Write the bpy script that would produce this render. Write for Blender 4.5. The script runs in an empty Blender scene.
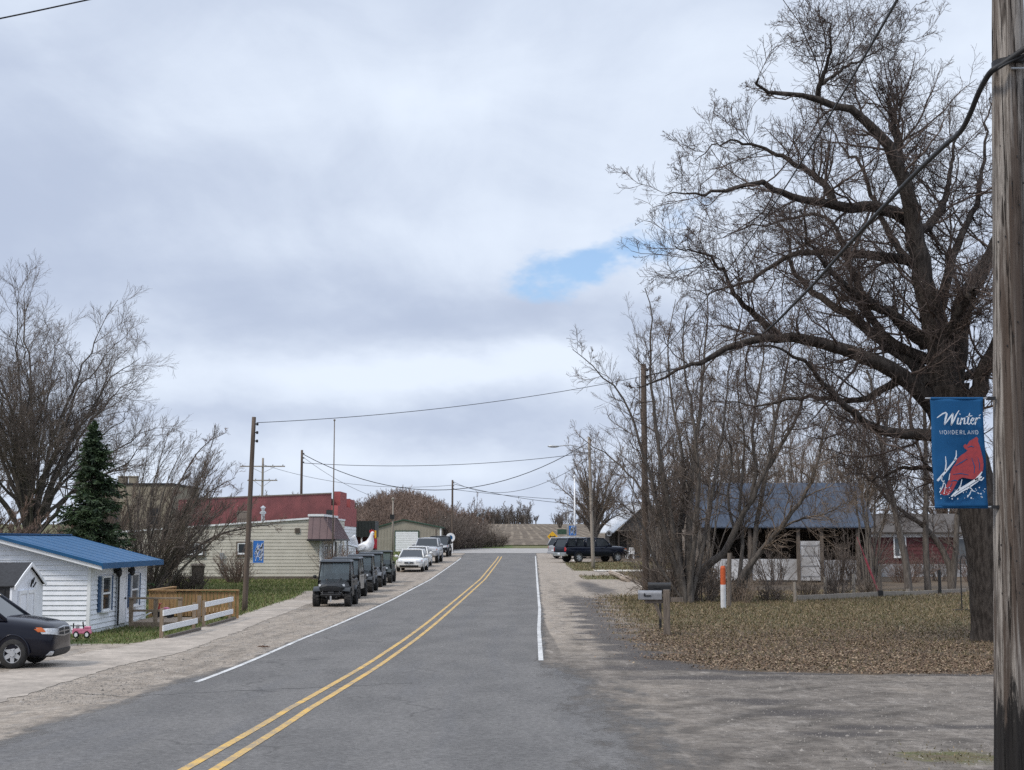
import bpy, bmesh, math, random
import numpy as np
from mathutils import Vector, Matrix

R = math.radians
sc = bpy.context.scene
col = sc.collection
random.seed(11)
rng = np.random.default_rng(11)

# ------------------------------------------------------------------ camera
FPX, CX, CY, YH, EYE = 1400.0, 512.0, 385.0, 540.0, 1.65
PITCH = math.atan((YH - CY) / FPX)
cam_d = bpy.data.cameras.new('camera')
cam_d.sensor_width = 36.0
cam_d.lens = 36.0 * FPX / 1024.0
cam_d.clip_start, cam_d.clip_end = 0.1, 6000
cam = bpy.data.objects.new('camera', cam_d)
sc.render.engine = "CYCLES"
cam.location = (0, 0, EYE)
cam.rotation_euler = (math.pi / 2 + PITCH, 0, 0)
col.objects.link(cam)
sc.camera = cam

# ------------------------------------------------------------------ sky, sun, exposure
SUN_EL, SUN_DIR = R(48), (-0.75, -0.55)
SUN_ROT = math.atan2(SUN_DIR[0], SUN_DIR[1])
sun_d = bpy.data.lights.new('sun', 'SUN')
sun_d.energy, sun_d.angle, sun_d.color = 2.0, R(11), (1.0, 0.915, 0.80)
sun = bpy.data.objects.new('sun', sun_d)
h = math.hypot(*SUN_DIR)
sd = Vector((SUN_DIR[0] / h * math.cos(SUN_EL), SUN_DIR[1] / h * math.cos(SUN_EL), math.sin(SUN_EL)))
sun.rotation_euler = (-sd).to_track_quat('-Z', 'Y').to_euler()
col.objects.link(sun)
sc.view_settings.view_transform = 'Standard'
sc.view_settings.look = 'None'
sc.view_settings.exposure = 0.20
sc.view_settings.gamma = 1.0
sc.cycles.use_denoising = False
sc.cycles.denoising_prefilter = "ACCURATE"


class NT:
    """a small wrapper that makes node trees short to write"""
    def __init__(s, nt):
        s.nt = nt
        nt.nodes.clear()

    def n(s, t, **kw):
        nd = s.nt.nodes.new(t)
        ins = kw.pop('ins', {})
        for k, v in kw.items():
            setattr(nd, k, v)
        for k, v in ins.items():
            s.set(nd, k, v)
        return nd

    def set(s, nd, k, v):
        sock = nd.inputs[k]
        if isinstance(v, bpy.types.NodeSocket):
            s.nt.links.new(v, sock)
        else:
            sock.default_value = v

    def m(s, op, a, b=0.0, c=None, clamp=False):
        nd = s.n('ShaderNodeMath', operation=op, use_clamp=clamp)
        s.set(nd, 0, a); s.set(nd, 1, b)
        if c is not None: s.set(nd, 2, c)
        return nd.outputs[0]

    def mix(s, f, a, b, bt='MIX'):
        nd = s.n('ShaderNodeMix', data_type='RGBA', blend_type=bt)
        for sock, v in ((nd.inputs[0], f), (nd.inputs[6], a), (nd.inputs[7], b)):
            if isinstance(v, bpy.types.NodeSocket): s.nt.links.new(v, sock)
            else: sock.default_value = v if not isinstance(v, tuple) else (*v[:3], 1)
        return nd.outputs[2]

    def noise(s, vec, scale, detail=5, rough=.55, dist=0.0, col=False):
        nd = s.n('ShaderNodeTexNoise', ins={'Scale': scale, 'Detail': detail, 'Roughness': rough, 'Distortion': dist})
        if vec is not None: s.nt.links.new(vec, nd.inputs['Vector'])
        return nd.outputs[1 if col else 0]

    def grain(s, P, scale, k, rough=.82):
        """a grey gain whose speckle shows at every distance"""
        n = s.noise(P, scale, 13, rough)
        v = s.m('MAXIMUM', s.m('MULTIPLY_ADD', s.m('SUBTRACT', n, .5), k, 1.0), .12)
        return s.n('ShaderNodeCombineColor', ins={0: v, 1: v, 2: v}).outputs[0]

    def ss(s, v, lo, hi):
        nd = s.n('ShaderNodeMapRange', interpolation_type='SMOOTHSTEP')
        s.set(nd, 0, v); s.set(nd, 1, lo); s.set(nd, 2, hi)
        return nd.outputs[0]

    def mp(s, vec, scale=(1, 1, 1), loc=(0, 0, 0), rot=(0, 0, 0)):
        nd = s.n('ShaderNodeMapping')
        s.nt.links.new(vec, nd.inputs[0])
        nd.inputs['Scale'].default_value = scale
        nd.inputs['Location'].default_value = loc
        nd.inputs['Rotation'].default_value = rot
        return nd.outputs[0]


world = bpy.data.worlds.new("World")
sc.world = world
world.use_nodes = True
w = NT(world.node_tree)
tc = w.n('ShaderNodeTexCoord').outputs['Generated']
sep = w.n('ShaderNodeSeparateXYZ'); w.set(sep, 0, tc)
dx, dy, dz = sep.outputs
zz = w.m('ADD', w.m('MAXIMUM', dz, 0.0), 0.34)
cu, cv = w.m('DIVIDE', dx, zz), w.m('DIVIDE', dy, zz)
cmb = w.n('ShaderNodeCombineXYZ'); w.set(cmb, 0, cu); w.set(cmb, 1, cv)
cp = cmb.outputs[0]
n1 = w.noise(w.mp(cp, (1.0, .55, 1), (3.7, 1.2, 0)), 1.9, 8, .55, .5)
n2 = w.noise(w.mp(tc, (1.0, 1.0, 1.9), (8.1, 4.4, 2)), 6.5, 8, .56, .4)
# cloud tone: broad soft greys with paler lit areas, and the deck's own large masses by direction
yy = w.m('MAXIMUM', dy, 0.05)
wp = w.noise(w.mp(tc, (1, 1, 2.2)), 5.5, 5, .6, col=True)
wsep = w.n('ShaderNodeSeparateColor'); w.set(wsep, 0, wp)
su = w.m('ADD', w.m('DIVIDE', dx, yy), w.m('MULTIPLY_ADD', wsep.outputs[0], .20, -.10))
sv = w.m('ADD', w.m('DIVIDE', dz, yy), w.m('MULTIPLY_ADD', wsep.outputs[1], .07, -.035))
mass = 0.5
for (bx, by, rx, ry, am) in ((60, 195, 150, 55, -.30), (330, 312, 230, 30, -.36), (520, 305, 80, 26, -.22), (170, 265, 190, 28, -.20), (330, 425, 380, 16, -.30), (90, 300, 120, 26, -.16), (640, 310, 120, 30, -.10),
                             (400, 70, 240, 60, .22), (440, 372, 130, 20, .62), (540, 352, 70, 16, .30), (640, 170, 150, 60, .20), (210, 375, 110, 22, .22), (430, 235, 150, 36, .18), (880, 60, 260, 90, .26), (300, 470, 400, 14, .16), (60, 60, 120, 40, -.05)):
    q1 = w.m('MULTIPLY', w.m('SUBTRACT', su, (bx - CX) / FPX), FPX / rx)
    q2 = w.m('MULTIPLY', w.m('SUBTRACT', sv, (YH - by) / FPX), FPX / ry)
    ex = w.m('POWER', 2.71828, w.m('MULTIPLY', w.m('ADD', w.m('MULTIPLY', q1, q1), w.m('MULTIPLY', q2, q2)), -1.0))
    mass = w.m('MULTIPLY_ADD', ex, am, mass)
tone = w.m('ADD', w.m('MULTIPLY', n1, 0.6), w.m('MULTIPLY', n2, 0.4))
tone = w.m('ADD', mass, w.m('MULTIPLY', w.m('SUBTRACT', tone, .5), 2.0), clamp=True)
tone = w.ss(tone, .0, 1.0)
ccol = w.mix(tone, (0.440, 0.508, 0.650), (0.715, 0.790, 0.905))
# an overcast sky is brightest overhead
zen = w.m('MULTIPLY_ADD', w.ss(dz, .38, .95), 1.05, 1.0)
# a gap in the deck, low and just right of the road's direction
gu = w.m('SUBTRACT', w.m('DIVIDE', dx, yy), 0.058)
gv = w.m('SUBTRACT', w.m('DIVIDE', dz, yy), 0.203)
ru = w.m('DIVIDE', w.m('SUBTRACT', w.m('MULTIPLY', gu, .97), w.m('MULTIPLY', gv, .10)), 0.054)
rv = w.m('DIVIDE', w.m('SUBTRACT', gv, w.m('MULTIPLY', gu, .26)), 0.021)
gd = w.m('SQRT', w.m('ADD', w.m('MULTIPLY', ru, ru), w.m('MULTIPLY', rv, rv)))
gn = w.noise(w.mp(tc, (1, 1, 1.8)), 11, 5, .6)
gap = w.m('SUBTRACT', 1.0, w.ss(w.m('ADD', gd, w.m('MULTIPLY', w.m('SUBTRACT', gn, .5), 3.6)), 0.45, 1.15))
gap = w.m('MULTIPLY', gap, 0.9)
sky = w.n('ShaderNodeTexSky', sky_type='NISHITA', sun_disc=False, sun_elevation=SUN_EL, sun_rotation=SUN_ROT, ozone_density=4.0)
bg1 = w.n('ShaderNodeBackground', ins={0: sky.outputs[0], 1: 0.15})
bg2 = w.n('ShaderNodeBackground', ins={0: ccol, 1: zen})
mx = w.n('ShaderNodeMixShader', ins={0: w.m('SUBTRACT', 1.0, gap), 1: bg1.outputs[0], 2: bg2.outputs[0]})
w.n('ShaderNodeOutputWorld', ins={0: mx.outputs[0]})

# ------------------------------------------------------------------ terrain height and pixel -> ground
_gy = np.array([-80, 0, 12.7, 19, 27.5, 42, 58, 80, 100, 117, 135, 150, 200, 260, 330, 390, 450, 600, 1600.])
_gz = np.array([0.1, 0, -.42, -.64, -.77, -.82, -.78, -.58, -.28, -.02, .42, .9, 2.0, 3.3, 4.8, 6.0, 6.2, 4.0, 2.0])
_fy = np.arange(-80, 1600, 0.5)
_fz = np.interp(_fy, _gy, _gz)
_k = np.hanning(17); _k /= _k.sum()
_fz = np.convolve(np.pad(_fz, 8, mode='edge'), _k, mode='valid')


def g(y):
    return float(np.interp(y, _fy, _fz))


def ray(px, py):
    u, v = (px - CX) / FPX, (CY - py) / FPX
    c, s = math.cos(PITCH), math.sin(PITCH)
    return Vector((u, c - v * s, s + v * c))


def at_y(px, py, Y):
    d = ray(px, py)
    t = Y / d.y
    return Vector((d.x * t, Y, EYE + d.z * t))


def at(px, py):
    d = ray(px, py)
    Y = 4.0
    while Y < 600:
        t = Y / d.y
        if EYE + d.z * t <= g(Y): break
        Y += 0.05
    t = Y / d.y
    return Vector((d.x * t, Y, g(Y)))


def edge(pts):
    """pixel polyline on the ground -> X as a function of Y"""
    q = sorted([(p.y, p.x) for p in (at(*a) for a in pts)])
    ys, xs = np.array([a for a, _ in q]), np.array([b for _, b in q])
    s0 = 0.0
    s1 = (xs[-1] - xs[-2]) / max(ys[-1] - ys[-2], .1)
    def f(Y):
        Y = np.asarray(Y, float)
        x = np.interp(Y, ys, xs)
        return np.where(Y > ys[-1], xs[-1] + s1 * 0.5 * (Y - ys[-1]), x)
    return f


# ------------------------------------------------------------------ materials
MATS = {}


def mat(name, c1, c2=None, scale=6.0, rough=.75, bump=0.0, stretch=(1, 1, 1), metal=0.0, spec=.4, detail=6, lo=.35, hi=.65,
        island=0.0, coat=0.0, bscale=None, dirt=None):
    m = bpy.data.materials.new(name); m.use_nodes = True
    t = NT(m.node_tree)
    tc = t.n('ShaderNodeTexCoord').outputs['Object']
    v = t.mp(tc, stretch)
    n = t.noise(v, scale, detail, .6)
    f = t.ss(n, lo, hi)
    if c2 is None: c2 = tuple(x * .78 for x in c1)
    c = t.mix(f, c2, c1)
    if dirt:
        n2 = t.noise(tc, scale * .27, 4, .6)
        c = t.mix(t.m('MULTIPLY', t.ss(n2, .5, .72), dirt[3]), c, tuple(dirt[:3]))
    if island:
        gi = t.n('ShaderNodeNewGeometry').outputs['Random Per Island']
        c = t.mix(1.0, c, t.n('ShaderNodeCombineColor', ins={0: t.m('MULTIPLY_ADD', gi, island, 1 - island / 2), 1: t.m('MULTIPLY_ADD', gi, island, 1 - island / 2), 2: t.m('MULTIPLY_ADD', gi, island, 1 - island / 2)}).outputs[0], 'MULTIPLY')
    b = t.n('ShaderNodeBsdfPrincipled', ins={'Base Color': c, 'Roughness': rough, 'Metallic': metal, 'Specular IOR Level': spec, 'Coat Weight': coat})
    if bump:
        nb = t.noise(v, bscale or scale * 2.0, 5, .6)
        bp = t.n('ShaderNodeBump', ins={'Strength': min(1, bump), 'Distance': 0.03, 'Height': nb})
        t.set(b, 'Normal', bp.outputs[0])
    t.n('ShaderNodeOutputMaterial', ins={0: b.outputs[0]})
    MATS[name] = m
    return m


def glass_mat(name, c=(0.014, 0.018, 0.022), rough=.06):
    m = bpy.data.materials.new(name); m.use_nodes = True
    t = NT(m.node_tree)
    b = t.n('ShaderNodeBsdfPrincipled', ins={'Base Color': (*c, 1), 'Roughness': rough, 'Specular IOR Level': .45})
    t.n('ShaderNodeOutputMaterial', ins={0: b.outputs[0]})
    return m


# ------------------------------------------------------------------ mesh helpers
def mesh_np(name, V, F, mats, fm=None, smooth=False):
    """V (n,3); F (m,k) of equal-sided faces"""
    me = bpy.data.meshes.new(name)
    V = np.asarray(V, np.float32); F = np.asarray(F, np.int32)
    me.vertices.add(len(V)); me.vertices.foreach_set('co', V.ravel())
    k = F.shape[1]
    me.loops.add(F.size); me.loops.foreach_set('vertex_index', F.ravel())
    me.polygons.add(len(F))
    me.polygons.foreach_set('loop_start', np.arange(0, F.size, k, dtype=np.int32))
    me.polygons.foreach_set('loop_total', np.full(len(F), k, np.int32))
    if smooth: me.polygons.foreach_set('use_smooth', np.ones(len(F), bool))
    if fm is not None: me.polygons.foreach_set('material_index', np.asarray(fm, np.int32))
    for m in (mats if isinstance(mats, (list, tuple)) else [mats]): me.materials.append(m)
    me.update(calc_edges=True); me.validate()
    return me


def link(name, me, parent=None, loc=(0, 0, 0), rz=0.0):
    o = bpy.data.objects.new(name, me)
    col.objects.link(o)
    if parent is not None: o.parent = parent
    o.location = loc; o.rotation_euler = (0, 0, rz)
    return o


def tag(o, label=None, cat=None, group=None, kind=None):
    if label: o['label'] = label
    if cat: o['category'] = cat
    if group: o['group'] = group
    if kind: o['kind'] = kind
    return o


def empty(name, loc, rz=0, label=None, cat=None, group=None):
    o = bpy.data.objects.new(name, None)
    col.objects.link(o)
    o.location = loc; o.rotation_euler = (0, 0, rz); o.empty_display_size = .3
    return tag(o, label, cat, group)


def children(o): return [c for c in bpy.data.objects if c.parent == o]


def copy_tree(o, parent=None):
    c = o.copy(); col.objects.link(c)
    if parent is not None: c.parent = parent
    for ch in list(o.children): copy_tree(ch, c)
    return c


class MB:
    def __init__(s): s.v = []; s.f = []; s.M = Matrix()

    def add(s, vs, fs):
        b = len(s.v)
        s.v += [tuple(s.M @ Vector(p)) for p in vs]
        s.f += [tuple(b + i for i in q) for q in fs]
        return s

    def box(s, x0, x1, y0, y1, z0, z1):
        return s.add([(x0, y0, z0), (x1, y0, z0), (x1, y1, z0), (x0, y1, z0), (x0, y0, z1), (x1, y0, z1), (x1, y1, z1), (x0, y1, z1)],
                     [(3, 2, 1, 0), (4, 5, 6, 7), (0, 1, 5, 4), (1, 2, 6, 5), (2, 3, 7, 6), (3, 0, 4, 7)])

    def hexa(s, lo, hi):
        """lo, hi: four corners each, same winding seen from above (counter-clockwise)"""
        return s.add(list(lo) + list(hi), [(3, 2, 1, 0), (4, 5, 6, 7), (0, 1, 5, 4), (1, 2, 6, 5), (2, 3, 7, 6), (3, 0, 4, 7)])

    def poly(s, pts, thick, axis):
        """extrude a planar polygon by the vector axis*thick"""
        a = Vector(axis) * thick
        n = len(pts)
        lo = [Vector(p) for p in pts]; hi = [p + a for p in lo]
        return s.add(lo + hi, [tuple(range(n))[::-1], tuple(range(n, 2 * n))] + [(i, (i + 1) % n, n + (i + 1) % n, n + i) for i in range(n)])

    def tube(s, pts, rad, sides=8, cap=True):
        pts = [Vector(p) for p in pts]
        n = len(pts)
        if not hasattr(rad, '__len__'): rad = [rad] * n
        T = (pts[-1] - pts[0]).normalized() if (pts[-1] - pts[0]).length > 1e-6 else Vector((0, 0, 1))
        ref = Vector((1, 0, 0)) if abs(T.x) < .8 else Vector((0, 1, 0))
        vs = []
        for i, p in enumerate(pts):
            t = (pts[min(i + 1, n - 1)] - pts[max(i - 1, 0)]).normalized()
            u = t.cross(ref)
            if u.length < 1e-4: u = t.cross(Vector((0, .7, .7)))
            u.normalize(); v = t.cross(u)
            for k in range(sides):
                a = 2 * math.pi * k / sides
                vs.append(p + (u * math.cos(a) + v * math.sin(a)) * rad[i])
        fs = [(i * sides + k, i * sides + (k + 1) % sides, (i + 1) * sides + (k + 1) % sides, (i + 1) * sides + k) for i in range(n - 1) for k in range(sides)]
        if cap: fs += [tuple(range(sides))[::-1], tuple(range((n - 1) * sides, n * sides))]
        return s.add(vs, fs)

    def lathe(s, prof, sides=20, axis='z', c=(0, 0, 0), ring=False):
        vs = []; fs = []
        if ring: prof = list(prof) + [prof[0]]
        n = len(prof)
        for (r, z) in prof:
            for k in range(sides):
                a = 2 * math.pi * k / sides
                p = (r * math.cos(a), r * math.sin(a), z)
                if axis == 'y': p = (p[0], p[2], p[1])
                if axis == 'x': p = (p[2], p[0], p[1])
                vs.append((p[0] + c[0], p[1] + c[1], p[2] + c[2]))
        for i in range(n - 1):
            for k in range(sides):
                fs.append((i * sides + k, i * sides + (k + 1) % sides, (i + 1) * sides + (k + 1) % sides, (i + 1) * sides + k))
        if not ring and prof[0][0] > 1e-5: fs.append(tuple(range(sides))[::-1])
        if not ring and prof[-1][0] > 1e-5: fs.append(tuple(range((n - 1) * sides, n * sides)))
        return s.add(vs, fs)

    def loft(s, rings, cap=True):
        n = len(rings[0]); vs = [p for r in rings for p in r]
        fs = [(i * n + k, i * n + (k + 1) % n, (i + 1) * n + (k + 1) % n, (i + 1) * n + k) for i in range(len(rings) - 1) for k in range(n)]
        if cap: fs += [tuple(range(n))[::-1], tuple(range((len(rings) - 1) * n, len(rings) * n))]
        return s.add(vs, fs)

    def ellipsoid(s, c, r, nu=14, nv=8, rot=None):
        prof = [(max(1e-4, math.sin(math.pi * i / nv)), -math.cos(math.pi * i / nv)) for i in range(nv + 1)]
        old = s.M
        L = Matrix.Translation(c)
        if rot is not None: L = L @ rot
        s.M = old @ L @ Matrix.Diagonal((r[0], r[1], r[2], 1))
        s.lathe(prof, nu)
        s.M = old
        return s

    def build(s, name, m, parent=None, smooth=False, bevel=0.0, seg=2, loc=(0, 0, 0), rz=0, fix=True):
        me = bpy.data.meshes.new(name)
        me.from_pydata(s.v, [], s.f)
        if fix:
            bm = bmesh.new(); bm.from_mesh(me)
            bmesh.ops.recalc_face_normals(bm, faces=bm.faces)
            bm.to_mesh(me); bm.free()
        for q in (m if isinstance(m, (list, tuple)) else [m]): me.materials.append(q)
        if smooth:
            for p in me.polygons: p.use_smooth = True
        me.update()
        o = link(name, me, parent, loc, rz)
        if bevel:
            b = o.modifiers.new('bevel', 'BEVEL'); b.width = bevel; b.segments = seg; b.limit_method = 'ANGLE'; b.angle_limit = R(40)
        return o


def smooth_by_angle(o, ang=40):
    me = o.data
    for p in me.polygons: p.use_smooth = True
    bm = bmesh.new(); bm.from_mesh(me)
    for e in bm.edges:
        if len(e.link_faces) == 2 and e.calc_face_angle(0) > R(ang): e.smooth = False
    bm.to_mesh(me); bm.free()
    return o


def boolean_cut(o, cutter_mb):
    c = cutter_mb.build('cutter', o.data.materials[0])
    md = o.modifiers.new('cut', 'BOOLEAN'); md.object = c; md.operation = 'DIFFERENCE'; md.solver = 'EXACT'
    dg = bpy.context.evaluated_depsgraph_get(); dg.update()
    me = bpy.data.meshes.new_from_object(o.evaluated_get(dg))
    o.modifiers.remove(md)
    o.data = me
    cm = c.data
    bpy.data.objects.remove(c); bpy.data.meshes.remove(cm)
    return o


def lettering(name, text, size, m, parent, loc, rot=(math.pi / 2, 0, 0), spacing=1.0, extrude=.002, shear=0.0):
    cu = bpy.data.curves.new(name, 'FONT')
    cu.body = text; cu.size = size; cu.align_x = 'CENTER'; cu.align_y = 'CENTER'; cu.extrude = extrude; cu.space_character = spacing; cu.shear = shear
    t = bpy.data.objects.new(name, cu); col.objects.link(t)
    dg = bpy.context.evaluated_depsgraph_get(); dg.update()
    me = bpy.data.meshes.new_from_object(t.evaluated_get(dg))
    bpy.data.objects.remove(t)
    me.materials.clear(); me.materials.append(m)
    o = link(name, me, parent, loc); o.rotation_euler = rot
    return o
# ------------------------------------------------------------------ edges measured on the photograph's ground
E_LW = edge([(196, 683), (300, 640), (371, 610), (409, 591), (430, 580), (461, 558)])          # left white line
E_RW = edge([(541, 661), (538.9, 630), (539.6, 609), (537.5, 585), (535.5, 556)])               # right white line
E_YL = edge([(202, 769), (299, 709.5), (410, 640), (459, 600), (483, 579), (500.5, 556)])        # centre line
E_GL = edge([(68, 655), (117, 648), (163, 638), (235, 618), (284, 601), (304, 597)])            # sidewalk / lawn
E_SW = edge([(0, 703), (107, 669), (183, 652), (235, 633), (262, 622), (304, 606)])             # sidewalk / shoulder
E_YD = edge([(585, 590), (584.6, 600), (587.6, 612), (608.5, 638.6), (647, 662.5), (707, 670), (761, 674.5), (1010, 677)])


def f_la(Y):   # left edge of the asphalt
    Y = np.asarray(Y, float)
    return E_LW(Y) - 0.25 - .55 * smst(29 - Y, 0, 5)


def f_ra(Y):   # right edge of the asphalt
    Y = np.asarray(Y, float)
    return E_RW(Y) + 0.22 + 1.5 * smst(30 - Y, 0, 7)


def smst(x, a, b):
    q = np.clip((x - a) / (b - a), 0, 1)
    return q * q * (3 - 2 * q)


GREEN1, GREEN2, STRAW = (0.070, 0.085, 0.028), (0.115, 0.110, 0.050), (0.20, 0.155, 0.09)


def ground_material():
    m = bpy.data.materials.new('ground_soil'); m.use_nodes = True
    t = NT(m.node_tree)
    P = t.n('ShaderNodeTexCoord').outputs['Object']
    at_ = lambda n: t.n('ShaderNodeAttribute', attribute_name=n).outputs['Fac']
    fine = t.noise(P, 26, 4, .7)
    spk = t.noise(P, 75, 3, .75)
    mid = t.noise(P, 2.2, 6, .62)
    big = t.noise(P, .5, 5, .6)
    strk = t.noise(t.mp(P, (1, .22, 1)), 4.5, 6, .65)
    strx = t.noise(t.mp(P, (.16, 1, 1)), 4.0, 6, .65)
    pale = t.mix(t.ss(mid, .3, .7), (0.240, 0.203, 0.166), (0.310, 0.268, 0.224))
    pale = t.mix(t.m('MULTIPLY', t.ss(strk, .5, .72), .75), pale, (0.20, 0.185, 0.17))
    grey = t.mix(t.ss(mid, .3, .7), (0.114, 0.098, 0.083), (0.180, 0.158, 0.136))
    grey = t.mix(t.m('MULTIPLY', t.ss(strx, .48, .72), .28), grey, (0.115, 0.105, 0.100))
    grey = t.mix(t.m('MULTIPLY', t.ss(strk, .52, .70), .45), grey, (0.30, 0.27, 0.24))
    c = t.mix(t.ss(t.m('ADD', at_('pale'), t.m('MULTIPLY_ADD', big, .7, -.35)), .3, .7), grey, pale)
    gc = t.grain(P, 6.0, 5.0, .92)
    blot = t.noise(t.mp(P, (1, 1.6, 1)), .9, 8, .7)
    c = t.mix(t.m('MULTIPLY', t.ss(blot, .50, .68), .30), c, (0.090, 0.078, 0.067))
    c = t.mix(1.0, c, gc, 'MULTIPLY')
    rut = t.m('MULTIPLY_ADD', t.m('MULTIPLY', at_('rut'), t.ss(t.noise(P, .8, 4), .35, .6)), -.42, 1.0)
    c = t.mix(1.0, c, t.n('ShaderNodeCombineColor', ins={0: rut, 1: rut, 2: rut}).outputs[0], 'MULTIPLY')
    wet = t.ss(t.m('ADD', at_('wet'), t.m('MULTIPLY_ADD', t.noise(P, 1.6, 7, .68), 1.1, -.55)), .32, .78)
    c = t.mix(t.m('MULTIPLY', wet, .85), c, (0.050, 0.042, 0.038))
    gcol = t.mix(t.ss(mid, .3, .7), GREEN2, GREEN1)
    gcol = t.mix(t.m('MULTIPLY', t.ss(fine, .45, .68), t.m('MULTIPLY_ADD', at_('lush'), -.5, .7)), gcol, STRAW)
    gcol = t.mix(t.m('MULTIPLY', at_('lush'), .55), gcol, (0.075, 0.112, 0.026))
    ga = t.ss(t.m('ADD', at_('grass'), t.m('MULTIPLY_ADD', t.noise(P, 3.2, 7, .7), .8, -.4)), .38, .62)
    c = t.mix(ga, c, gcol)
    lcol = t.mix(t.ss(fine, .35, .65), (0.065, 0.047, 0.033), (0.130, 0.098, 0.066))
    lcol = t.mix(t.ss(spk, .6, .8), lcol, (0.25, 0.19, 0.13))
    la = t.ss(t.m('ADD', at_('leaf'), t.m('MULTIPLY_ADD', t.noise(P, 2.6, 7, .7), .9, -.45)), .32, .68)
    c = t.mix(la, c, lcol)
    b = t.n('ShaderNodeBsdfPrincipled', ins={'Base Color': c, 'Roughness': t.m('MULTIPLY_ADD', wet, -.25, .95), 'Specular IOR Level': .25})
    hgt = t.m('ADD', t.m('MULTIPLY', at_('rut'), -.5), t.m('MULTIPLY', fine, .5))
    hgt = t.m('ADD', hgt, t.m('ADD', t.m('MULTIPLY', spk, .35), t.m('MULTIPLY', mid, 1.2)))
    t.set(b, 'Normal', t.n('ShaderNodeBump', ins={'Strength': .55, 'Distance': .05, 'Height': hgt}).outputs[0])
    t.n('ShaderNodeOutputMaterial', ins={0: b.outputs[0]})
    return m


WETS = [(at(800, 713), 1.0, .5), (at(835, 734), .8, .35), (at(880, 728), .9, .3), (at(965, 727), 1.0, .25), (at(760, 702), .9, .45),
        (at(588, 585), .9, 4), (at(575, 600), .8, 3), (at(720, 678), 2.6, .45), (at(640, 668), 1.2, .6), (at(625, 578), 1.0, 3), (at(600, 590), 1.0, 4)]
GSPOT = at(955, 757)


def zone(X, Y):
    """grass, leaf, wet, pale weights at world X, Y"""
    el, es, ey = E_GL(Y), E_SW(Y), E_YD(Y)
    grass = np.zeros_like(X); leaf = np.zeros_like(X); wet = np.zeros_like(X); pale = np.zeros_like(X)
    left = X < -1
    # left verge and lawn
    lim = np.where(Y < 58, el, np.where(Y < 68, el - (Y - 58) * .12, -8.6))
    gl = smst(lim - X, -.15, .35) * smst(Y, 31.0, 33.0)
    drive = smst(X, -18, -10.2) * smst(36 - Y, 1.6, 3.2)
    drive = np.where((X < -10.9) & (Y < 35.5), 1, drive)
    gl = np.where(left, gl * (1 - drive), 0)
    pale = np.where(left, 1.0, 0)
    wet = np.where(left, .34 * np.exp(-((X - es) / .34) ** 2) * smst(Y, 20, 24) * smst(60 - Y, 0, 6), wet)
    # tyre-worn grey streak along the left shoulder
    wet = np.where(left, np.maximum(wet, .22 * np.exp(-((X - (es + E_LW(Y)) / 2) / .5) ** 2)), wet)
    # right: drive, shoulder, yard
    ey = ey + .28 * np.sin(Y * 2.3) + .18 * np.sin(Y * 5.3 + 1)
    yb = .22 * np.sin(X * 1.1) + .13 * np.sin(X * 2.9 + 2) + .08 * np.sin(X * 6.1)
    inyard = smst(X - ey, -.1, .6) * smst(Y + yb, 25.2, 26.2) * smst(62 - Y, -1.5, 1.5)
    loose = smst(X - ey, -1.1, .7) * smst(Y + yb, 24.0, 26.4) * smst(62 - Y, -1.5, 1.5)
    beyond = smst(Y, 60, 64) * smst(X, 6.2, 7.2)
    fade = smst(Y, 30, 50) * smst(X, ey + .3, ey + 2.0)
    right = X > 1
    gr = np.where(right, inyard * (0.42 + .36 * smst(Y, 30, 46)) * smst(X - ey, .0, 2.2), 0)
    lf = np.where(right, (.8 * inyard + .2 * loose) * (1.0 - .50 * smst(Y, 26.5, 44)), 0)
    lf = np.where(right, np.maximum(lf, .95 * beyond), lf)
    gr = np.maximum(gr, .45 * beyond)
    strip = right * smst(X, 3.6 + 0 * X, 4.6) * smst(Y, 92, 95) * smst(113 - Y, 0, 3)
    strip2 = right * smst(X, 3.4, 4.4) * smst(Y, 78, 81) * smst(88 - Y, 0, 3) * .62
    gr = np.maximum(gr, np.maximum(strip, strip2))
    lf = lf * (1 - .75 * np.exp(-((X - ey - .1) / .5) ** 2))
    lf = np.where(right & (Y > 92) & (Y < 114), 0, lf)
    pale = np.where(right, .24 + .72 * smst(Y, 28, 40), pale)
    pale = np.where(right & (X < 3.2) & (Y < 33), pale + .14 * np.exp(-((X - 1.9) / 1.1) ** 2) * smst(Y, 9, 22), pale)
    pale = np.where(right & (Y < 25.5) & (X > 6), .36, pale)
    wet = np.where(right, np.maximum(wet, np.maximum(.95 * np.exp(-((X - ey - .1) / .75) ** 2) * smst(Y, 24, 26) * smst(62 - Y, 0, 4), .95 * np.exp(-((Y + yb - 25.3) / .38) ** 2) * smst(X - ey, -1, .5))), wet)
    for p, rx, ry in WETS:
        wet = np.maximum(wet, .82 * np.exp(-((X - p.x) / rx) ** 2 - ((Y - p.y) / (ry * 1.6)) ** 2))
    gs = np.exp(-((X - GSPOT.x) / .75) ** 2 - ((Y - GSPOT.y) / .9) ** 2)
    gr = np.maximum(gr, gs * .66); lf = np.maximum(lf, gs * .5)
    grass = np.where(left, gl, gr); leaf = np.where(left, .12 * gl, lf)
    far = smst(Y, 138, 146)
    grass = np.maximum(grass, far * .8)
    grass = np.where((X < -9) & (Y > 66), np.maximum(grass, .85), grass)
    leaf = np.where((np.abs(X) > 30) & (Y > 60), .5, leaf)
    grass = np.where((np.abs(X) > 24) & (Y > 36), np.maximum(grass, .8), grass)
    return grass, leaf, wet, pale


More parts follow.
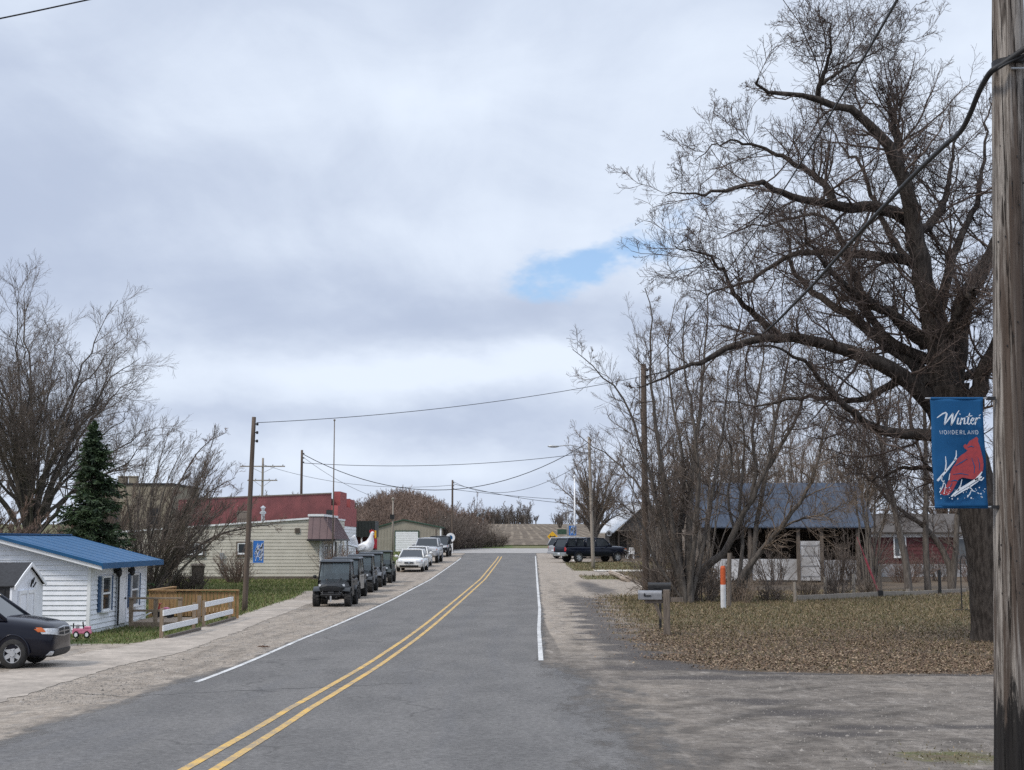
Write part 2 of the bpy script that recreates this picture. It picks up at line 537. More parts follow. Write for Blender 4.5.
def grid_mesh(name, xs, ys, m, dz=0.0, rough=0.0, attrs=True):
    Xg, Yg = np.meshgrid(xs, ys)
    Z = np.interp(Yg, _fy, _fz) + dz
    nx, ny = len(xs), len(ys)
    V = np.stack([Xg, Yg, Z], -1).reshape(-1, 3)
    i = np.arange(ny - 1)[:, None] * nx + np.arange(nx - 1)[None]
    F = np.stack([i, i + 1, i + 1 + nx, i + nx], -1).reshape(-1, 4)
    me = mesh_np(name, V, F, m, smooth=True)
    return me, Xg.ravel(), Yg.ravel()


xs = np.concatenate([[-900, -500, -300, -200, -140, -100, -75, -60, -50, -42, -36, -31, -27], np.arange(-24, -13, .5), np.arange(-13, 13.01, .16),
                     np.arange(13.5, 26, .5), [28, 32, 37, 43, 50, 60, 75, 100, 140, 200, 300, 500, 900]])
ys = np.concatenate([np.arange(-40, 6, 4), np.arange(6, 34, .16), np.arange(34, 70, .3), np.arange(70, 150, .8), np.arange(150, 400, 6), np.arange(400, 1600, 60)])
gm, gX, gY = grid_mesh('ground', xs, ys, ground_material())
for nm, arr in zip(('grass', 'leaf', 'wet', 'pale'), zone(gX, gY)):
    a = gm.attributes.new(nm, 'FLOAT', 'POINT'); a.data.foreach_set('value', arr.astype(np.float32))
# tyre ruts sweeping from the lane into the drive, and along the shoulder
_r = np.hypot(gX - 11.5, (gY - 9.0) * .78)
_rut = np.zeros_like(gX)
for rr, wd in ((8.3, .16), (9.0, .12), (9.9, .18), (10.35, .10), (11.4, .17), (7.2, .15), (6.5, .12), (12.6, .14), (13.1, .12), (5.6, .15)):
    _rut = np.maximum(_rut, np.exp(-((_r - rr + .18 * np.sin(gX * .7)) / wd) ** 2) * smst(gX, .5, 2.0) * smst(26.2 - gY, 0, 1.2))
for off, wd in ((.8, .2), (1.5, .14), (2.5, .2)):
    _rut = np.maximum(_rut, .8 * np.exp(-((gX - E_RW(gY) - off + .15 * np.sin(gY * .5)) / wd) ** 2) * smst(gY, 24, 27) * smst(90 - gY, 0, 20))
    _rut = np.maximum(_rut, .7 * np.exp(-((gX - E_LW(gY) + off + .12 * np.sin(gY * .6)) / wd) ** 2) * smst(gY, 18, 24) * smst(110 - gY, 0, 20))
_a = gm.attributes.new('lush', 'FLOAT', 'POINT'); _a.data.foreach_set('value', (gX < 0).astype(np.float32))
_a = gm.attributes.new('rut', 'FLOAT', 'POINT'); _a.data.foreach_set('value', _rut.astype(np.float32))
tag(link('ground', gm), kind='structure')


def strip(name, ys, fl, fr, m, dz, cols=1, edgeattr=False, kind='structure', jag=0.0):
    L, Rr = np.asarray(fl(ys), float), np.asarray(fr(ys), float)
    if jag:
        L = L + rng.normal(0, jag, len(ys)); Rr = Rr + rng.normal(0, jag, len(ys))
    u = np.linspace(0, 1, cols + 1)
    X = L[:, None] * (1 - u) + Rr[:, None] * u
    Y = np.repeat(ys[:, None], cols + 1, 1)
    Z = np.interp(Y, _fy, _fz) + dz
    V = np.stack([X, Y, Z], -1).reshape(-1, 3)
    nx = cols + 1
    i = np.arange(len(ys) - 1)[:, None] * nx + np.arange(cols)[None]
    F = np.stack([i, i + 1, i + 1 + nx, i + nx], -1).reshape(-1, 4)
    me = mesh_np(name, V, F, m, smooth=True)
    if edgeattr:
        a = me.attributes.new('side', 'FLOAT', 'POINT')
        wl = .45 + .6 * smst(30 - Y, 0, 6); wr_ = .30 + 1.9 * smst(31 - Y, 0, 8)
        d = np.minimum((X - L[:, None]) / wl, (Rr[:, None] - X) / wr_)
        a.data.foreach_set('value', d.ravel().astype(np.float32))
        a = me.attributes.new('sideright', 'FLOAT', 'POINT')
        a.data.foreach_set('value', (Rr[:, None] - X).ravel().astype(np.float32))
    return tag(link(name, me), kind=kind)


def asphalt():
    m = bpy.data.materials.new('asphalt'); m.use_nodes = True
    t = NT(m.node_tree)
    P = t.n('ShaderNodeTexCoord').outputs['Object']
    fine, spk = t.noise(P, 30, 4, .75), t.noise(P, 85, 2, .8)
    mid = t.noise(t.mp(P, (1, .35, 1)), 1.1, 6, .6)
    c = t.mix(t.ss(mid, .3, .7), (0.112, 0.108, 0.105), (0.144, 0.138, 0.133))
    lane = t.noise(t.mp(P, (1, .06, 1)), 1.6, 4, .55)          # wheel-polished, oil-dripped lengths
    c = t.mix(t.m('MULTIPLY', t.ss(lane, .5, .7), .35), c, (0.105, 0.105, 0.11))
    # hairline cracks
    wv = t.noise(P, .9, 3, .5, col=True)
    vv = t.n('ShaderNodeVectorMath', operation='MULTIPLY_ADD'); t.set(vv, 0, wv); vv.inputs[1].default_value = (1.6, 1.6, 0); t.set(vv, 2, P)
    vor = t.n('ShaderNodeTexVoronoi', feature='DISTANCE_TO_EDGE', ins={'Scale': .16, 'Vector': t.mp(vv.outputs[0], (1, .55, 1))})
    cr = t.m('SUBTRACT', 1.0, t.ss(vor.outputs['Distance'], .001, .006))
    cr = t.m('MULTIPLY', cr, t.ss(t.noise(P, .35, 3), .50, .60))
    c = t.mix(t.m('MULTIPLY', cr, .4), c, (0.045, 0.043, 0.042))
    # dust and gravel swept in from the shoulders
    side = t.n('ShaderNodeAttribute', attribute_name='side').outputs['Fac']
    dn = t.noise(t.mp(P, (1, .3, 1)), 2.4, 6, .7)
    d = t.m('SUBTRACT', 1.0, t.ss(t.m('ADD', side, t.m('MULTIPLY_ADD', dn, 1.5, -.75)), .10, .75))
    c = t.mix(1.0, c, t.grain(P, 14.0, 4.6, .92), 'MULTIPLY')
    b = t.n('ShaderNodeBsdfPrincipled', ins={'Base Color': c, 'Roughness': .9, 'Specular IOR Level': .2})
    t.set(b, 'Normal', t.n('ShaderNodeBump', ins={'Strength': .45, 'Distance': .02, 'Height': t.m('ADD', fine, t.m('MULTIPLY', spk, .6))}).outputs[0])
    tr = t.n('ShaderNodeBsdfTransparent')
    ms = t.n('ShaderNodeMixShader', ins={0: d, 1: b.outputs[0], 2: tr.outputs[0]})
    t.n('ShaderNodeOutputMaterial', ins={0: ms.outputs[0]})
    return m


def paint(name, c, wear=.55, lo=.42, hi=.66):
    m = bpy.data.materials.new(name); m.use_nodes = True
    t = NT(m.node_tree)
    P = t.n('ShaderNodeTexCoord').outputs['Object']
    n = t.m('ADD', t.m('MULTIPLY', t.noise(P, 34, 5, .75), .6), t.m('MULTIPLY', t.noise(P, 2.4, 4, .6), .4))
    cc = t.mix(t.m('MULTIPLY', t.ss(n, lo, hi), wear), c, (0.17, 0.168, 0.165))
    b = t.n('ShaderNodeBsdfPrincipled', ins={'Base Color': cc, 'Roughness': .75, 'Specular IOR Level': .3})
    t.n('ShaderNodeOutputMaterial', ins={0: b.outputs[0]})
    return m


M_ASPH = asphalt()
ysr = np.concatenate([np.arange(-30, 6, 2), np.arange(6, 40, .25), np.arange(40, 137, 1.0)])
strip('road', ysr, f_la, f_ra, M_ASPH, .006, 22, True, jag=.025)
M_YEL = paint('yellow_road_paint', (0.58, 0.36, 0.085), .85, .40, .62)
M_WLINE = paint('white_road_paint', (0.60, 0.60, 0.59), .8, .40, .62)
yl = np.concatenate([np.arange(2, 40, .3), np.arange(40, 127, 1.5)])
for s in (-1, 1):
    strip('centre_line', yl, lambda Y, s=s: E_YL(Y) + s * .14 - .05, lambda Y, s=s: E_YL(Y) + s * .14 + .05, M_YEL, .011, 1)
p0, p1 = at(196, 683).y, at(461, 558).y
strip('edge_line', np.arange(p0, p1, .5), lambda Y: E_LW(Y) - .05, lambda Y: E_LW(Y) + .05, M_WLINE, .011, 1)
p0, p1 = at(541, 661).y, at(535.5, 556).y
strip('edge_line', np.arange(p0, p1, .5), lambda Y: E_RW(Y) - .05, lambda Y: E_RW(Y) + .05, M_WLINE, .011, 1)
# sealed crack across the near lanes
M_TAR = mat('tar', (0.055, 0.053, 0.052), (0.09, 0.085, 0.08), 9)
for nm, pa in (('road_crack', [(60, 693), (130, 697), (200, 693), (300, 689), (360, 686), (420, 683)]), ('road_crack', [(196, 712), (215, 704), (235, 697), (262, 690)])):
    pts = [at(*a) for a in pa]
    v = []; f = []
    fine_pts = []
    for a, b in zip(pts[:-1], pts[1:]):
        for k in range(8): fine_pts.append(a.lerp(b, k / 8))
    for i, p in enumerate(fine_pts):
        wd = .010 + .008 * rng.random(); oy = rng.normal(0, .05)
        v += [(p.x, p.y + oy - wd, g(p.y + oy) + .0105), (p.x, p.y + oy + wd, g(p.y + oy) + .0105)]
    for i in range(len(fine_pts) - 1): f.append((2 * i, 2 * i + 2, 2 * i + 3, 2 * i + 1))
    tag(link(nm, mesh_np(nm, v, f, M_TAR)), kind='structure')

def grained(name, c1, c2, scale, k, gs=4.0):
    m = mat(name, c1, c2, scale, .92, .0)
    nt = m.node_tree
    t = NT.__new__(NT); t.nt = nt
    b = next(n for n in nt.nodes if n.type == 'BSDF_PRINCIPLED')
    P = t.n('ShaderNodeTexCoord').outputs['Object']
    src = b.inputs['Base Color'].links[0].from_socket
    t.set(b, 'Base Color', t.mix(1.0, src, t.grain(P, gs, k, .86), 'MULTIPLY'))
    return m


M_WALK = grained('sidewalk_concrete', (0.345, 0.300, 0.255), (0.255, 0.222, 0.188), 1.1, 2.4)
M_CONC = mat('worn_concrete', (0.37, 0.325, 0.28), (0.285, 0.25, 0.215), 1.6, .9, .25, dirt=(0.20, 0.18, 0.16, .55), bscale=30)
ysw = np.arange(at(0, 703).y - 2, at(304, 600).y, .22)
strip('sidewalk', ysw, lambda Y: np.maximum(E_GL(np.maximum(Y, 31)), E_SW(Y) - 2.3), E_SW, M_WALK, .007, 3, jag=.035)
# cross street at the end of the road, and the pale walk on the right
M_CROSS = mat('cross_street_asphalt', (0.30, 0.285, 0.27), (0.25, 0.24, 0.23), 1.2, .9)
cme, _, _ = grid_mesh('cross_street', np.array([-6.2, -3, 0, 10, 40, 120.]), np.arange(134, 146.5, 1.0), M_CROSS, .02)
tag(link('cross_street', cme), kind='structure')
yw = at(600, 571).y
wme, _, _ = grid_mesh('footpath', np.arange(5.4, 16, .5), np.array([yw - 1.4, yw - .7, yw, yw + .7, yw + 1.6]), mat('pale_concrete', (0.50, 0.47, 0.42), (0.40, 0.37, 0.33), 3, .9), .03)
tag(link('footpath', wme), kind='structure')


def field_mat():
    m = bpy.data.materials.new('stubble_field'); m.use_nodes = True
    t = NT(m.node_tree)
    P = t.n('ShaderNodeTexCoord').outputs['Object']
    sp = t.n('ShaderNodeSeparateXYZ'); t.set(sp, 0, P)
    wob = t.noise(t.mp(P, (.3, .012, 1)), 1.0, 3, .5)
    ph = t.m('MULTIPLY', t.m('ADD', sp.outputs[0], t.m('MULTIPLY', wob, .7)), 2 * math.pi / 1.35)
    s = t.ss(t.m('SINE', ph), .35, .9)
    patch = t.noise(t.mp(P, (.11, .03, 1)), 1.0, 5, .65)
    f = t.m('MULTIPLY', s, t.ss(patch, .40, .60))
    base = t.mix(t.ss(t.noise(t.mp(P, (.5, .12, 1)), 1.5, 6, .65), .3, .7), (0.082, 0.066, 0.052), (0.160, 0.130, 0.098))
    c = t.mix(t.m('MULTIPLY', f, .42), base, (0.33, 0.275, 0.21))
    b = t.n('ShaderNodeBsdfPrincipled', ins={'Base Color': c, 'Roughness': .95, 'Specular IOR Level': .1})
    t.n('ShaderNodeOutputMaterial', ins={0: b.outputs[0]})
    return m


fme, _, _ = grid_mesh('field', np.linspace(-22, 90, 60), np.arange(156, 430, 5.0), field_mat(), .08)
tag(link('field', fme), kind='structure')

# ------------------------------------------------------------------ common materials
M_WHITE = mat('white_paint', (0.80, 0.82, 0.86), (0.72, 0.74, 0.78), 2.5, .55, dirt=(0.52, 0.52, 0.50, .4))
M_WTRIM = mat('white_trim', (0.78, 0.79, 0.80), (0.70, 0.71, 0.72), 4, .5)
M_OLDWHITE = mat('weathered_white_board', (0.80, 0.81, 0.83), (0.66, 0.66, 0.65), 9, .8, stretch=(1, 1, 4))
M_BLUEROOF = mat('blue_metal_roof', (0.013, 0.086, 0.200), (0.011, 0.074, 0.172), 3, .5, spec=.3)
M_BLUESHUT = mat('blue_shutter', (0.035, 0.085, 0.17), (0.03, 0.07, 0.14), 8, .6)
M_GLASS = glass_mat('window_glass')
M_GLASSP = glass_mat('pale_window_glass', (0.10, 0.11, 0.12), .12)
M_BLACK = mat('black_plastic', (0.016, 0.016, 0.018), (0.012, 0.012, 0.013), 9, .55)
M_DKMETAL = mat('dark_metal', (0.03, 0.03, 0.032), (0.022, 0.022, 0.024), 9, .5, metal=.3)
M_GALV = mat('galvanised_metal', (0.45, 0.46, 0.47), (0.36, 0.37, 0.38), 9, .45, metal=.6)
M_SHINGLE = mat('black_shingle', (0.028, 0.029, 0.032), (0.018, 0.018, 0.02), 14, .85)
M_CEDAR = mat('new_cedar', (0.33, 0.205, 0.095), (0.23, 0.135, 0.06), 5, .75, .15, stretch=(3, 3, .6), island=.3)
M_OLDWOOD = mat('grey_weathered_wood', (0.17, 0.14, 0.115), (0.10, 0.082, 0.068), 7, .85, .3, stretch=(4, 4, .5))
M_RAILWOOD = mat('brown_rail_wood', (0.27, 0.205, 0.15), (0.185, 0.14, 0.10), 7, .8, .2, stretch=(3, 3, .6))
M_POLE = mat('pole_wood', (0.125, 0.095, 0.075), (0.07, 0.053, 0.043), 5, .9, .3, stretch=(5, 5, .22))
M_PALEPOLE = mat('pale_pole_wood', (0.30, 0.265, 0.225), (0.20, 0.175, 0.15), 5, .9, .3, stretch=(5, 5, .22))
M_BEIGE = mat('cream_siding', (0.54, 0.51, 0.44), (0.485, 0.455, 0.39), 2.0, .75, dirt=(0.35, 0.32, 0.27, .25))
M_BRICK = mat('red_brick', (0.175, 0.058, 0.058), (0.125, 0.044, 0.045), 1.4, .9, .1, dirt=(0.11, 0.045, 0.042, .6))
M_REDPAINT = mat('red_painted_brick', (0.32, 0.080, 0.078), (0.26, 0.066, 0.065), 2, .8)
M_MANSARD = mat('plum_metal_awning', (0.155, 0.10, 0.10), (0.13, 0.085, 0.086), 3, .5)
M_BLOCK = mat('tan_stone_block', (0.30, 0.265, 0.20), (0.22, 0.19, 0.145), 1.6, .9, .2)
M_TAUPE = mat('taupe_steel_siding', (0.30, 0.275, 0.225), (0.265, 0.24, 0.195), 2, .6)
M_GREENTRIM = mat('green_trim', (0.035, 0.075, 0.05), None, 5, .6)
M_GREYSID = mat('grey_board_siding', (0.155, 0.15, 0.145), (0.11, 0.105, 0.10), 4, .85, stretch=(4, 4, .5))
M_TIN = mat('pale_tin_roof', (0.55, 0.57, 0.60), (0.45, 0.47, 0.49), 4, .45, metal=.2)
M_BARNBLUE = mat('faded_blue_tin', (0.066, 0.084, 0.116), (0.044, 0.057, 0.082), 2.2, .85, spec=.15, stretch=(3, 1, 1), dirt=(0.07, 0.075, 0.09, .6))
M_BARNRED = mat('red_wood_siding', (0.115, 0.034, 0.036), (0.085, 0.028, 0.03), 3, .8)
M_DARKIN = mat('dark_interior', (0.065, 0.060, 0.055), None, 4, .95)
M_GREYWALL = mat('grey_panel', (0.34, 0.34, 0.35), (0.25, 0.25, 0.26), 3, .8, dirt=(0.2, 0.19, 0.18, .5))
M_PINK = mat('pink_plastic', (0.62, 0.20, 0.30), (0.56, 0.17, 0.26), 6, .45)
M_REDP = mat('red_plastic', (0.42, 0.03, 0.045), None, 6, .45)
M_ORANGE = mat('orange_plastic', (0.52, 0.095, 0.025), (0.44, 0.08, 0.022), 8, .6)
M_TYRE = mat('tyre_rubber', (0.022, 0.022, 0.023), (0.035, 0.033, 0.031), 12, .85, .2)
M_CHROME = mat('chrome', (0.62, 0.63, 0.65), (0.5, 0.51, 0.52), 6, .2, metal=.9)
M_RIM = mat('alloy_rim', (0.52, 0.53, 0.55), (0.44, 0.45, 0.46), 8, .35, metal=.5)
M_LAMPGLASS = mat('headlamp_glass', (0.62, 0.64, 0.66), (0.40, 0.41, 0.42), 22, .12, spec=.7)
M_AMBER = mat('amber_lens', (0.55, 0.13, 0.03), None, 8, .25)
M_TAIL = mat('red_lens', (0.38, 0.02, 0.025), None, 8, .25)
M_YELSIGN = mat('yellow_sign', (0.75, 0.42, 0.02), None, 8, .5)
M_SIGNBLUE = mat('blue_banner_cloth', (0.010, 0.080, 0.205), (0.008, 0.068, 0.175), 4, .7, spec=.2)
M_BRIGHTBLUE = mat('bright_blue_banner_cloth', (0.025, 0.15, 0.46), (0.02, 0.11, 0.36), 8, .7)
M_SIGNRED = mat('cardinal_red_print', (0.33, 0.040, 0.045), (0.25, 0.035, 0.045), 22, .7)
M_PRINT = mat('white_print', (0.62, 0.66, 0.70), (0.52, 0.56, 0.62), 20, .7)
M_WIRE = mat('wire_insulation', (0.012, 0.012, 0.013), None, 5, .6)
# ------------------------------------------------------------------ building helpers
def siding(mb, o, u, nrm, poly, bh=.13, d=.028):
    """lapped boards over a convex wall outline: poly = (s, z) pairs in the plane o + u*s + up*z"""
    o, u, nrm = Vector(o), Vector(u), Vector(nrm)
    z0 = min(p[1] for p in poly); z1 = max(p[1] for p in poly)
    def clip(pl, zc, keep_above):
        out = []
        for i in range(len(pl)):
            a, b = pl[i], pl[(i + 1) % len(pl)]
            ia, ib = (a[1] >= zc) == keep_above, (b[1] >= zc) == keep_above
            if ia: out.append(a)
            if ia != ib:
                k = (zc - a[1]) / (b[1] - a[1]); out.append((a[0] + (b[0] - a[0]) * k, zc))
        return out
    z = z0
    while z < z1 - .01:
        q = clip(clip(poly, z, True), z + bh, False) if z + bh < z1 else clip(poly, z, True)
        if len(q) >= 3:
            vs = [o + u * s + Vector((0, 0, zz)) + nrm * (d * (1 - (zz - z) / bh)) for s, zz in q]
            mb.add(vs, [tuple(range(len(vs)))])
            low = [i for i, (s, zz) in enumerate(q) if abs(zz - z) < 1e-4]
            if len(low) == 2:
                a, b = vs[low[0]], vs[low[1]]
                mb.add([a, b, b - nrm * d, a - nrm * d], [(0, 1, 2, 3)])
        z += bh
    return mb


def ribs(mb, o, u, nrm, up, length, height, step=.3, d=.025, wd=.05):
    """standing ribs over a rectangle (steel siding or roof)"""
    o, u, nrm, up = map(Vector, (o, u, nrm, up))
    k = step / 2
    while k < length:
        a = o + u * (k - wd / 2); b = o + u * (k + wd / 2)
        mb.hexa([a, b, b + up * height, a + up * height], [p + nrm * d for p in (a, b, b + up * height, a + up * height)])
        k += step
    return mb


def window(parent, c, u, nrm, w, h, mframe, mglass=None, fw=.06, mullion='h', proud=.03, name='window'):
    """a framed window on a wall: frame is the part, pane and sill its sub-parts"""
    c, u, nrm = Vector(c), Vector(u).normalized(), Vector(nrm).normalized()
    up = Vector((0, 0, 1))
    def slab(mb, s0, s1, z0, z1, n0, n1):
        mb.hexa([c + u * s0 + up * z0 + nrm * n0, c + u * s1 + up * z0 + nrm * n0, c + u * s1 + up * z0 + nrm * n1, c + u * s0 + up * z0 + nrm * n1],
                [c + u * s0 + up * z1 + nrm * n0, c + u * s1 + up * z1 + nrm * n0, c + u * s1 + up * z1 + nrm * n1, c + u * s0 + up * z1 + nrm * n1])
    a = MB(); n0, n1 = -.02, proud + .03
    slab(a, -w / 2 - fw, -w / 2, -h / 2 - fw, h / 2 + fw, n0, n1); slab(a, w / 2, w / 2 + fw, -h / 2 - fw, h / 2 + fw, n0, n1)
    slab(a, -w / 2, w / 2, h / 2, h / 2 + fw, n0, n1); slab(a, -w / 2, w / 2, -h / 2 - fw, -h / 2, n0, n1)
    if mullion == 'h': slab(a, -w / 2, w / 2, -.025, .025, n0, n1 - .012)
    if mullion == 'v': slab(a, -.025, .025, -h / 2, h / 2, n0, n1 - .012)
    f = a.build(name, mframe, parent)
    b = MB(); slab(b, -w / 2, w / 2, -h / 2, h / 2, n0, proud - .005)
    b.build('pane', mglass or M_GLASS, f)
    s = MB(); slab(s, -w / 2 - fw - .02, w / 2 + fw + .02, -h / 2 - fw - .04, -h / 2 - fw, n0, n1 + .03)
    s.build('sill', mframe, f)
    return f


# ------------------------------------------------------------------ white cottage with the blue roof
def cottage():
    P = at(88, 634)
    r = empty('cottage', (P.x, P.y, P.z - .02), 0, 'small white sided cottage with a bright blue metal roof and blue shutters', 'house')
    L, Wd, H = 5.65, 5.0, 1.84          # length along y, width along -x, eave height
    rise, oh = .74, .42
    hy = Wd / 2
    w_ = MB()
    w_.poly([(0, 0, 0), (0, L, 0), (0, L, H), (0, 0, H)], -.08, (1, 0, 0))
    w_.poly([(-Wd, 0, 0), (-Wd, L, 0), (-Wd, L, H), (-Wd, 0, H)], .08, (1, 0, 0))
    top = H + rise * .86
    w_.poly([(-.085, 0, 0), (-Wd + .085, 0, 0), (-Wd + .085, 0, H), (-hy, 0, top), (-.085, 0, H)], .08, (0, 1, 0))
    w_.poly([(-.085, L, 0), (-Wd + .085, L, 0), (-Wd + .085, L, H), (-hy, L, top), (-.085, L, H)], -.08, (0, 1, 0))
    siding(w_, (0, 0, 0), (-1, 0, 0), (0, -1, 0), [(.06, .12), (Wd, .12), (Wd, H), (hy, top), (.06, H)])
    siding(w_, (0, 0, 0), (0, 1, 0), (1, 0, 0), [(.06, .12), (L - .06, .12), (L - .06, H), (.06, H)])
    w_.build('wall', M_WHITE, r, fix=True)
    fnd = MB().box(-Wd + .03, -.03, .03, L - .03, -.3, .12); fnd.build('foundation', M_CONC, r)
    MB().box(-.055, .034, -.034, .055, .1, H).build('corner_trim', M_WTRIM, r)
    MB().box(-.03, .034, L - .06, L + .034, .1, H).build('corner_trim', M_WTRIM, r)
    # roof: two slabs with ribs, fascia and rake boards
    ex = oh; zb = H - .02
    sl = rise / (hy)
    e1 = (ex, zb - sl * ex * .3)
    rf = MB()
    ridge_z = H + rise
    for sx in (1, -1):
        xe = ex if sx > 0 else -Wd - ex
        y0, y1 = -.36, L + .36
        lo = [(xe, y0, zb), (-hy, y0, ridge_z), (-hy, y1, ridge_z), (xe, y1, zb)]
        rf.hexa(lo, [(a, b, z + .045) for a, b, z in lo])
        v = Vector((-hy - xe, 0, ridge_z - zb))
        ribs(rf, (xe, y0, zb + .045), (0, 1, 0), (0, 0, 1), v, y1 - y0, 1.0, .9, .007, .025)
    rf.box(-hy - .12, -hy + .12, -.36, L + .36, ridge_z + .035, ridge_z + .075)
    roof = rf.build('roof', M_BLUEROOF, r)
    ft = MB()
    ft.box(ex + .002, ex + .03, -.39, L + .39, zb - .10, zb + .055)
    for yy in (-.39, L + .362):
        ft.hexa([(ex, yy, zb - .03), (-hy, yy, ridge_z - .03), (-hy, yy + .028, ridge_z - .03), (ex, yy + .028, zb - .03)],
                [(ex, yy, zb + .055), (-hy, yy, ridge_z + .055), (-hy, yy + .028, ridge_z + .055), (ex, yy + .028, zb + .055)])
    ft.build('roof_edge_trim', M_BLUEROOF, roof)
    fa = MB()
    fa.hexa([(ex, -.35, zb - .13), (-hy, -.35, ridge_z - .13), (-hy, -.325, ridge_z - .13), (ex, -.325, zb - .13)],
            [(ex, -.35, zb - .033), (-hy, -.35, ridge_z - .033), (-hy, -.325, ridge_z - .033), (ex, -.325, zb - .033)])
    fa.box(.03, ex - .01, -.32, L + .3, zb - .06, zb - .012)
    fa.build('fascia', M_WTRIM, r)
    for yc, gl in ((1.35, M_GLASS), (4.25, M_GLASSP)):
        f = window(r, (.024, yc, 1.03), (0, 1, 0), (1, 0, 0), .72, .84, M_WTRIM, gl, .05, 'h')
        for s in (-1, 1):
            sh = MB().box(.022, .055, yc + s * .56 - .115, yc + s * .56 + .115, .54, 1.50)
            for k in range(9): sh.box(.055, .064, yc + s * .56 - .085, yc + s * .56 + .085, .60 + k * .09, .65 + k * .09)
            sh.build('shutter', M_BLUESHUT, r)
    d = MB().box(.02, .06, 2.55, 3.30, .12, 1.66).build('door', M_WTRIM, r, bevel=.008)
    MB().box(.03, .075, 2.44, 2.54, .12, 1.74).box(.03, .075, 3.31, 3.41, .12, 1.74).box(.03, .075, 2.541, 3.309, 1.665, 1.74).build('door_frame', M_WHITE, d)
    MB().ellipsoid((.085, 3.2, .82), (.03, .03, .03)).build('handle', M_DKMETAL, d, smooth=True)
    MB().tube([(.11, 2.38, 0.1), (.11, 2.38, H - .1)], .028, 8).build('downpipe', M_DKMETAL, r)
    for yy in (2.2, 3.55):
        l = MB().box(.02, .07, yy - .05, yy + .05, 1.55, 1.68)
        l.lathe([(.03, 1.45), (.075, 1.50), (.085, 1.62), (.05, 1.70), (0.0, 1.74)], 10, c=(.16, yy, 0))
        l.build('porch_lantern', M_BLACK, r)
    return r


COT = cottage()


def garden_shed():
    a = Vector((-11.30, 32.0, g(32.0)))
    r = empty('garden_shed', a, 0, 'small white barn style garden shed with a black shingle roof in front of the cottage', 'shed')
    Wd, Ln, H = 2.2, 2.8, 1.36      # face along y at x=0, length along -x
    out = [(0, .10), (.02, 0 + .05), (Wd - .02, .05), (Wd, .10), (Wd - .06, H), (Wd * .72, 1.63), (Wd / 2, 1.84), (Wd * .28, 1.63), (.06, H)]
    face = [(-.03, y, z) for y, z in out]
    MB().poly(face, -.05, (1, 0, 0)).build('front_wall', M_WHITE, r)
    side = MB()
    ribs(side, (-.1, .028, .05), (-1, 0, 0), (0, -1, 0.03), (0, .03, H - .06), Ln - .1, 1.0, .22, .012, .03)
    side.hexa([(-.08, .03, .05), (-.08, .07, .05), (-Ln, .07, .05), (-Ln, .03, .05)], [(-.08, .06, H), (-.08, .10, H), (-Ln, .10, H), (-Ln, .06, H)])
    side.build('side_wall', M_DKMETAL, r); side = MB()
    side.hexa([(-.08, Wd - .07, .05), (-.08, Wd - .03, .05), (-Ln, Wd - .03, .05), (-Ln, Wd - .07, .05)], [(-.08, Wd - .1, H), (-.08, Wd - .06, H), (-Ln, Wd - .06, H), (-Ln, Wd - .1, H)])
    side.build('side_wall', M_DKMETAL, r)
    MB().poly([(-Ln, y, z) for y, z in out], .05, (1, 0, 0)).build('back_wall', M_WHITE, r)
    rf = MB()
    prof = [(.02, H + .01), (Wd * .27, 1.66), (Wd / 2, 1.88), (Wd * .73, 1.66), (Wd - .02, H + .01)]
    for (ya, za), (yb, zb) in zip(prof[:-1], prof[1:]):
        rf.hexa([(.03, ya, za), (.03, yb, zb), (-Ln - .06, yb, zb), (-Ln - .06, ya, za)], [(.03, ya, za + .035), (.03, yb, zb + .035), (-Ln - .06, yb, zb + .035), (-Ln - .06, ya, za + .035)])
    rf.build('roof', M_SHINGLE, r)
    t = MB()
    for (ya, za), (yb, zb) in zip(prof[:-1], prof[1:]):
        t.hexa([(.032, ya, za - .05), (.055, ya, za - .05), (.055, yb, zb - .05), (.032, yb, zb - .05)], [(.032, ya, za + .03), (.055, ya, za + .03), (.055, yb, zb + .03), (.032, yb, zb + .03)])
    t.build('rake_trim', M_WTRIM, r)
    d = MB().box(-.028, .0, .42, 1.5, .10, 1.28).build('door', M_WHITE, r)
    tr = MB()
    for y0, y1, z0, z1 in ((.42, .50, .1, 1.28), (1.42, 1.5, .1, 1.28), (.92, 1.0, .1, 1.2), (.5, .92, 1.2, 1.28), (1.0, 1.42, 1.2, 1.28), (.5, .92, .1, .18), (1.0, 1.42, .1, .18)): tr.box(0.002, .022, y0, y1, z0, z1)
    tr.build('door_trim', M_WTRIM, d)
    k = MB().tube([(.02, 1.15, 1.35), (.06, 1.1, 1.5), (.06, 1.25, 1.55), (.04, 1.2, 1.42)], .02, 6)
    k.tube([(.02, 1.3, 1.33), (.06, 1.38, 1.45)], .018, 6)
    k.build('ornament', M_DKMETAL, r)


garden_shed()


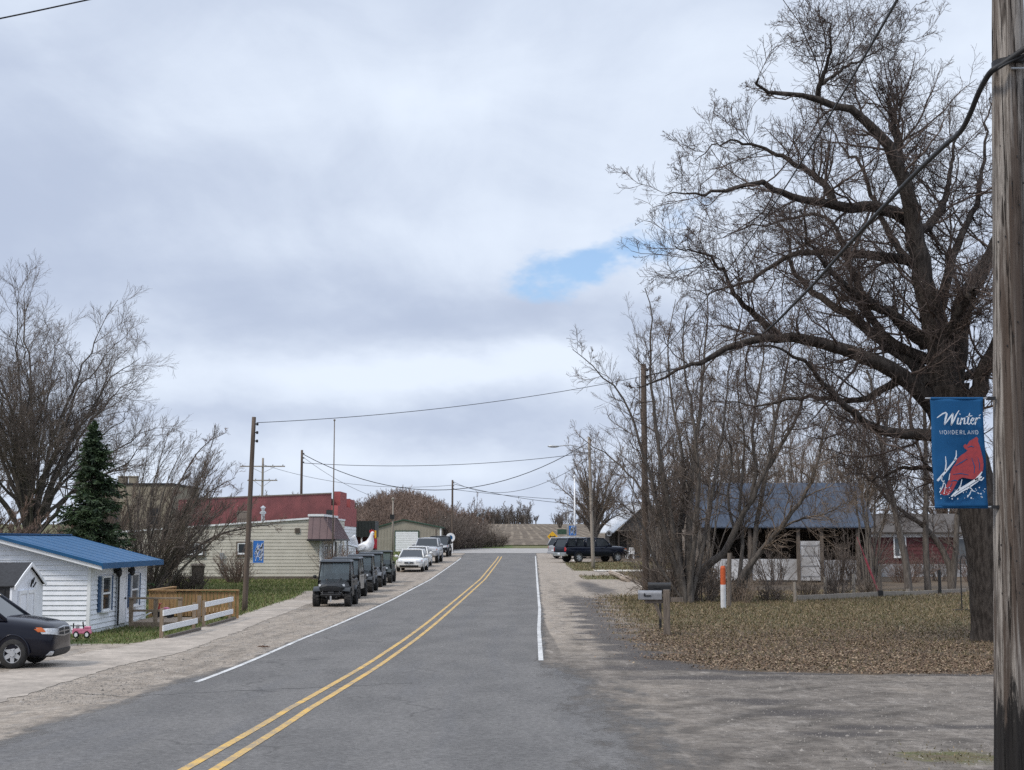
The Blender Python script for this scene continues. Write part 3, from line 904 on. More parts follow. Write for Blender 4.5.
# ------------------------------------------------------------------ porch, deck, rails
def porch():
    P = at(118, 628)
    r = empty('porch', (-10.82, P.y, g(P.y)), 0, 'low brown wooden porch with a cross braced railing at the cottage door', 'porch')
    MB().box(0.02, 1.5, 0, 2.6, .0, .16).build('platform', M_RAILWOOD, r)
    for x, y in ((.06, .06), (1.44, .06), (.75, .06), (1.44, 2.5)):
        MB().box(x - .05, x + .05, y - .05, y + .05, .161, .80).build('post', M_RAILWOOD, r)
    rl = MB()
    rl.box(0.0, 1.5, -.01, .13, .801, .85); rl.box(.115, .695, .035, .085, .45, .51); rl.box(.805, 1.385, .035, .085, .45, .51)
    rl.build('rail', M_RAILWOOD, r)
    MB().hexa([(.12, .04, .18), (.2, .04, .18), (.2, .075, .18), (.12, .075, .18)], [(.6, .04, .44), (.68, .04, .44), (.68, .075, .44), (.6, .075, .44)]).build('brace', M_OLDWHITE, r)
    return r


porch()


def child_toy():
    P = at(146, 625)
    r = empty('toy_tricycle', (P.x + .3, P.y + .8, g(P.y) + .161), 0, 'red and pink toy tricycle standing on the wooden porch', 'toy')
    for x, y, q in ((-.2, 0, .13), (.2, .12, .09), (.2, -.12, .09)):
        MB().lathe([(q * .6, -.02), (q, -.025), (q, .025), (q * .6, .02)], 14, 'y', (x, y, q)).build('wheel', M_BLACK, r)
    MB().tube([(-.2, 0, .13), (-.12, 0, .36), (-.1, 0, .42)], .018, 6).tube([(-.13, 0, .3), (.2, 0, .12)], .022, 6).tube([(-.1, -.14, .42), (-.1, .14, .42)], .014, 6).build('frame', M_REDP, r)
    MB().ellipsoid((.08, 0, .27), (.11, .08, .05)).build('seat', M_PINK, r, smooth=True)


child_toy()


def deck():
    a, b = at(160, 632), at(236, 617)
    y0 = 44.6; zz = g(y0)
    xa, xb = at_y(150, 600, y0).x, at_y(237, 600, y0).x
    r = empty('deck_fence', (xa, y0, zz), 0, 'new golden cedar deck fence with vertical boards beside the cottage', 'fence')
    L = xb - xa; D = 3.2; H = .84
    bd = MB()
    for seg, n, fx in (('f', int(L / .115), 0), ('l', int(D / .115), 0)):
        for k in range(n):
            h = H + rng.normal(0, .006)
            if seg == 'f': bd.box(k * .115 + .06, k * .115 + .06 + .095, -.01, .012, .08, h)
            if seg == 'l': bd.box(-.011, .011, .1 + k * .115, .1 + k * .115 + .095, .08, h)
    bd.build('board', M_CEDAR, r)
    cp = MB().box(-.06, L + .06, -.07, .08, H + .03, H + .07).box(-.06, .08, .082, D, H + .03, H + .07)
    cp.build('cap_rail', M_CEDAR, r)
    for x, y in ((-.0, .065), (L / 2, .065), (L, .065), (0, D)):
        MB().box(x - .045, x + .045, y - .045, y + .045, -.15, H + .028).build('post', M_CEDAR, r)
    MB().box(.05, L - .7, .12, D, .16, .2).build('floor', M_CEDAR, r)


deck()


def guard_rail(pa, pb, label, h=.74):
    a, b = at(*pa), at(*pb)
    rz = math.atan2(b.y - a.y, b.x - a.x); L = math.hypot(b.x - a.x, b.y - a.y)
    r = empty('board_barrier', a, rz, label, 'barrier', 'white board barriers beside the sidewalk')
    dz = g(b.y) - g(a.y)
    for k in (0, 1):
        x = .05 + k * (L - .1)
        MB().box(x - .035, x + .035, -.05, .04, -.1, h).build('post', M_RAILWOOD, r)
    for z in (.25, h - .11):
        MB().box(-.06, L + .06, -.083, -.052, z - .07, z + .07).build('board', M_OLDWHITE, r)
    MB().box(.0, L, -.20, -.10, -.02, .07).build('base_board', M_OLDWOOD, r)


guard_rail((160.5, 638.5), (194, 630.5), 'white two board barrier on grey posts, nearer the cottage porch')
guard_rail((203, 627), (230, 619.5), 'white two board barrier on grey posts in front of the cedar deck')


# ------------------------------------------------------------------ cream clubhouse building with plum awning
def cream_building():
    Y0 = 80.0
    X1 = at_y(321, 560, Y0).x; X0 = X1 - 12.5; z = g(Y0)
    r = empty('commercial_building', (X1, Y0, z), 0, 'long low cream sided building with a plum metal awning and two small windows', 'building')
    L, D = 12.5, 11.0
    Hr, Hl = 3.45, 2.55
    sl = (Hr - Hl) / L
    w_ = MB()
    w_.poly([(0, 0, 0), (-L, 0, 0), (-L, 0, Hl), (0, 0, Hr)], .12, (0, 1, 0))
    w_.poly([(0, D, 0), (-L, D, 0), (-L, D, Hl), (0, D, Hr)], -.12, (0, 1, 0))
    w_.box(-.12, 0, .121, D - .121, 0, Hr); w_.box(-L, -L + .12, .121, D - .121, 0, Hl)
    siding(w_, (0, 0, 0), (-1, 0, 0), (0, -1, 0), [(.08, .18), (L - .08, .18), (L - .08, Hl), (.08, Hr)], .19, .02)
    siding(w_, (0, 0, 0), (0, 1, 0), (1, 0, 0), [(.08, .18), (D - .08, .18), (D - .08, Hr), (.08, Hr)], .19, .02)
    w_.build('wall', M_BEIGE, r)
    MB().box(-L + .01, .012, -.012, D - .01, -.4, .175).build('foundation', M_OLDWOOD, r)
    rf = MB().hexa([(.05, -.1, Hr), (.05, D, Hr), (-L - .1, D, Hl), (-L - .1, -.1, Hl)], [(.05, -.1, Hr + .10), (.05, D, Hr + .10), (-L - .1, D, Hl + .10), (-L - .1, -.1, Hl + .10)])
    rf.build('roof', M_WTRIM, r)
    MB().box(-.09, .025, -.025, .09, .18, Hr - 1.0).build('corner_trim', M_WTRIM, r)
    # mansard awning round the corner
    a = MB()
    bx0, bx1, tx1 = -.70, .85, .10
    zl, zh = 2.28, 3.55
    AL = 6.2
    lo = [(bx0, -.55, zl), (bx1, -.55, zl), (bx1, AL + .2, zl), (bx0, AL + .2, zl)]
    hi = [(bx0, -.10, zh), (tx1, -.10, zh), (tx1, AL + .1, zh), (bx0, AL + .1, zh)]
    a.hexa(lo, hi)
    for k in range(26):
        y = -.6 + k * .45
        if y > AL: break
        a.hexa([(bx1, y, zl), (bx1, y + .035, zl), (bx1 + .03, y + .035, zl), (bx1 + .03, y, zl)], [(tx1, y + .1, zh), (tx1, y + .135, zh), (tx1 + .03, y + .135, zh + .01), (tx1 + .03, y + .1, zh + .01)])
    for k in range(4):
        x = bx0 + .2 + k * .42
        a.hexa([(x, -.58, zl), (x + .035, -.58, zl), (x + .035, -.55, zl), (x, -.55, zl)], [(x, -.13, zh), (x + .035, -.13, zh), (x + .035, -.1, zh), (x, -.1, zh)])
    aw = a.build('awning', M_MANSARD, r)
    MB().box(bx0 - .05, bx1 + .03, -.6, AL + .25, zl - .10, zl - .004).build('awning_edge', M_DKMETAL, aw)
    MB().box(bx0 - .06, tx1 + .06, -.16, AL + .16, zh + .012, zh + .14).build('awning_cap', M_WTRIM, aw)
    def wx(px): return at_y(px, 555, Y0).x - X1
    window(r, (wx(195), -.02, 1.72), (-1, 0, 0), (0, -1, 0), .95, .62, M_OLDWOOD, M_GLASS, .08, None)
    window(r, (wx(195), -.03, 1.72), (-1, 0, 0), (0, -1, 0), .80, .50, M_WTRIM, M_GLASS, .05, 'v', .05)
    window(r, (wx(244), -.02, 1.75), (-1, 0, 0), (0, -1, 0), .72, .62, M_OLDWOOD, M_GLASS, .08, None)
    window(r, (wx(244), -.03, 1.75), (-1, 0, 0), (0, -1, 0), .60, .50, M_WTRIM, M_GLASS, .05, None, .05)
    v = MB().box(wx(297) - .14, wx(297) + .14, -.07, -.022, 2.62, 2.9)
    for k in range(4): v.box(wx(297) - .11, wx(297) + .11, -.085, -.071, 2.65 + k * .065, 2.68 + k * .065)
    v.build('vent', M_OLDWOOD, r)
    m_ = MB().box(wx(222) - .10, wx(222) + .10, -.14, -.025, 1.15, 1.5).tube([(wx(222), -.08, .2), (wx(222), -.08, 1.15)], .03, 6)
    m_.build('electric_meter', M_GALV, r)
    # street side under the awning
    for y in (1.6, 4.2, 8.6):
        window(r, (.02, y, 1.35), (0, 1, 0), (1, 0, 0), 1.5, 1.1, M_WTRIM, M_GLASS, .08, 'v')
    MB().box(.02, .07, 5.7, 6.6, .15, 2.1).build('door', M_GREYSID, r)
    for y in (-.4, 3.0, 6.2):
        MB().box(.72, .80, y - .05, y + .05, 0, zl - .1).build('post', M_WTRIM, r)
    MB().tube([(.06, .16, 2.2), (.06, .16, .2)], .04, 8).build('downpipe', M_WTRIM, r)
    # roof vents
    for px, hh in ((257.5, 1.0),):
        x = wx(px)
        zz = Hr + sl * x + .05
        MB().lathe([(.10, zz), (.10, zz + .5), (.18, zz + .5), (.18, zz + .6), (.09, zz + .65), (.09, zz + .8), (.16, zz + .86), (.0, zz + .98)], 12, c=(x, 1.5, 0)).build('roof_vent', M_GALV, r)
    return r, X1, Y0


CB, CBX, CBY = cream_building()


def brick_building():
    Y0 = 91.6
    X1 = -11.35; z = g(Y0)
    r = empty('brick_building', (X1, Y0, z), 0, 'red brick building with a stepped parapet rising behind the cream building', 'building')
    L, D = 10.4, 11.0
    H1, H0 = 5.05, 4.65
    w_ = MB()
    w_.poly([(-.45, 0, 0), (-L, 0, 0), (-L, 0, H0), (-.45, 0, H1)], .25, (0, 1, 0))
    w_.poly([(-.45, D, 0), (-L, D, 0), (-L, D, H0), (-.45, D, H1)], -.25, (0, 1, 0))
    w_.box(-L, -L + .25, .251, D - .251, 0, H0)
    w_.build('wall', M_BRICK, r)
    fr = MB().box(-.44, 0, 0, D, 3.0, 4.3).box(-.44, 0, 1.2, 4.8, 4.301, 5.25).box(-.44, 0, 7.0, 9.8, 4.301, 4.9)
    fr.build('parapet', M_REDPAINT, r)
    lw = MB().box(-.44, -.03, .01, D - .01, 0, 2.998)
    siding(lw, (-.03, 0, 0), (0, 1, 0), (1, 0, 0), [(.0, .15), (D, .15), (D, 2.99), (.0, 2.99)], .22, .025)
    siding(lw, (0, 0.01, 0), (-1, 0, 0), (0, -1, 0), [(.03, .15), (.44, .15), (.44, 2.99), (.03, 2.99)], .22, .025)
    lw.build('street_front', M_WTRIM, r)
    MB().hexa([(-.45, -.06, H1), (-L - .05, -.06, H0), (-L - .05, .3, H0), (-.45, .3, H1)], [(-.45, -.06, H1 + .08), (-L - .05, -.06, H0 + .08), (-L - .05, .3, H0 + .08), (-.45, .3, H1 + .08)]).build('coping', M_OLDWOOD, r)
    MB().hexa([(-.45, .3, H1 - .4), (-.45, D - .3, H1 - .4), (-L, D - .3, H0 - .4), (-L, .3, H0 - .4)], [(-.45, .3, H1 - .3), (-.45, D - .3, H1 - .3), (-L, D - .3, H0 - .3), (-L, .3, H0 - .3)]).build('roof', M_SHINGLE, r)
    xw = at_y(243, 515, Y0).x - X1
    window(r, (xw, -.01, 3.45), (-1, 0, 0), (0, -1, 0), .62, .85, M_OLDWOOD, M_OLDWOOD, .08, 'h')
    MB().box(-.75, -.35, -.04, -.005, 3.4, 4.0).build('service_box', M_DKMETAL, r)


brick_building()


def flat_block(name, label, cat, px0, px1, ytop, Y, depth, mwall, cap=True, stacks=(), wins=(), rz=0):
    a, b = at_y(px0, ytop, Y), at_y(px1, ytop, Y)
    z = g(Y); H = a.z - z; L = b.x - a.x
    r = empty(name, (a.x, Y, z), rz, label, cat)
    w_ = MB().box(0, L, 0, .3, -.2, H).box(0, .3, .301, depth - .301, -.2, H).box(L - .3, L, .301, depth - .301, -.2, H).box(0, L, depth - .3, depth, -.2, H)
    for k in range(int(H / .4)):
        w_.box(-.006, L + .006, -.006, .02, k * .4, k * .4 + .37)
    w_.build('wall', mwall, r)
    MB().box(.3, L - .3, .3, depth - .3, H - .4, H - .3).build('roof', M_SHINGLE, r)
    if cap: MB().box(-.08, L + .08, -.08, depth + .08, H + .002, H + .14).build('coping', M_SHINGLE, r)
    for s in stacks:
        MB().box(s - .3, s + .3, .6, 1.2, H + .145, H + .62).box(s - .34, s + .34, .56, 1.24, H + .622, H + .7).build('chimney', mwall, r)
    for (wx, wz, ww, wh) in wins:
        window(r, (wx, -.008, wz), (1, 0, 0), (0, -1, 0), ww, wh, M_OLDWOOD, M_GLASS, .08, 'h')
    return r


flat_block('stone_building', 'tall tan stone block building with a dark parapet cap behind the evergreen', 'building', 98, 172, 485, 104, 9, M_BLOCK, True, (1.6, 2.4), ((4.2, 3.6, .8, 1.2), (1.2, 3.6, .8, 1.2)))
flat_block('white_building', 'narrow white plank building between the stone block and the red brick', 'building', 171, 193.5, 500, 110, 7, M_WHITE, False, (), ((.9, 3.3, .7, 1.0),))


def bar_front():
    Y0 = 106.0
    a, b = at_y(352, 521, Y0), at_y(374, 521, Y0)
    z = g(Y0); H = a.z - z; L = b.x - a.x
    r = empty('tavern_building', (a.x, Y0, z), 0, 'small dark fronted building with a black metal fascia and dull red wall beyond the rooster', 'building')
    MB().box(0, L, .3, 2.6, 0, H - 1.2).build('wall', M_BARNRED, r)
    f = MB().box(-.1, L + .1, -.25, 2.7, H - 1.2, H)
    ribs(f, (-.1, -.25, H - 1.18), (1, 0, 0), (0, -1, 0), (0, 0, 1), L + .2, 1.16, .24, .02, .04)
    f.build('fascia', mat('black_green_metal', (0.02, 0.026, 0.024), None, 5, .6), r)
    for x in (.08, .75): MB().box(x - .05, x + .05, -.15, -.05, 0, H - 1.21).build('post', M_WTRIM, r)
    MB().box(.9, 1.5, .24, .298, .05, 1.6).build('door', M_DARKIN, r)


bar_front()


def tavern_sign():
    Y = 104.5; p = at_y(374.2, 535, Y); z = g(Y)
    r = empty('tavern_sign', (p.x, Y, z), 0, 'narrow yellow and red roadside sign just right of the rooster', 'sign')
    h = p.z - z
    MB().box(-.05, .05, 0, .08, -.1, h + .3).build('post', M_DKMETAL, r)
    MB().box(-.16, .16, -.05, -.002, h - .25, h + .32).build('yellow_panel', M_YELSIGN, r, bevel=.02)
    MB().box(-.22, .22, -.05, -.002, h - 1.0, h - .28).build('red_panel', M_REDP, r, bevel=.02)


tavern_sign()


def warehouse():
    Y0 = 138.0; z = g(Y0)
    X0, X1 = at_y(376, 545, Y0).x, at_y(441, 545, Y0).x
    L = X1 - X0
    He = at_y(376, 528, Y0).z - z; Hr = at_y(400, 520.5, Y0).z - z
    r = empty('warehouse', (X0, Y0, z), 0, 'taupe steel warehouse with green trim and one white roll up door', 'warehouse')
    D = 14
    xr = L * .42
    w_ = MB().poly([(0, 0, -.2), (L, 0, -.2), (L, 0, He), (xr, 0, Hr), (0, 0, He)], .1, (0, 1, 0)).poly([(0, D, -.2), (L, D, -.2), (L, D, He), (xr, D, Hr), (0, D, He)], -.1, (0, 1, 0))
    w_.box(0, .1, .101, D - .101, -.2, He).box(L - .1, L, .101, D - .101, -.2, He)
    ribs(w_, (0, 0, 0), (1, 0, 0), (0, -1, 0), (0, 0, 1), L, He - .05, .3, .02, .05)
    ribs(w_, (L, 0, 0), (0, 1, 0), (1, 0, 0), (0, 0, 1), D, He - .05, .3, .02, .05)
    w_.build('wall', M_TAUPE, r)
    rf = MB()
    for xe in (-.15, L + .15):
        lo = [(xe, -.15, He - .02), (xr, -.15, Hr + .02), (xr, D + .1, Hr + .02), (xe, D + .1, He - .02)]
        rf.hexa(lo, [(a, b, c + .12) for a, b, c in lo])
    rf.build('roof', M_GREENTRIM, r)
    d0, d1 = at_y(395.5, 545, Y0).x - X0, at_y(418, 545, Y0).x - X0
    dh = at_y(400, 531.5, Y0).z - z
    dm = MB()
    for k in range(9): dm.box(d0, d1, -.05 - .004 * (k % 2), -.021, k * dh / 9 + .004, (k + 1) * dh / 9 - .01)
    dr = dm.build('garage_door', M_WTRIM, r)
    MB().box(d0 - .1, d0 - .005, -.07, -.021, 0, dh + .1).box(d1 + .005, d1 + .1, -.07, -.021, 0, dh + .1).box(d0 - .004, d1 + .004, -.07, -.021, dh + .002, dh + .1).build('door_frame', M_GREENTRIM, dr)
    MB().box(L - .12, L + .03, -.03, .1, 0, He).build('corner_trim', M_WTRIM, r)
    MB().box(L - .55, L - .42, -.05, -.022, 0, He - .1).build('downpipe', M_OLDWOOD, r)


warehouse()


# ------------------------------------------------------------------ right-hand buildings
def grey_house():
    Y0 = 124.0; z = g(Y0)
    Xc = at_y(641, 540, Y0).x; xl = at_y(612, 540, Y0).x
    r = empty('grey_house', (xl + .55, Y0, z), R(15), 'grey board house with a pale tin porch roof past the parked pickup', 'house')
    L = (Xc - xl) * 2; D = 3.6
    He = at_y(612, 530, Y0).z - z; Hr = at_y(641, 503, Y0).z - z
    w_ = MB().poly([(.0, 0, He - .05), (L, 0, He - .05), (L / 2, 0, Hr - .1)], .1, (0, 1, 0))
    w_.box(L * .34, L, .1, .2, 0, He - .06).box(L * .34, L * .36, .201, 2.4, 0, He - .06).box(.1, L * .36, 2.4, 2.5, 0, He - .06).box(.0, .1, 2.4, D, 0, He - .06).box(L - .1, L, .201, D, 0, He - .06).box(.1, L - .1, D - .1, D, 0, He - .06)
    ribs(w_, (L * .34, .1, 0), (1, 0, 0), (0, -1, 0), (0, 0, 1), L * .66, He - .07, .3, .02, .05)
    w_.build('wall', M_GREYSID, r)
    rf = MB()
    for xe in (-.65, L + .65):
        ze = He - .16 - .12
        lo = [(xe, -.6, ze), (L / 2, -.6, Hr), (L / 2, D + .5, Hr), (xe, D + .5, ze)]
        rf.hexa(lo, [(a, b, c + .08) for a, b, c in lo])
    rf.build('roof', M_TIN, r)
    for x in (.05, L * .17): MB().box(x - .06, x + .06, -.05, .07, 0, He - .08).build('porch_post', M_OLDWOOD, r)
    MB().box(0, L * .34, .0, 2.4, .0, .12).build('porch_floor', M_OLDWOOD, r)
    MB().box(.55, .95, 2.34, 2.398, .3, 1.9).build('door', M_DARKIN, r)
    window(r, (L * .45, .08, 1.5), (1, 0, 0), (0, -1, 0), .5, .9, M_WTRIM, M_GLASS, .06, 'h')
    return r, xl, Y0, z


GH, GHX, GHY, GHZ = grey_house()


def round_hanging_sign():
    p = at_y(609, 533.5, 123.2)
    r = empty('round_sign', p, 0, 'small round sign with a pale ring hung under the tin porch roof', 'sign')
    MB().lathe([(.0, -.02), (.26, -.02), (.26, .02), (.0, .02)], 24, 'y').build('disc', M_GREYSID, r)
    MB().lathe([(.15, -.028), (.23, -.028), (.23, -.021), (.15, -.021)], 24, 'y', ring=True).build('ring', M_WTRIM, r)
    MB().tube([(0, 0, .26), (0, 0, .42)], .012, 6).build('hanger', M_DKMETAL, r)


round_hanging_sign()


def white_chair(px, py, rz, label):
    P = at(px, py)
    r = empty('garden_chair', P, rz, label, 'chair', 'white plastic chairs by the grey house')
    MB().hexa([(-.24, -.24, .40), (.24, -.24, .40), (.22, .22, .38), (-.22, .22, .38)], [(-.24, -.24, .43), (.24, -.24, .43), (.22, .22, .41), (-.22, .22, .41)]).build('seat', M_WTRIM, r)
    b = MB()
    for k in range(5):
        x = -.2 + k * .1
        b.hexa([(x - .035, .20, .42), (x + .035, .20, .42), (x + .035, .23, .42), (x - .035, .23, .42)], [(x - .03, .32, .88), (x + .03, .32, .88), (x + .03, .35, .88), (x - .03, .35, .88)])
    b.box(-.24, .24, .31, .36, .88, .95)
    b.build('backrest', M_WTRIM, r)
    for sx in (-1, 1):
        for sy in (-1, 1): MB().tube([(sx * .22, sy * .2, .40), (sx * .27, sy * .25, 0)], .025, 6).build('leg', M_WTRIM, r)
        MB().box(sx * .28 - .03, sx * .28 + .03, -.22, .30, .60, .63).build('armrest', M_WTRIM, r)


white_chair(622, 558.6, .5, 'white plastic garden chair nearest the parked pickup')
white_chair(631, 558.8, -.3, 'white plastic garden chair at the middle of the grey house front')
white_chair(650, 557.5, .9, 'white plastic garden chair just right of the near utility pole')


M_DULLWHITE = mat('stained_white_panel', (0.66, 0.67, 0.69), (0.48, 0.48, 0.49), 1.1, .8, dirt=(0.22, 0.20, 0.18, .6))


def blue_barn():
    Y0 = 76.0; z = g(Y0)
    X0, X1 = at_y(700, 540, Y0).x, at_y(872, 540, Y0).x
    L = X1 - X0
    r = empty('barn', (X0, Y0, z), 0, 'open fronted barn with a faded blue metal roof and white lower panels', 'barn')
    He = at_y(700, 528, Y0).z - z; Hr = at_y(700, 484, Y0 + 3.6).z - z
    rf = MB()
    lo = [(-.2, -.3, He), (L + .2, -.3, He), (L + .2, 3.6, Hr), (-.2, 3.6, Hr)]
    rf.hexa(lo, [(a, b, c + .06) for a, b, c in lo])
    lo = [(-.2, 3.6, Hr), (L + .2, 3.6, Hr), (L + .2, 7.5, He), (-.2, 7.5, He)]
    rf.hexa(lo, [(a, b, c + .06) for a, b, c in lo])
    ribs(rf, (-.2, -.3, He + .06), (1, 0, 0), (0, -.3, .9), (0, 3.9, Hr - He), L + .4, 1.0, .3, .03, .05)
    rf.build('roof', M_BARNBLUE, r)
    def xx(px): return at_y(px, 560, Y0).x - X0
    back = MB().box(0, L, 7.0, 7.1, 0, He).box(0, .1, .1, 7.0, 0, He - .02).box(L - .1, L, .1, 7.0, 0, He - .02)
    back.poly([(L - .1, 0, He), (L - .1, 7.2, He), (L - .1, 3.6, Hr - .05)], .1, (1, 0, 0)).poly([(0, 0, He), (0, 7.2, He), (0, 3.6, Hr - .05)], .1, (1, 0, 0))
    back.build('wall', M_OLDWOOD, r)
    rt = MB()
    for k in range(7): rt.box(L * (k + .5) / 7 - .05, L * (k + .5) / 7 + .05, .15, 6.9, He - .22, He - .06)
    rt.build('rafter', M_OLDWOOD, r)
    for a, b, top, mm in ((704, 798, 559, M_DULLWHITE), (824, 860, 560, M_GREYWALL), (860, 872, 556, M_DARKIN)):
        zt = at_y(700, top, Y0).z - z
        p = MB().box(xx(a), xx(b), 0, .08, .12, zt)
        p.build('lower_panel', mm, r)
    d = MB().box(xx(799), xx(820), -.03, .08, .1, at_y(700, 541, Y0).z - z).build('door', M_DULLWHITE, r)
    dr = MB()
    for k in range(4): dr.box(xx(800), xx(819), -.045, -.031, .3 + k * .55, .36 + k * .55)
    dr.build('door_rail', M_GREYWALL, d)
    for px in (703, 750, 798.6, 822, 858): MB().box(xx(px) - .09, xx(px) + .09, -.06, .1, 0, He - .02).build('post', M_OLDWOOD, r)
    MB().box(0, L, .101, 6.9, -.05, .05).build('floor', M_CONC, r)


blue_barn()


def red_barn():
    Y0 = 84.0; z = g(Y0)
    X0, X1 = at_y(866, 540, Y0).x, at_y(1040, 540, Y0).x
    L = X1 - X0
    r = empty('red_house', (X0, Y0, z), 0, 'red sided house with white windows and a low grey roof behind the yard', 'house')
    He = at_y(700, 533, Y0).z - z; Hr = at_y(700, 515, Y0 + 4).z - z
    w_ = MB().box(0, L, 0, .1, 0, He).box(0, .1, .101, 8, 0, He).box(L - .1, L, .101, 8, 0, He).box(.101, L - .101, 7.9, 8, 0, He)
    siding(w_, (0, 0, 0), (1, 0, 0), (0, -1, 0), [(0, .1), (L, .1), (L, He), (0, He)], .24, .022)
    w_.poly([(0, 0, He), (0, 8, He), (0, 4, Hr)], .1, (1, 0, 0))
    w_.build('wall', M_BARNRED, r)
    rf = MB()
    for ya, yb in ((-.4, 4), (8.4, 4)):
        lo = [(-.3, ya, He - .02), (L + .3, ya, He - .02), (L + .3, yb, Hr), (-.3, yb, Hr)]
        rf.hexa(lo, [(a, b, c + .08) for a, b, c in lo])
    rf.build('roof', mat('grey_brown_roof', (0.085, 0.075, 0.068), None, 4, .9), r)
    def xx(px): return at_y(px, 560, Y0).x - X0
    for a, b, t, bo in ((895, 905, 537, 556), (955, 981, 539, 566), (1000, 1020, 539, 566)):
        zt, zb = at_y(700, t, Y0).z - z, at_y(700, bo, Y0).z - z
        window(r, ((xx(a) + xx(b)) / 2, -.025, (zt + zb) / 2), (1, 0, 0), (0, -1, 0), xx(b) - xx(a), zt - zb, M_WTRIM, M_GLASSP, .08, 'v')
    MB().box(-.06, L + .06, -.05, -.026, He - .25, He - .03).build('fascia', M_WTRIM, r)
    MB().box(xx(868), xx(1030), -.10, -.05, 0, .75).build('skirting', M_GREYWALL, r)


red_barn()
# ------------------------------------------------------------------ vehicles
def carpaint(name, c, rough=.28):
    dk = max(c) < .1
    if dk: rough = .14
    return mat(name, c, tuple(x * .93 for x in c), 1.5, rough, coat=.08 if dk else .5, spec=.28 if dk else .5, dirt=(*[x * .85 + .012 for x in c], .35))


P_NAVY = carpaint('navy_black_paint', (0.007, 0.008, 0.016))
P_WHITE = carpaint('white_car_paint', (0.70, 0.70, 0.68))
P_SILVER = carpaint('silver_car_paint', (0.38, 0.39, 0.41))
P_SILVER2 = carpaint('grey_silver_car_paint', (0.30, 0.31, 0.33))
P_BLACK = carpaint('black_car_paint', (0.018, 0.02, 0.024))
P_BLUE = carpaint('dark_blue_car_paint', (0.006, 0.009, 0.020))


def wheel(parent, x, y, rad, width, side, rim=M_RIM, spokes=6, knob=False):
    """side: +1 outer face towards +y"""
    t = MB()
    hw = width / 2
    t.lathe([(rad * .62, -hw), (rad * .90, -hw), (rad * .985, -hw * .7), (rad, -hw * .3), (rad, hw * .3), (rad * .985, hw * .7), (rad * .90, hw), (rad * .62, hw)], 28, 'y', (x, y, rad), ring=True)
    if knob:
        for k in range(16):
            a = 2 * math.pi * k / 16
            for s in (-1, 1):
                t.M = Matrix.Translation((x, y, rad)) @ Matrix.Rotation(a + s * .09, 4, 'Y')
                t.box(-.045, .045, s * hw * .55 - hw * .42, s * hw * .55 + hw * .42, rad * .97, rad * 1.05)
        t.M = Matrix()
    tw = t.build('wheel', M_TYRE, parent)
    smooth_by_angle(tw, 50)
    f = y + side * hw
    r = MB()
    r.lathe([(rad * .66, -hw * .8), (rad * .66, hw * .75), (rad * .60, hw * .78), (rad * .60, hw * .35), (0.0, hw * .35)] if side > 0 else
            [(rad * .66, hw * .8), (rad * .66, -hw * .75), (rad * .60, -hw * .78), (rad * .60, -hw * .35), (0.0, -hw * .35)], 24, 'y', (x, y, rad))
    o = r.build('rim', M_DKMETAL, tw)
    smooth_by_angle(o, 40)
    s = MB()
    for k in range(spokes):
        s.M = Matrix.Translation((x, f - side * hw * .35, rad)) @ Matrix.Rotation(2 * math.pi * k / spokes, 4, 'Y')
        s.hexa([(-rad * .16, -.012, rad * .08), (rad * .16, -.012, rad * .08), (rad * .16, .02, rad * .08), (-rad * .16, .02, rad * .08)],
               [(-rad * .12, -.012, rad * .615), (rad * .12, -.012, rad * .615), (rad * .12, .02, rad * .615), (-rad * .12, .02, rad * .615)])
    s.M = Matrix()
    s.lathe([(rad * .58, -.012), (rad * .655, -.012), (rad * .655, .018), (rad * .58, .018)], 24, 'y', (x, f - side * hw * .25, rad), ring=True)
    s.lathe([(0, -.03), (rad * .2, -.03), (rad * .2, .03), (0, .03)], 16, 'y', (x, f - side * hw * .3, rad))
    s.build('spoke_cover', rim, tw)
    return tw


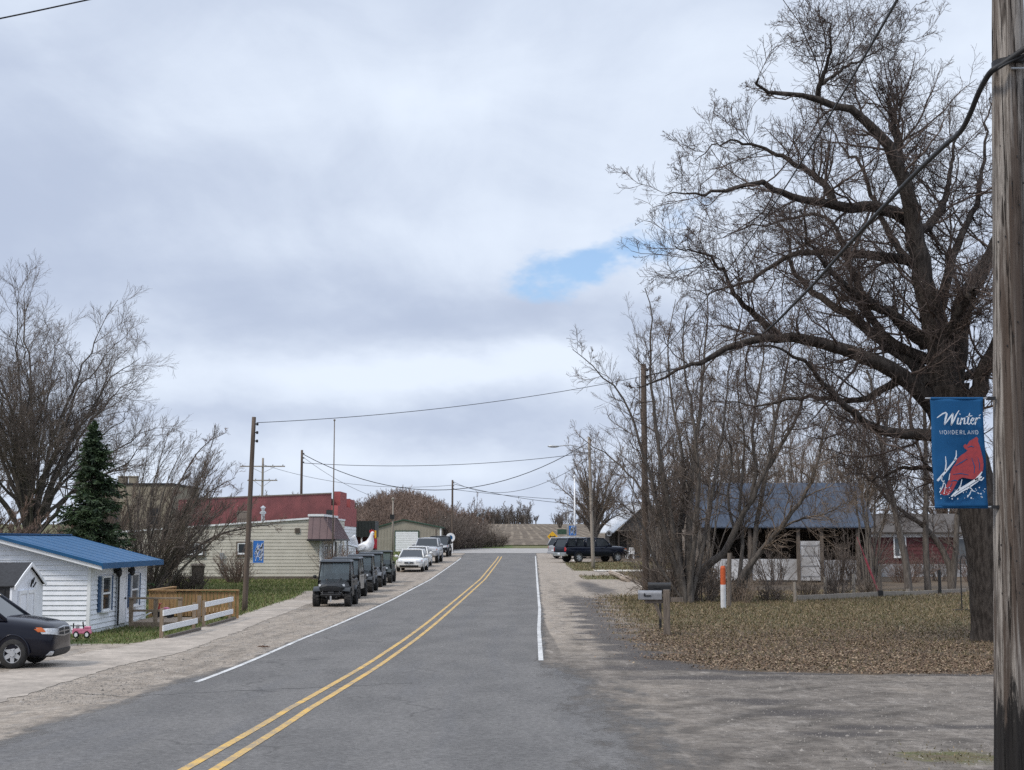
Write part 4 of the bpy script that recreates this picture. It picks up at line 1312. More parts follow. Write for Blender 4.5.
def car(name, loc, rz, label, cat, paint_m, spec, group=None):
    r = empty(name, loc, rz, label, cat, group)
    W = spec['w'] / 2; st = spec['stations']
    rings = []
    for (x, k, zb, zt) in st:
        hw = W * k; hh = zt - zb
        half = [(0, zb), (hw * .82, zb), (hw * .955, zb + .12 * hh), (hw, zb + .38 * hh), (hw * .995, zb + .62 * hh), (hw * .955, zb + .86 * hh), (hw * .86, zt - .01), (hw * .5, zt + .02), (0, zt + .028)]
        rings.append([(x, y, z) for y, z in half] + [(x, -y, z) for y, z in half[-2:0:-1]])
    b = MB().loft(rings).build('body', paint_m, r)
    md = b.modifiers.new('s', 'SUBSURF'); md.levels = md.render_levels = 2
    dg = bpy.context.evaluated_depsgraph_get(); dg.update()
    me = bpy.data.meshes.new_from_object(b.evaluated_get(dg)); b.modifiers.remove(md); b.data = me
    wr = spec['r']; ww = spec.get('tw', .22)
    cut = MB()
    for x in spec['axles']:
        for s in (-1, 1):
            cut.lathe([(wr * 1.16, -.22), (wr * 1.16, .22)], 26, 'y', (x, s * (W - .12), wr))
    boolean_cut(b, cut)
    smooth_by_angle(b, 42)
    for x in spec['axles']:
        for s in (-1, 1):
            wheel(r, x, s * (W - ww / 2 - .015), wr, ww, s, spec.get('rim', M_RIM), spec.get('spokes', 6))
            a = MB()
            a.tube([(x + math.cos(t) * wr * 1.19, s * (W - .015), wr + math.sin(t) * wr * 1.19) for t in np.linspace(-.15, math.pi + .15, 20)], .022, 6)
            a.build('wheel_arch', spec.get('arch', paint_m), r, smooth=True)
    # greenhouse(s): (x windscreen base, x ws top, x rear top, x rear base, z belt, z roof, base half, roof half)
    for gi, (xa, xb, xc, xd, zb, zr, wb, wt, posts, solid) in enumerate(spec['cabins']):
        A = {(s, 'a'): (xa, s * wb * .93, zb) for s in (-1, 1)}
        def P4(q, s): return {'a': (xa, s * wb * .94, zb), 'b': (xb, s * wt * .96, zr), 'c': (xc, s * wt * .97, zr), 'd': (xd, s * wb * .96, zb)}[q]
        MB().add([P4('a', -1), P4('a', 1), P4('b', 1), P4('b', -1)], [(0, 1, 2, 3)]).build('windshield' if gi == 0 else 'cap_front', M_GLASS, r, fix=False)
        MB().add([P4('d', 1), P4('d', -1), P4('c', -1), P4('c', 1)], [(0, 1, 2, 3)]).build('rear_window', M_GLASS, r, fix=False)
        for s in (-1, 1):
            q = [P4('a', s), P4('d', s), P4('c', s), P4('b', s)]
            if s > 0: q = q[::-1]
            MB().add(q, [(0, 1, 2, 3)]).build('side_window', M_GLASS, r, fix=False)
        rings = []
        n = 9
        for i in range(n):
            t = i / (n - 1); x = xb + .04 + (xc - xb - .08) * t
            cr = .045 * (1 - (2 * t - 1) ** 2) + .015
            w_ = wt * (1.0 - .05 * (2 * t - 1) ** 4)
            half = [(0, zr - .05), (w_ * .96, zr - .05), (w_ * 1.01, zr - .02), (w_ * .96, zr + .022), (w_ * .6, zr + .02 + cr * .8), (0, zr + .02 + cr)]
            rings.append([(x, y, z) for y, z in half] + [(x, -y, z) for y, z in half[-2:0:-1]])
        o = MB().loft(rings).build('roof', paint_m, r); smooth_by_angle(o, 50)
        pl = MB()
        for s in (-1, 1):
            pl.tube([P4('a', s), P4('b', s)], [.045, .04], 8); pl.tube([P4('d', s), P4('c', s)], [.075 if not solid else .10, .06], 8)
            pl.tube([P4('b', s), P4('c', s)], .04, 8); pl.tube([P4('a', s), P4('d', s)], .03, 8)
            for px_ in posts:
                tb = (px_ - xa) / (xd - xa)
                lo = (px_, s * wb * .955, zb); hi = (px_ + (xc - xd) * .12 * tb, s * wt * .975, zr)
                pl.tube([lo, hi], .045, 6)
        for k in (0, 1):
            e = ('b', 'a') if k == 0 else ('c', 'd')
            pl.tube([P4(e[0], -1), P4(e[0], 1)], .035, 8)
        pl.build('pillar', paint_m, r, smooth=True)
    fx = spec['front']; zf = spec['zf']; fw = W * spec.get('fk', .8)
    from mathutils.bvhtree import BVHTree
    bmm = bmesh.new(); bmm.from_mesh(b.data); bvh = BVHTree.FromBMesh(bmm)

    def patch(nm, m_, fn, nu=10, nv=4, sgn=1, off=.012, parent=None):
        """a panel that follows the body: fn(u, v) -> (y, z) seen from the front (sgn 1) or the rear (-1)"""
        P = {}
        for i in range(nu + 1):
            for j in range(nv + 1):
                y, z = fn(i / nu, j / nv)
                hit = bvh.ray_cast(Vector((6 * sgn, y, z)), Vector((-sgn, 0, 0)))
                if hit[0] is not None and hit[0].x * sgn > abs(fx if sgn > 0 else spec['rear']) - (.42 if sgn > 0 else .22): P[i, j] = hit[0] + (Vector((sgn, 0, 0)) * .5 + hit[1] * .5) * off
        mb = MB()
        for i in range(nu):
            for j in range(nv):
                q = [(i, j), (i + 1, j), (i + 1, j + 1), (i, j + 1)]
                if all(k in P for k in q):
                    mb.add([P[k] for k in q], [(0, 1, 2, 3)])
        if not mb.v: return None
        o = mb.build(nm, m_, parent or r, fix=False)
        bw = bmesh.new(); bw.from_mesh(o.data); bmesh.ops.remove_doubles(bw, verts=bw.verts, dist=1e-5); bmesh.ops.recalc_face_normals(bw, faces=bw.faces); bw.to_mesh(o.data); bw.free()
        sm = o.modifiers.new('t', 'SOLIDIFY'); sm.thickness = .02; sm.offset = 0
        return o
    for s in (-1, 1):
        lh = spec.get('lh', .085)
        hl = patch('headlight', M_LAMPGLASS, lambda u, v: (s * W * (.50 + .44 * u), zf - lh + .05 * u + (2 * lh - .03 * u) * v))
        if hl is not None: patch('indicator', M_AMBER, lambda u, v: (s * W * (.86 + .05 * u), zf - lh * .5 + .05 + lh * 1.3 * v), 3, 3, 1, .020, hl)
        rx = spec['rear']
        patch('taillight', M_TAIL, lambda u, v: (s * W * (.74 + .22 * u), spec['zt'] - .20 + .38 * v), 4, 5, -1)
        xm, zm = spec['mirror']
        m_ = MB().ellipsoid((xm, s * (W + .10), zm), (.07, .13, .09), 12, 8).tube([(xm, s * (W - .06), zm - .05), (xm, s * (W + .06), zm - .03)], .025, 6)
        m_.build('mirror', spec.get('mirror_m', paint_m), r, smooth=True)
        dl = MB()
        for hx in spec['handles']: dl.box(hx - .09, hx + .09, s * (W + .0) - .015, s * (W) + .025, spec['zh'] - .02, spec['zh'] + .02)
        dl.build('door_handle', spec.get('handle_m', paint_m), r)
    gq = spec['grille']
    gm = (gq[1] + gq[2]) / 2; gh = (gq[2] - gq[1]) / 2
    gr = patch('grille', M_BLACK, lambda u, v: (gq[0] * (2 * u - 1), gm + gh * (2 * v - 1) * (1 - .25 * abs(2 * u - 1))), 14, 4, 1, .010)
    cm = M_CHROME if gq[5] else M_DKMETAL
    for k in range(gq[3] + 1):
        vv = k / gq[3]
        if gq[5] or 0 < k < gq[3]:
            patch('grille_bar', cm, lambda u, v: (gq[0] * (2 * u - 1), gm + gh * (2 * (vv + (v - .5) * .13) - 1) * (1 - .25 * abs(2 * u - 1))), 14, 1, 1, .026, gr)
    if gq[5]:
        patch('grille_bar', cm, lambda u, v: ((u - .5) * .07, gm + gh * (2 * v - 1)), 1, 4, 1, .028, gr)
        for s in (-1, 1): patch('grille_bar', cm, lambda u, v: (s * gq[0] * (.95 + .08 * u), gm + gh * .8 * (2 * v - 1)), 1, 4, 1, .028, gr)
    bq = spec['bumper']
    patch('bumper_intake', spec.get('bumper_m', M_BLACK), lambda u, v: (W * .66 * (2 * u - 1), bq[0] + .06 + (bq[1] - bq[0] - .06) * v), 16, 3, 1, .014)
    for s in (-1, 1): patch('fog_lamp', M_LAMPGLASS, lambda u, v: (s * W * (.70 + .10 * u), bq[0] + .10 + .08 * v), 2, 2, 1, .016)
    bmm.free()
    rb = spec['rear']
    MB().box(rb - .06, rb + .25, -W * .88, W * .88, bq[0] + .04, bq[1] + .08).build('rear_bumper', spec.get('rbumper_m', paint_m), r, bevel=.04)
    MB().box(rb - .085, rb - .06, -.16, .16, .62, .76).build('licence_plate', M_PRINT, r)
    if spec.get('cladding'):
        MB().box(spec['axles'][1] + wr * 1.25, spec['axles'][0] - wr * 1.25, -W - .008, W + .008, .24, .34).build('sill', M_BLACK, r, bevel=.02)
    return r


MINIVAN = dict(w=1.96, r=.345, tw=.225, axles=(1.62, -1.45), front=2.50, rear=-2.55, zf=.80, lh=.075, zt=.98, fk=.80, mirror=(.98, 1.12), handles=(.25, -.75), zh=.92, mirror_m=P_NAVY,
               stations=[(-2.56, .84, .42, .98), (-2.50, .92, .34, 1.08), (-2.2, .97, .27, 1.11), (-1.4, .995, .24, 1.12), (0, 1.0, .22, 1.12), (.95, 1.0, .22, 1.13), (1.35, .99, .22, 1.14), (1.8, .975, .22, 1.09), (2.2, .945, .22, 1.03), (2.42, .88, .23, .98), (2.52, .80, .26, .92), (2.56, .70, .34, .82)],
               cabins=[(1.42, .50, -2.25, -2.50, 1.08, 1.70, .95, .80, (.30, -.75, -1.75), False)], grille=(.46, .70, .90, 2, .045, True), bumper=(.20, .40), cladding=True)
SEDAN = dict(w=1.82, r=.325, tw=.21, axles=(1.45, -1.35), front=2.36, rear=-2.42, zf=.66, zt=.80, fk=.80, mirror=(.70, .98), handles=(.05, -.85), zh=.80,
             stations=[(-2.44, .80, .40, .80), (-2.36, .90, .32, .92), (-1.9, .96, .27, .96), (-1.2, .99, .24, .94), (0, 1.0, .22, .92), (.85, 1.0, .22, .92), (1.3, .98, .22, .90), (1.85, .95, .22, .85), (2.2, .90, .24, .80), (2.36, .82, .28, .74), (2.42, .72, .34, .66)],
             cabins=[(1.05, .22, -1.05, -1.80, .90, 1.40, .86, .66, (-.30, -1.0), False)], grille=(.30, .52, .64, 2, .03, True), bumper=(.24, .42))
PICKUP = dict(w=2.0, r=.40, tw=.27, axles=(1.95, -1.70), front=2.88, rear=-2.90, zf=.95, zt=1.08, fk=.82, mirror=(1.05, 1.38), handles=(.45, -.55), zh=1.12,
              stations=[(-2.92, .90, .62, 1.22), (-2.86, .97, .52, 1.30), (-1.5, 1.0, .44, 1.31), (0, 1.0, .42, 1.30), (1.1, 1.0, .42, 1.29), (1.6, .99, .42, 1.26), (2.3, .97, .44, 1.24), (2.72, .95, .46, 1.20), (2.86, .90, .5, 1.14), (2.92, .80, .56, 1.06)],
              cabins=[(1.45, .75, -.85, -1.05, 1.26, 1.88, .95, .78, (-.05,), False)], grille=(.50, .78, 1.04, 3, .03, True), bumper=(.46, .70), bumper_m=M_CHROME, rbumper_m=M_CHROME)
SUV = dict(w=1.94, r=.38, tw=.25, axles=(1.50, -1.45), front=2.35, rear=-2.40, zf=.86, zt=1.05, fk=.80, mirror=(.82, 1.22), handles=(.15, -.75), zh=1.0,
           stations=[(-2.42, .86, .48, 1.05), (-2.36, .94, .40, 1.14), (-1.2, .99, .34, 1.16), (0, 1.0, .32, 1.15), (.9, 1.0, .32, 1.14), (1.4, .99, .32, 1.11), (1.95, .96, .33, 1.08), (2.25, .92, .36, 1.04), (2.36, .85, .42, .97), (2.42, .74, .48, .86)],
           cabins=[(1.15, .50, -2.05, -2.36, 1.12, 1.76, .93, .78, (.0, -1.0), False)], grille=(.44, .66, .90, 5, .03, False), bumper=(.34, .54))

VW = at(10.8, 669.0)
VAN = car('minivan', (VW.x - 1.62 * .77, VW.y + .93 * .77, g(VW.y + .7)), R(1), 'dark navy minivan with silver wheel covers parked facing the road by the cottage', 'minivan', P_NAVY, MINIVAN)
VAN.scale = (.77, .77, .84)


def heading(p, q): return math.atan2(q.y - p.y, q.x - p.x)


row = [at(412, 572.5), at(424, 566.5), at(431, 562.5), at(441, 557)]
ca = dict(SEDAN)
qa = at(402, 580)
for (nm, spec, pt, px, lab, cat) in (
        ('parked_sedan', SEDAN, P_WHITE, (409, 572.3), 'white sedan parked at the near end of the row by the warehouse', 'car'),
        ('parked_sedan', SEDAN, P_WHITE, (414.5, 567.5), 'white car second in the row, half hidden behind the first white sedan', 'car'),
        ('pickup_truck', PICKUP, P_SILVER, (425, 563.5), 'silver pickup parked between the white cars and the black vehicle', 'pickup'),
        ('parked_suv', SUV, P_BLACK, (437.3, 557.3), 'black upright sport utility vehicle at the far end of the parked row', 'car')):
    p = at(*px)
    hx, hy_ = -.03, -1.0
    hd = math.atan2(hy_, hx)
    f = spec['front']
    loc = Vector((p.x + .03 * f, p.y + f, 0)); loc.z = g(loc.y)
    o = car(nm, loc, hd, lab, cat, pt, spec, 'cars parked along the left shoulder')


def capped_pickup():
    sp = dict(PICKUP)
    sp['cabins'] = PICKUP['cabins'] + [(-1.12, -1.14, -2.60, -2.86, 1.28, 1.86, .95, .80, (-1.9,), True)]
    sp['rim'] = M_RIM
    p = at(578.5, 562.8)
    rz = R(30)
    loc = Vector((p.x + 1.70 * math.cos(rz) - .87 * math.sin(rz), p.y + 1.70 * math.sin(rz) + .87 * math.cos(rz), 0)); loc.z = g(loc.y)
    car('pickup_truck', loc, rz, 'dark blue pickup with a matching bed cap parked across from the road on the right', 'pickup', P_BLUE, sp)


capped_pickup()
p = at_y(549.5, 557, 119)
car('parked_suv', (p.x + 2.35, 121.5, g(121.5)), R(34), 'grey silver car mostly hidden behind the dark blue pickup', 'car', P_SILVER2, SUV)

# ------------------------------------------------------------------ utility vehicles
U_DARK = mat('charcoal_utv_plastic', (0.013, 0.014, 0.016), (0.010, 0.011, 0.012), 3, .30)
U_TAN = mat('sand_utv_plastic', (0.36, 0.33, 0.29), (0.31, 0.285, 0.25), 3, .5)
U_GREY = mat('grey_utv_plastic', (0.12, 0.125, 0.135), (0.095, 0.10, 0.108), 3, .4)
U_GREEN = mat('dark_green_utv_plastic', (0.018, 0.024, 0.022), None, 3, .4)
U_ROOF = mat('grey_blue_utv_roof', (0.026, 0.032, 0.040), (0.020, 0.025, 0.032), 3, .35)


def clear_glass(name, tint, k):
    m = bpy.data.materials.new(name); m.use_nodes = True
    t = NT(m.node_tree)
    b = t.n('ShaderNodeBsdfPrincipled', ins={'Base Color': (.085, .105, .115, 1), 'Roughness': .08, 'Specular IOR Level': .6})
    tr = t.n('ShaderNodeBsdfTransparent', ins={0: (*tint, 1)})
    ms = t.n('ShaderNodeMixShader', ins={0: k, 1: b.outputs[0], 2: tr.outputs[0]})
    t.n('ShaderNodeOutputMaterial', ins={0: ms.outputs[0]})
    return m


U_GLASS = clear_glass('utv_windscreen', (.80, .88, .90), .5)


def utv(loc, rz, label, body_m, door_m, roof_m, crew=False):
    r = empty('utility_vehicle', loc, rz, label, 'off-road vehicle', 'utility vehicles parked nose to tail')
    back = -1.75 if not crew else -2.35
    xr = -1.05 if not crew else -1.6
    rings = []
    for x, hw, zb, zt in ((1.52, .40, .66, .86), (1.46, .50, .60, .93), (1.15, .56, .56, 1.02), (.72, .66, .5, 1.12), (.60, .66, .45, 1.14)):
        rings.append([(x, -hw, zb), (x, hw, zb), (x, hw * 1.02, (zb + zt) / 2 + .05), (x, hw * .88, zt - .02), (x, hw * .4, zt + .02), (x, -hw * .4, zt + .02), (x, -hw * .88, zt - .02), (x, -hw * 1.02, (zb + zt) / 2 + .05)])
    h_ = MB().loft(rings).build('hood', body_m, r, bevel=.02)
    gr = MB().box(1.30, 1.525, -.36, .36, .66, .80)
    g_ = gr.build('grille', M_BLACK, r, bevel=.01)
    gb = MB()
    for k in range(3): gb.box(1.525, 1.54, -.34, .34, .68 + k * .045, .70 + k * .045)
    gb.build('grille_bar', M_DKMETAL, g_)
    for s in (-1, 1):
        MB().hexa([(1.44, s * .30, .83), (1.50, s * .30, .83), (1.36, s * .56, .86), (1.30, s * .56, .86)][::-s], [(1.42, s * .30, .90), (1.48, s * .30, .90), (1.34, s * .56, .95), (1.28, s * .56, .95)][::-s]).build('headlight', M_LAMPGLASS, r)
        # flared fenders
        for xc in (1.08, xr):
            f = MB()
            n = 10
            rg = []
            for i in range(n):
                a = R(38) + (math.pi - R(70)) * i / (n - 1)
                cxx, czz = xc + math.cos(a) * .46, .36 + math.sin(a) * .46
                ox, oz = math.cos(a) * .035, math.sin(a) * .035
                rg.append([(cxx, s * .46, czz), (cxx, s * .80, czz - .02), (cxx + ox, s * .80, czz + oz - .02), (cxx + ox, s * .46, czz + oz)])
            f.loft(rg).build('fender', body_m, r)
        for xw in (1.08, xr): wheel(r, xw, s * .68, .345, .27, s, M_DKMETAL, 6, True)
        # suspension arms and springs
        a = MB().tube([(1.2, s * .18, .42), (1.12, s * .58, .36)], .028, 6).tube([(1.0, s * .18, .42), (1.04, s * .58, .36)], .028, 6)
        a.build('suspension_arm', M_BLACK, r)
        MB().tube([(1.32, s * .28, .78), (1.16, s * .52, .44)], .035, 8).build('shock_absorber', M_GALV, r)
        # doors with half windows
        segs = [(.55, -.45)] if not crew else [(.55, -.35), (-.38, -1.15)]
        for x0, x1 in segs:
            d = MB().hexa([(x0, s * .70, .42), (x1, s * .70, .42), (x1, s * .745, .42), (x0, s * .745, .42)][::s], [(x0 - .03, s * .70, 1.10), (x1, s * .70, 1.10), (x1, s * .735, 1.10), (x0 - .03, s * .735, 1.10)][::s]).build('door', door_m, r, bevel=.015)
            MB().add([(x0 - .05, s * .715, 1.12), (x1, s * .715, 1.12), (x1, s * .65, 1.80), (x0 - .30 * (x0 > .5), s * .65, 1.80)], [(0, 1, 2, 3)]).build('side_window', U_GLASS, d, fix=False)
            MB().box(x1 + .08, x1 + .22, s * .745 - .01, s * .745 + .02, .98, 1.02).build('handle', M_BLACK, d)
    xe = -.50 if not crew else -1.20
    fr = MB()
    for s in (-1, 1):
        fr.tube([(.66, s * .68, 1.08), (.28, s * .64, 1.84), (xe, s * .64, 1.86), (xe - .12, s * .68, 1.05)], .032, 8)
        if crew: fr.tube([(-.37, s * .68, 1.05), (-.37, s * .64, 1.85)], .032, 8)
    fr.tube([(.28, -.64, 1.84), (.28, .64, 1.84)], .03, 8).tube([(xe, -.64, 1.86), (xe, .64, 1.86)], .03, 8).tube([(.66, -.68, 1.08), (.66, .68, 1.08)], .035, 8)
    fr.build('cab_frame', M_BLACK, r, smooth=True)
    MB().add([(.67, -.64, 1.12), (.67, .64, 1.12), (.30, .60, 1.80), (.30, -.60, 1.80)], [(0, 1, 2, 3)]).build('windshield', U_GLASS, r, fix=False)
    MB().add([(xe - .02, .62, 1.12), (xe - .02, -.62, 1.12), (xe, -.6, 1.80), (xe, .6, 1.80)], [(0, 1, 2, 3)]).build('rear_window', U_GLASS, r, fix=False)
    rf = MB().hexa([(.40, -.70, 1.86), (.40, .70, 1.86), (xe - .12, .70, 1.88), (xe - .12, -.70, 1.88)][::-1], [(.30, -.62, 1.945), (.30, .62, 1.945), (xe - .05, .64, 1.96), (xe - .05, -.64, 1.96)][::-1])
    rf.build('roof', roof_m, r, bevel=.03)
    bd = MB().box(back, xe - .16, -.66, .66, .74, .80).box(back, xe - .16, -.70, -.661, .74, 1.10).box(back, xe - .16, .661, .70, .74, 1.10).box(back - .04, back - .001, -.70, .70, .74, 1.10).box(xe - .159, xe - .12, -.70, .70, .74, 1.12)
    bd.build('cargo_bed', body_m, r, bevel=.01)
    for s in (-1, 1): MB().box(back - .07, back - .041, s * .58 - .06, s * .58 + .06, .86, 1.02).build('taillight', M_TAIL, r)
    MB().box(.6, xr - .3, -.55, .55, .30, .52).box(xr - .4, 1.3, -.25, .25, .28, .44).build('chassis', M_BLACK, r)
    MB().tube([(1.40, -.50, .44), (1.58, -.42, .50), (1.60, 0, .50), (1.58, .42, .50), (1.40, .50, .44)], .032, 8).tube([(1.50, -.36, .66), (1.60, -.34, .5)], .025, 6).tube([(1.50, .36, .66), (1.60, .34, .5)], .025, 6).box(1.36, 1.50, -.4, .4, .42, .62).build('bumper', M_BLACK, r)
    MB().box(1.50, 1.60, -.14, .14, .52, .62).lathe([(.06, -.12), (.06, .12)], 12, 'y', (1.55, 0, .58)).build('winch', M_DKMETAL, r)
    for s in (-1, 1):
        MB().ellipsoid((.56, s * .86, 1.24), (.05, .09, .08), 10, 6).tube([(.58, s * .70, 1.16), (.57, s * .80, 1.22)], .014, 6).build('mirror', M_BLACK, r, smooth=True)
        MB().hexa([(1.42, s * .16, .925), (1.42, s * .22, .925), (.74, s * .34, 1.13), (.74, s * .26, 1.13)][::s], [(1.42, s * .17, .955), (1.42, s * .21, .955), (.74, s * .33, 1.165), (.74, s * .27, 1.165)][::s]).build('hood_ridge', M_DKMETAL, r)
        MB().tube([(1.46, s * .20, .40), (1.44, s * .50, .68)], .026, 6).build('guard_strut', M_GALV, r)
    MB().box(1.60, 1.615, -.035, .035, .22, .46).build('tow_strap', M_GALV, r)
    for s in (-1, 1):
        st = MB().box(-.36, .12, s * .32 - .24, s * .32 + .24, .62, .78).box(-.42, -.28, s * .32 - .24, s * .32 + .24, .781, 1.38)
        st.build('seat', M_BLACK, r, bevel=.04)
    MB().tube([(.36 + .02 * math.cos(a), .32 + .17 * math.sin(a), 1.10 + .17 * math.cos(a)) for a in np.linspace(0, 2 * math.pi, 17)], .015, 6).tube([(.36, .32, 1.1), (.6, .32, 1.0)], .02, 6).build('steering_wheel', M_BLACK, r)
    return r


u0 = at(331, 606.5)
u0y = u0.y
labs = [('charcoal utility vehicle at the near end of the row, facing the camera', U_DARK, U_DARK, U_ROOF, False),
        ('utility vehicle with pale sand coloured doors, second of the row', U_DARK, U_TAN, U_ROOF, True),
        ('charcoal utility vehicle with grey side panels in the middle of the row', U_DARK, U_GREY, U_ROOF, False),
        ('dark utility vehicle with silver grey fenders, fourth of the row', U_GREY, U_GREY, U_ROOF, False),
        ('dark green boxy utility vehicle at the far end of the row, nearest the white sedan', U_GREEN, U_GREEN, U_GREEN, False)]
UPX = [(330, 607.0), (341, 599.2), (356, 592.8), (366.5, 587.4), (377.5, 583.2)]
for (lab, bm_, dm_, rm_, crew), px in zip(labs, UPX):
    p = at(*px)
    y = p.y + 1.35
    uo = utv(Vector((p.x + .05, y, g(y))), math.atan2(-1, -.015), lab, bm_, dm_, rm_, crew)
    uo.scale = (.88, .86, .87)


# ------------------------------------------------------------------ rooster statue
def rooster():
    Y = 88.0
    x = at_y(364.8, 560, Y).x
    r = empty('rooster_statue', (x, Y, g(Y) + .62), 0, 'giant white rooster statue with a red comb standing behind the utility vehicles', 'statue')
    W_ = mat('white_statue_enamel', (0.74, 0.75, 0.77), (0.60, 0.61, 0.64), 5, .4)
    Rd = mat('red_statue_enamel', (0.42, 0.02, 0.03), None, 5, .4)
    Ye = mat('yellow_statue_enamel', (0.62, 0.34, 0.03), None, 5, .45)
    body = MB()
    path = [((-.62, 0, 1.22), .10, .08), ((-.48, 0, 1.16), .26, .22), ((-.22, 0, 1.10), .40, .33), ((.06, 0, 1.14), .46, .37), ((.28, 0, 1.30), .42, .33), ((.40, 0, 1.55), .31, .25), ((.46, 0, 1.82), .20, .17), ((.50, 0, 2.02), .145, .125), ((.54, 0, 2.14), .15, .12), ((.57, 0, 2.26), .11, .09), ((.58, 0, 2.31), .03, .03)]
    rings = []
    for i, (c, a, b) in enumerate(path):
        c = Vector(c)
        t = (Vector(path[min(i + 1, len(path) - 1)][0]) - Vector(path[max(i - 1, 0)][0])).normalized()
        u = Vector((0, 1, 0)); v = t.cross(u)
        rings.append([tuple(c + v * (a * math.cos(q)) + u * (b * math.sin(q))) for q in np.linspace(0, 2 * math.pi, 18, endpoint=False)])
    body.loft(rings)
    bo = body.build('body', W_, r, smooth=True)
    tl = MB()
    for k in range(9):
        a = k / 8
        hgt = .95 - .75 * a; bk = .25 + .42 * math.sin(a * 2.2)
        for sy in (-1, 1):
            y0 = sy * (.03 + .08 * a)
            pts = []
            for q in np.linspace(0, 1, 9):
                xx = -.50 - (.10 + bk) * math.sin(q * 1.9) * 1.0 - .1 * q * a
                zz = 1.16 + hgt * math.sin(q * 2.15) * 1.0 - .25 * q * q * (1 - a)
                pts.append((xx, y0 * (1 + q * 1.6), zz))
            tl.tube(pts, [.035 + .055 * math.sin(math.pi * min(1, q * .9 + .08)) for q in np.linspace(0, 1, 9)], 8)
    tl.build('tail', W_, r, smooth=True)
    for s in (-1, 1):
        w_ = MB().ellipsoid((-.02, s * .35, 1.17), (.40, .07, .24), 16, 8, Matrix.Rotation(R(12), 4, 'Y'))
        for k in range(4): w_.tube([(.1 - k * .05, s * .40, 1.2 - k * .05), (-.25 - .05 * k, s * .42, 1.13 - k * .055), (-.5, s * .36, 1.1 - .05 * k)], [.04, .035, .012], 6)
        w_.build('wing', W_, r, smooth=True)
        lg = MB().ellipsoid((.0, s * .17, .82), (.17, .14, .24), 12, 8)
        lg.build('thigh', W_, r, smooth=True)
        l2 = MB().tube([(.0, s * .17, .66), (.02, s * .17, .20)], [.05, .042], 10)
        for a in (-.5, 0, .5): l2.tube([(.02, s * .17, .20), (.22 * math.cos(a) + .02, s * .17 + .22 * math.sin(a), .13)], [.035, .02], 6)
        l2.tube([(.02, s * .17, .2), (-.12, s * .17, .13)], [.03, .018], 6)
        l2.build('leg', Ye, r, smooth=True)
        MB().ellipsoid((.63, s * .098, 2.16), (.022, .014, .022), 8, 6).build('eye', M_BLACK, r)
        MB().ellipsoid((.66, s * .045, 1.94), (.055, .025, .12), 10, 8).build('wattle', Rd, r, smooth=True)
    cm = [(.72, 0, 2.24), (.72, 0, 2.36), (.66, 0, 2.30), (.62, 0, 2.46), (.55, 0, 2.34), (.47, 0, 2.48), (.42, 0, 2.32), (.31, 0, 2.40), (.33, 0, 2.24), (.42, 0, 2.12), (.5, 0, 2.22), (.6, 0, 2.24)]
    MB().poly([(a, -.03, c) for a, b, c in cm], .06, (0, 1, 0)).build('comb', Rd, r, bevel=.015)
    MB().add([(.66, -.05, 2.10), (.66, .05, 2.10), (.66, .045, 2.19), (.66, -.045, 2.19), (.84, 0, 2.11)], [(0, 1, 2, 3), (0, 4, 1), (1, 4, 2), (2, 4, 3), (3, 4, 0)]).build('beak', Ye, r)
    r.scale = (.84, .84, .88)
    MB().box(-.6, .6, -.5, .5, -.8, .14).build('plinth', M_CONC, r, bevel=.02)


rooster()

# ------------------------------------------------------------------ poles
def utility_pole(px, Y, ytop, dia, label, m_=M_POLE, lean=0.0, arms=(), name='utility_pole', insul=True, group='wooden utility poles'):
    top = at_y(px, ytop, Y)
    z = g(Y); H = top.z - z
    r = empty(name, (top.x - lean, Y, z), 0, label, 'utility pole', group)
    n = 10
    MB().tube([(lean * k / n, 0, -.3 + (H + .3) * k / n) for k in range(n + 1)], [dia / 2 * (1 - .28 * k / n) for k in range(n + 1)], 14).build('shaft', m_, r, smooth=False)
    r.children[0].data.polygons.foreach_set('use_smooth', [len(p.vertices) == 4 for p in r.children[0].data.polygons])
    if insul:
        for k, zz in enumerate((H - .25, H - .55, H - .85)):
            MB().box(lean + dia * .30, lean + dia * .32 + .04, -.03, .03, zz - .02, zz + .02).lathe([(.035, -.05), (.045, 0), (.035, .05)], 8, c=(lean + dia * .32 + .06, 0, zz)).build('insulator', M_DKMETAL, r)
    for (zz, hw) in arms:
        a = MB().box(lean - hw, lean + hw, -.17, -.06, H + zz - .06, H + zz + .06)
        for s in (-1, 1): a.tube([(lean + s * hw * .6, -.12, H + zz), (lean, -.06, H + zz - .7)], .02, 6)
        a.build('crossarm', m_, r)
        for q in (-.9, -.45, .45, .9): MB().lathe([(.03, 0), (.06, .05), (.06, .12), (.03, .16)], 8, c=(lean + q * hw, -.115, H + zz + .06)).build('insulator', M_GALV, r)
    return r, Vector((top.x, Y, top.z))


yA = at(247, 611).y
PA, TA = utility_pole(254, yA, 417, .20, 'brown wooden utility pole on the left verge carrying the small bright blue banner', lean=.20)
PB, TB = utility_pole(302, 97, 450, .22, 'slim dark utility pole rising above the red brick building')
yC = at(644, 601).y
PC, TC = utility_pole(643.5, yC, 364, .30, 'dark utility pole among the bare trees behind the grey mailbox')
PD, TD = utility_pole(589, 98, 437, .27, 'pale weathered utility pole with a street lamp arm before the parked pickup', M_PALEPOLE, lean=-.25)
PE, TE = utility_pole(452.5, 136, 480, .24, 'distant utility pole beside the round white sign at the corner')
PF, TF = utility_pole(263, 150, 458, .30, 'distant pale utility pole with two cross arms above the brick roofline', M_PALEPOLE, arms=((-.9, 2.4), (-2.4, 1.6)), insul=False)


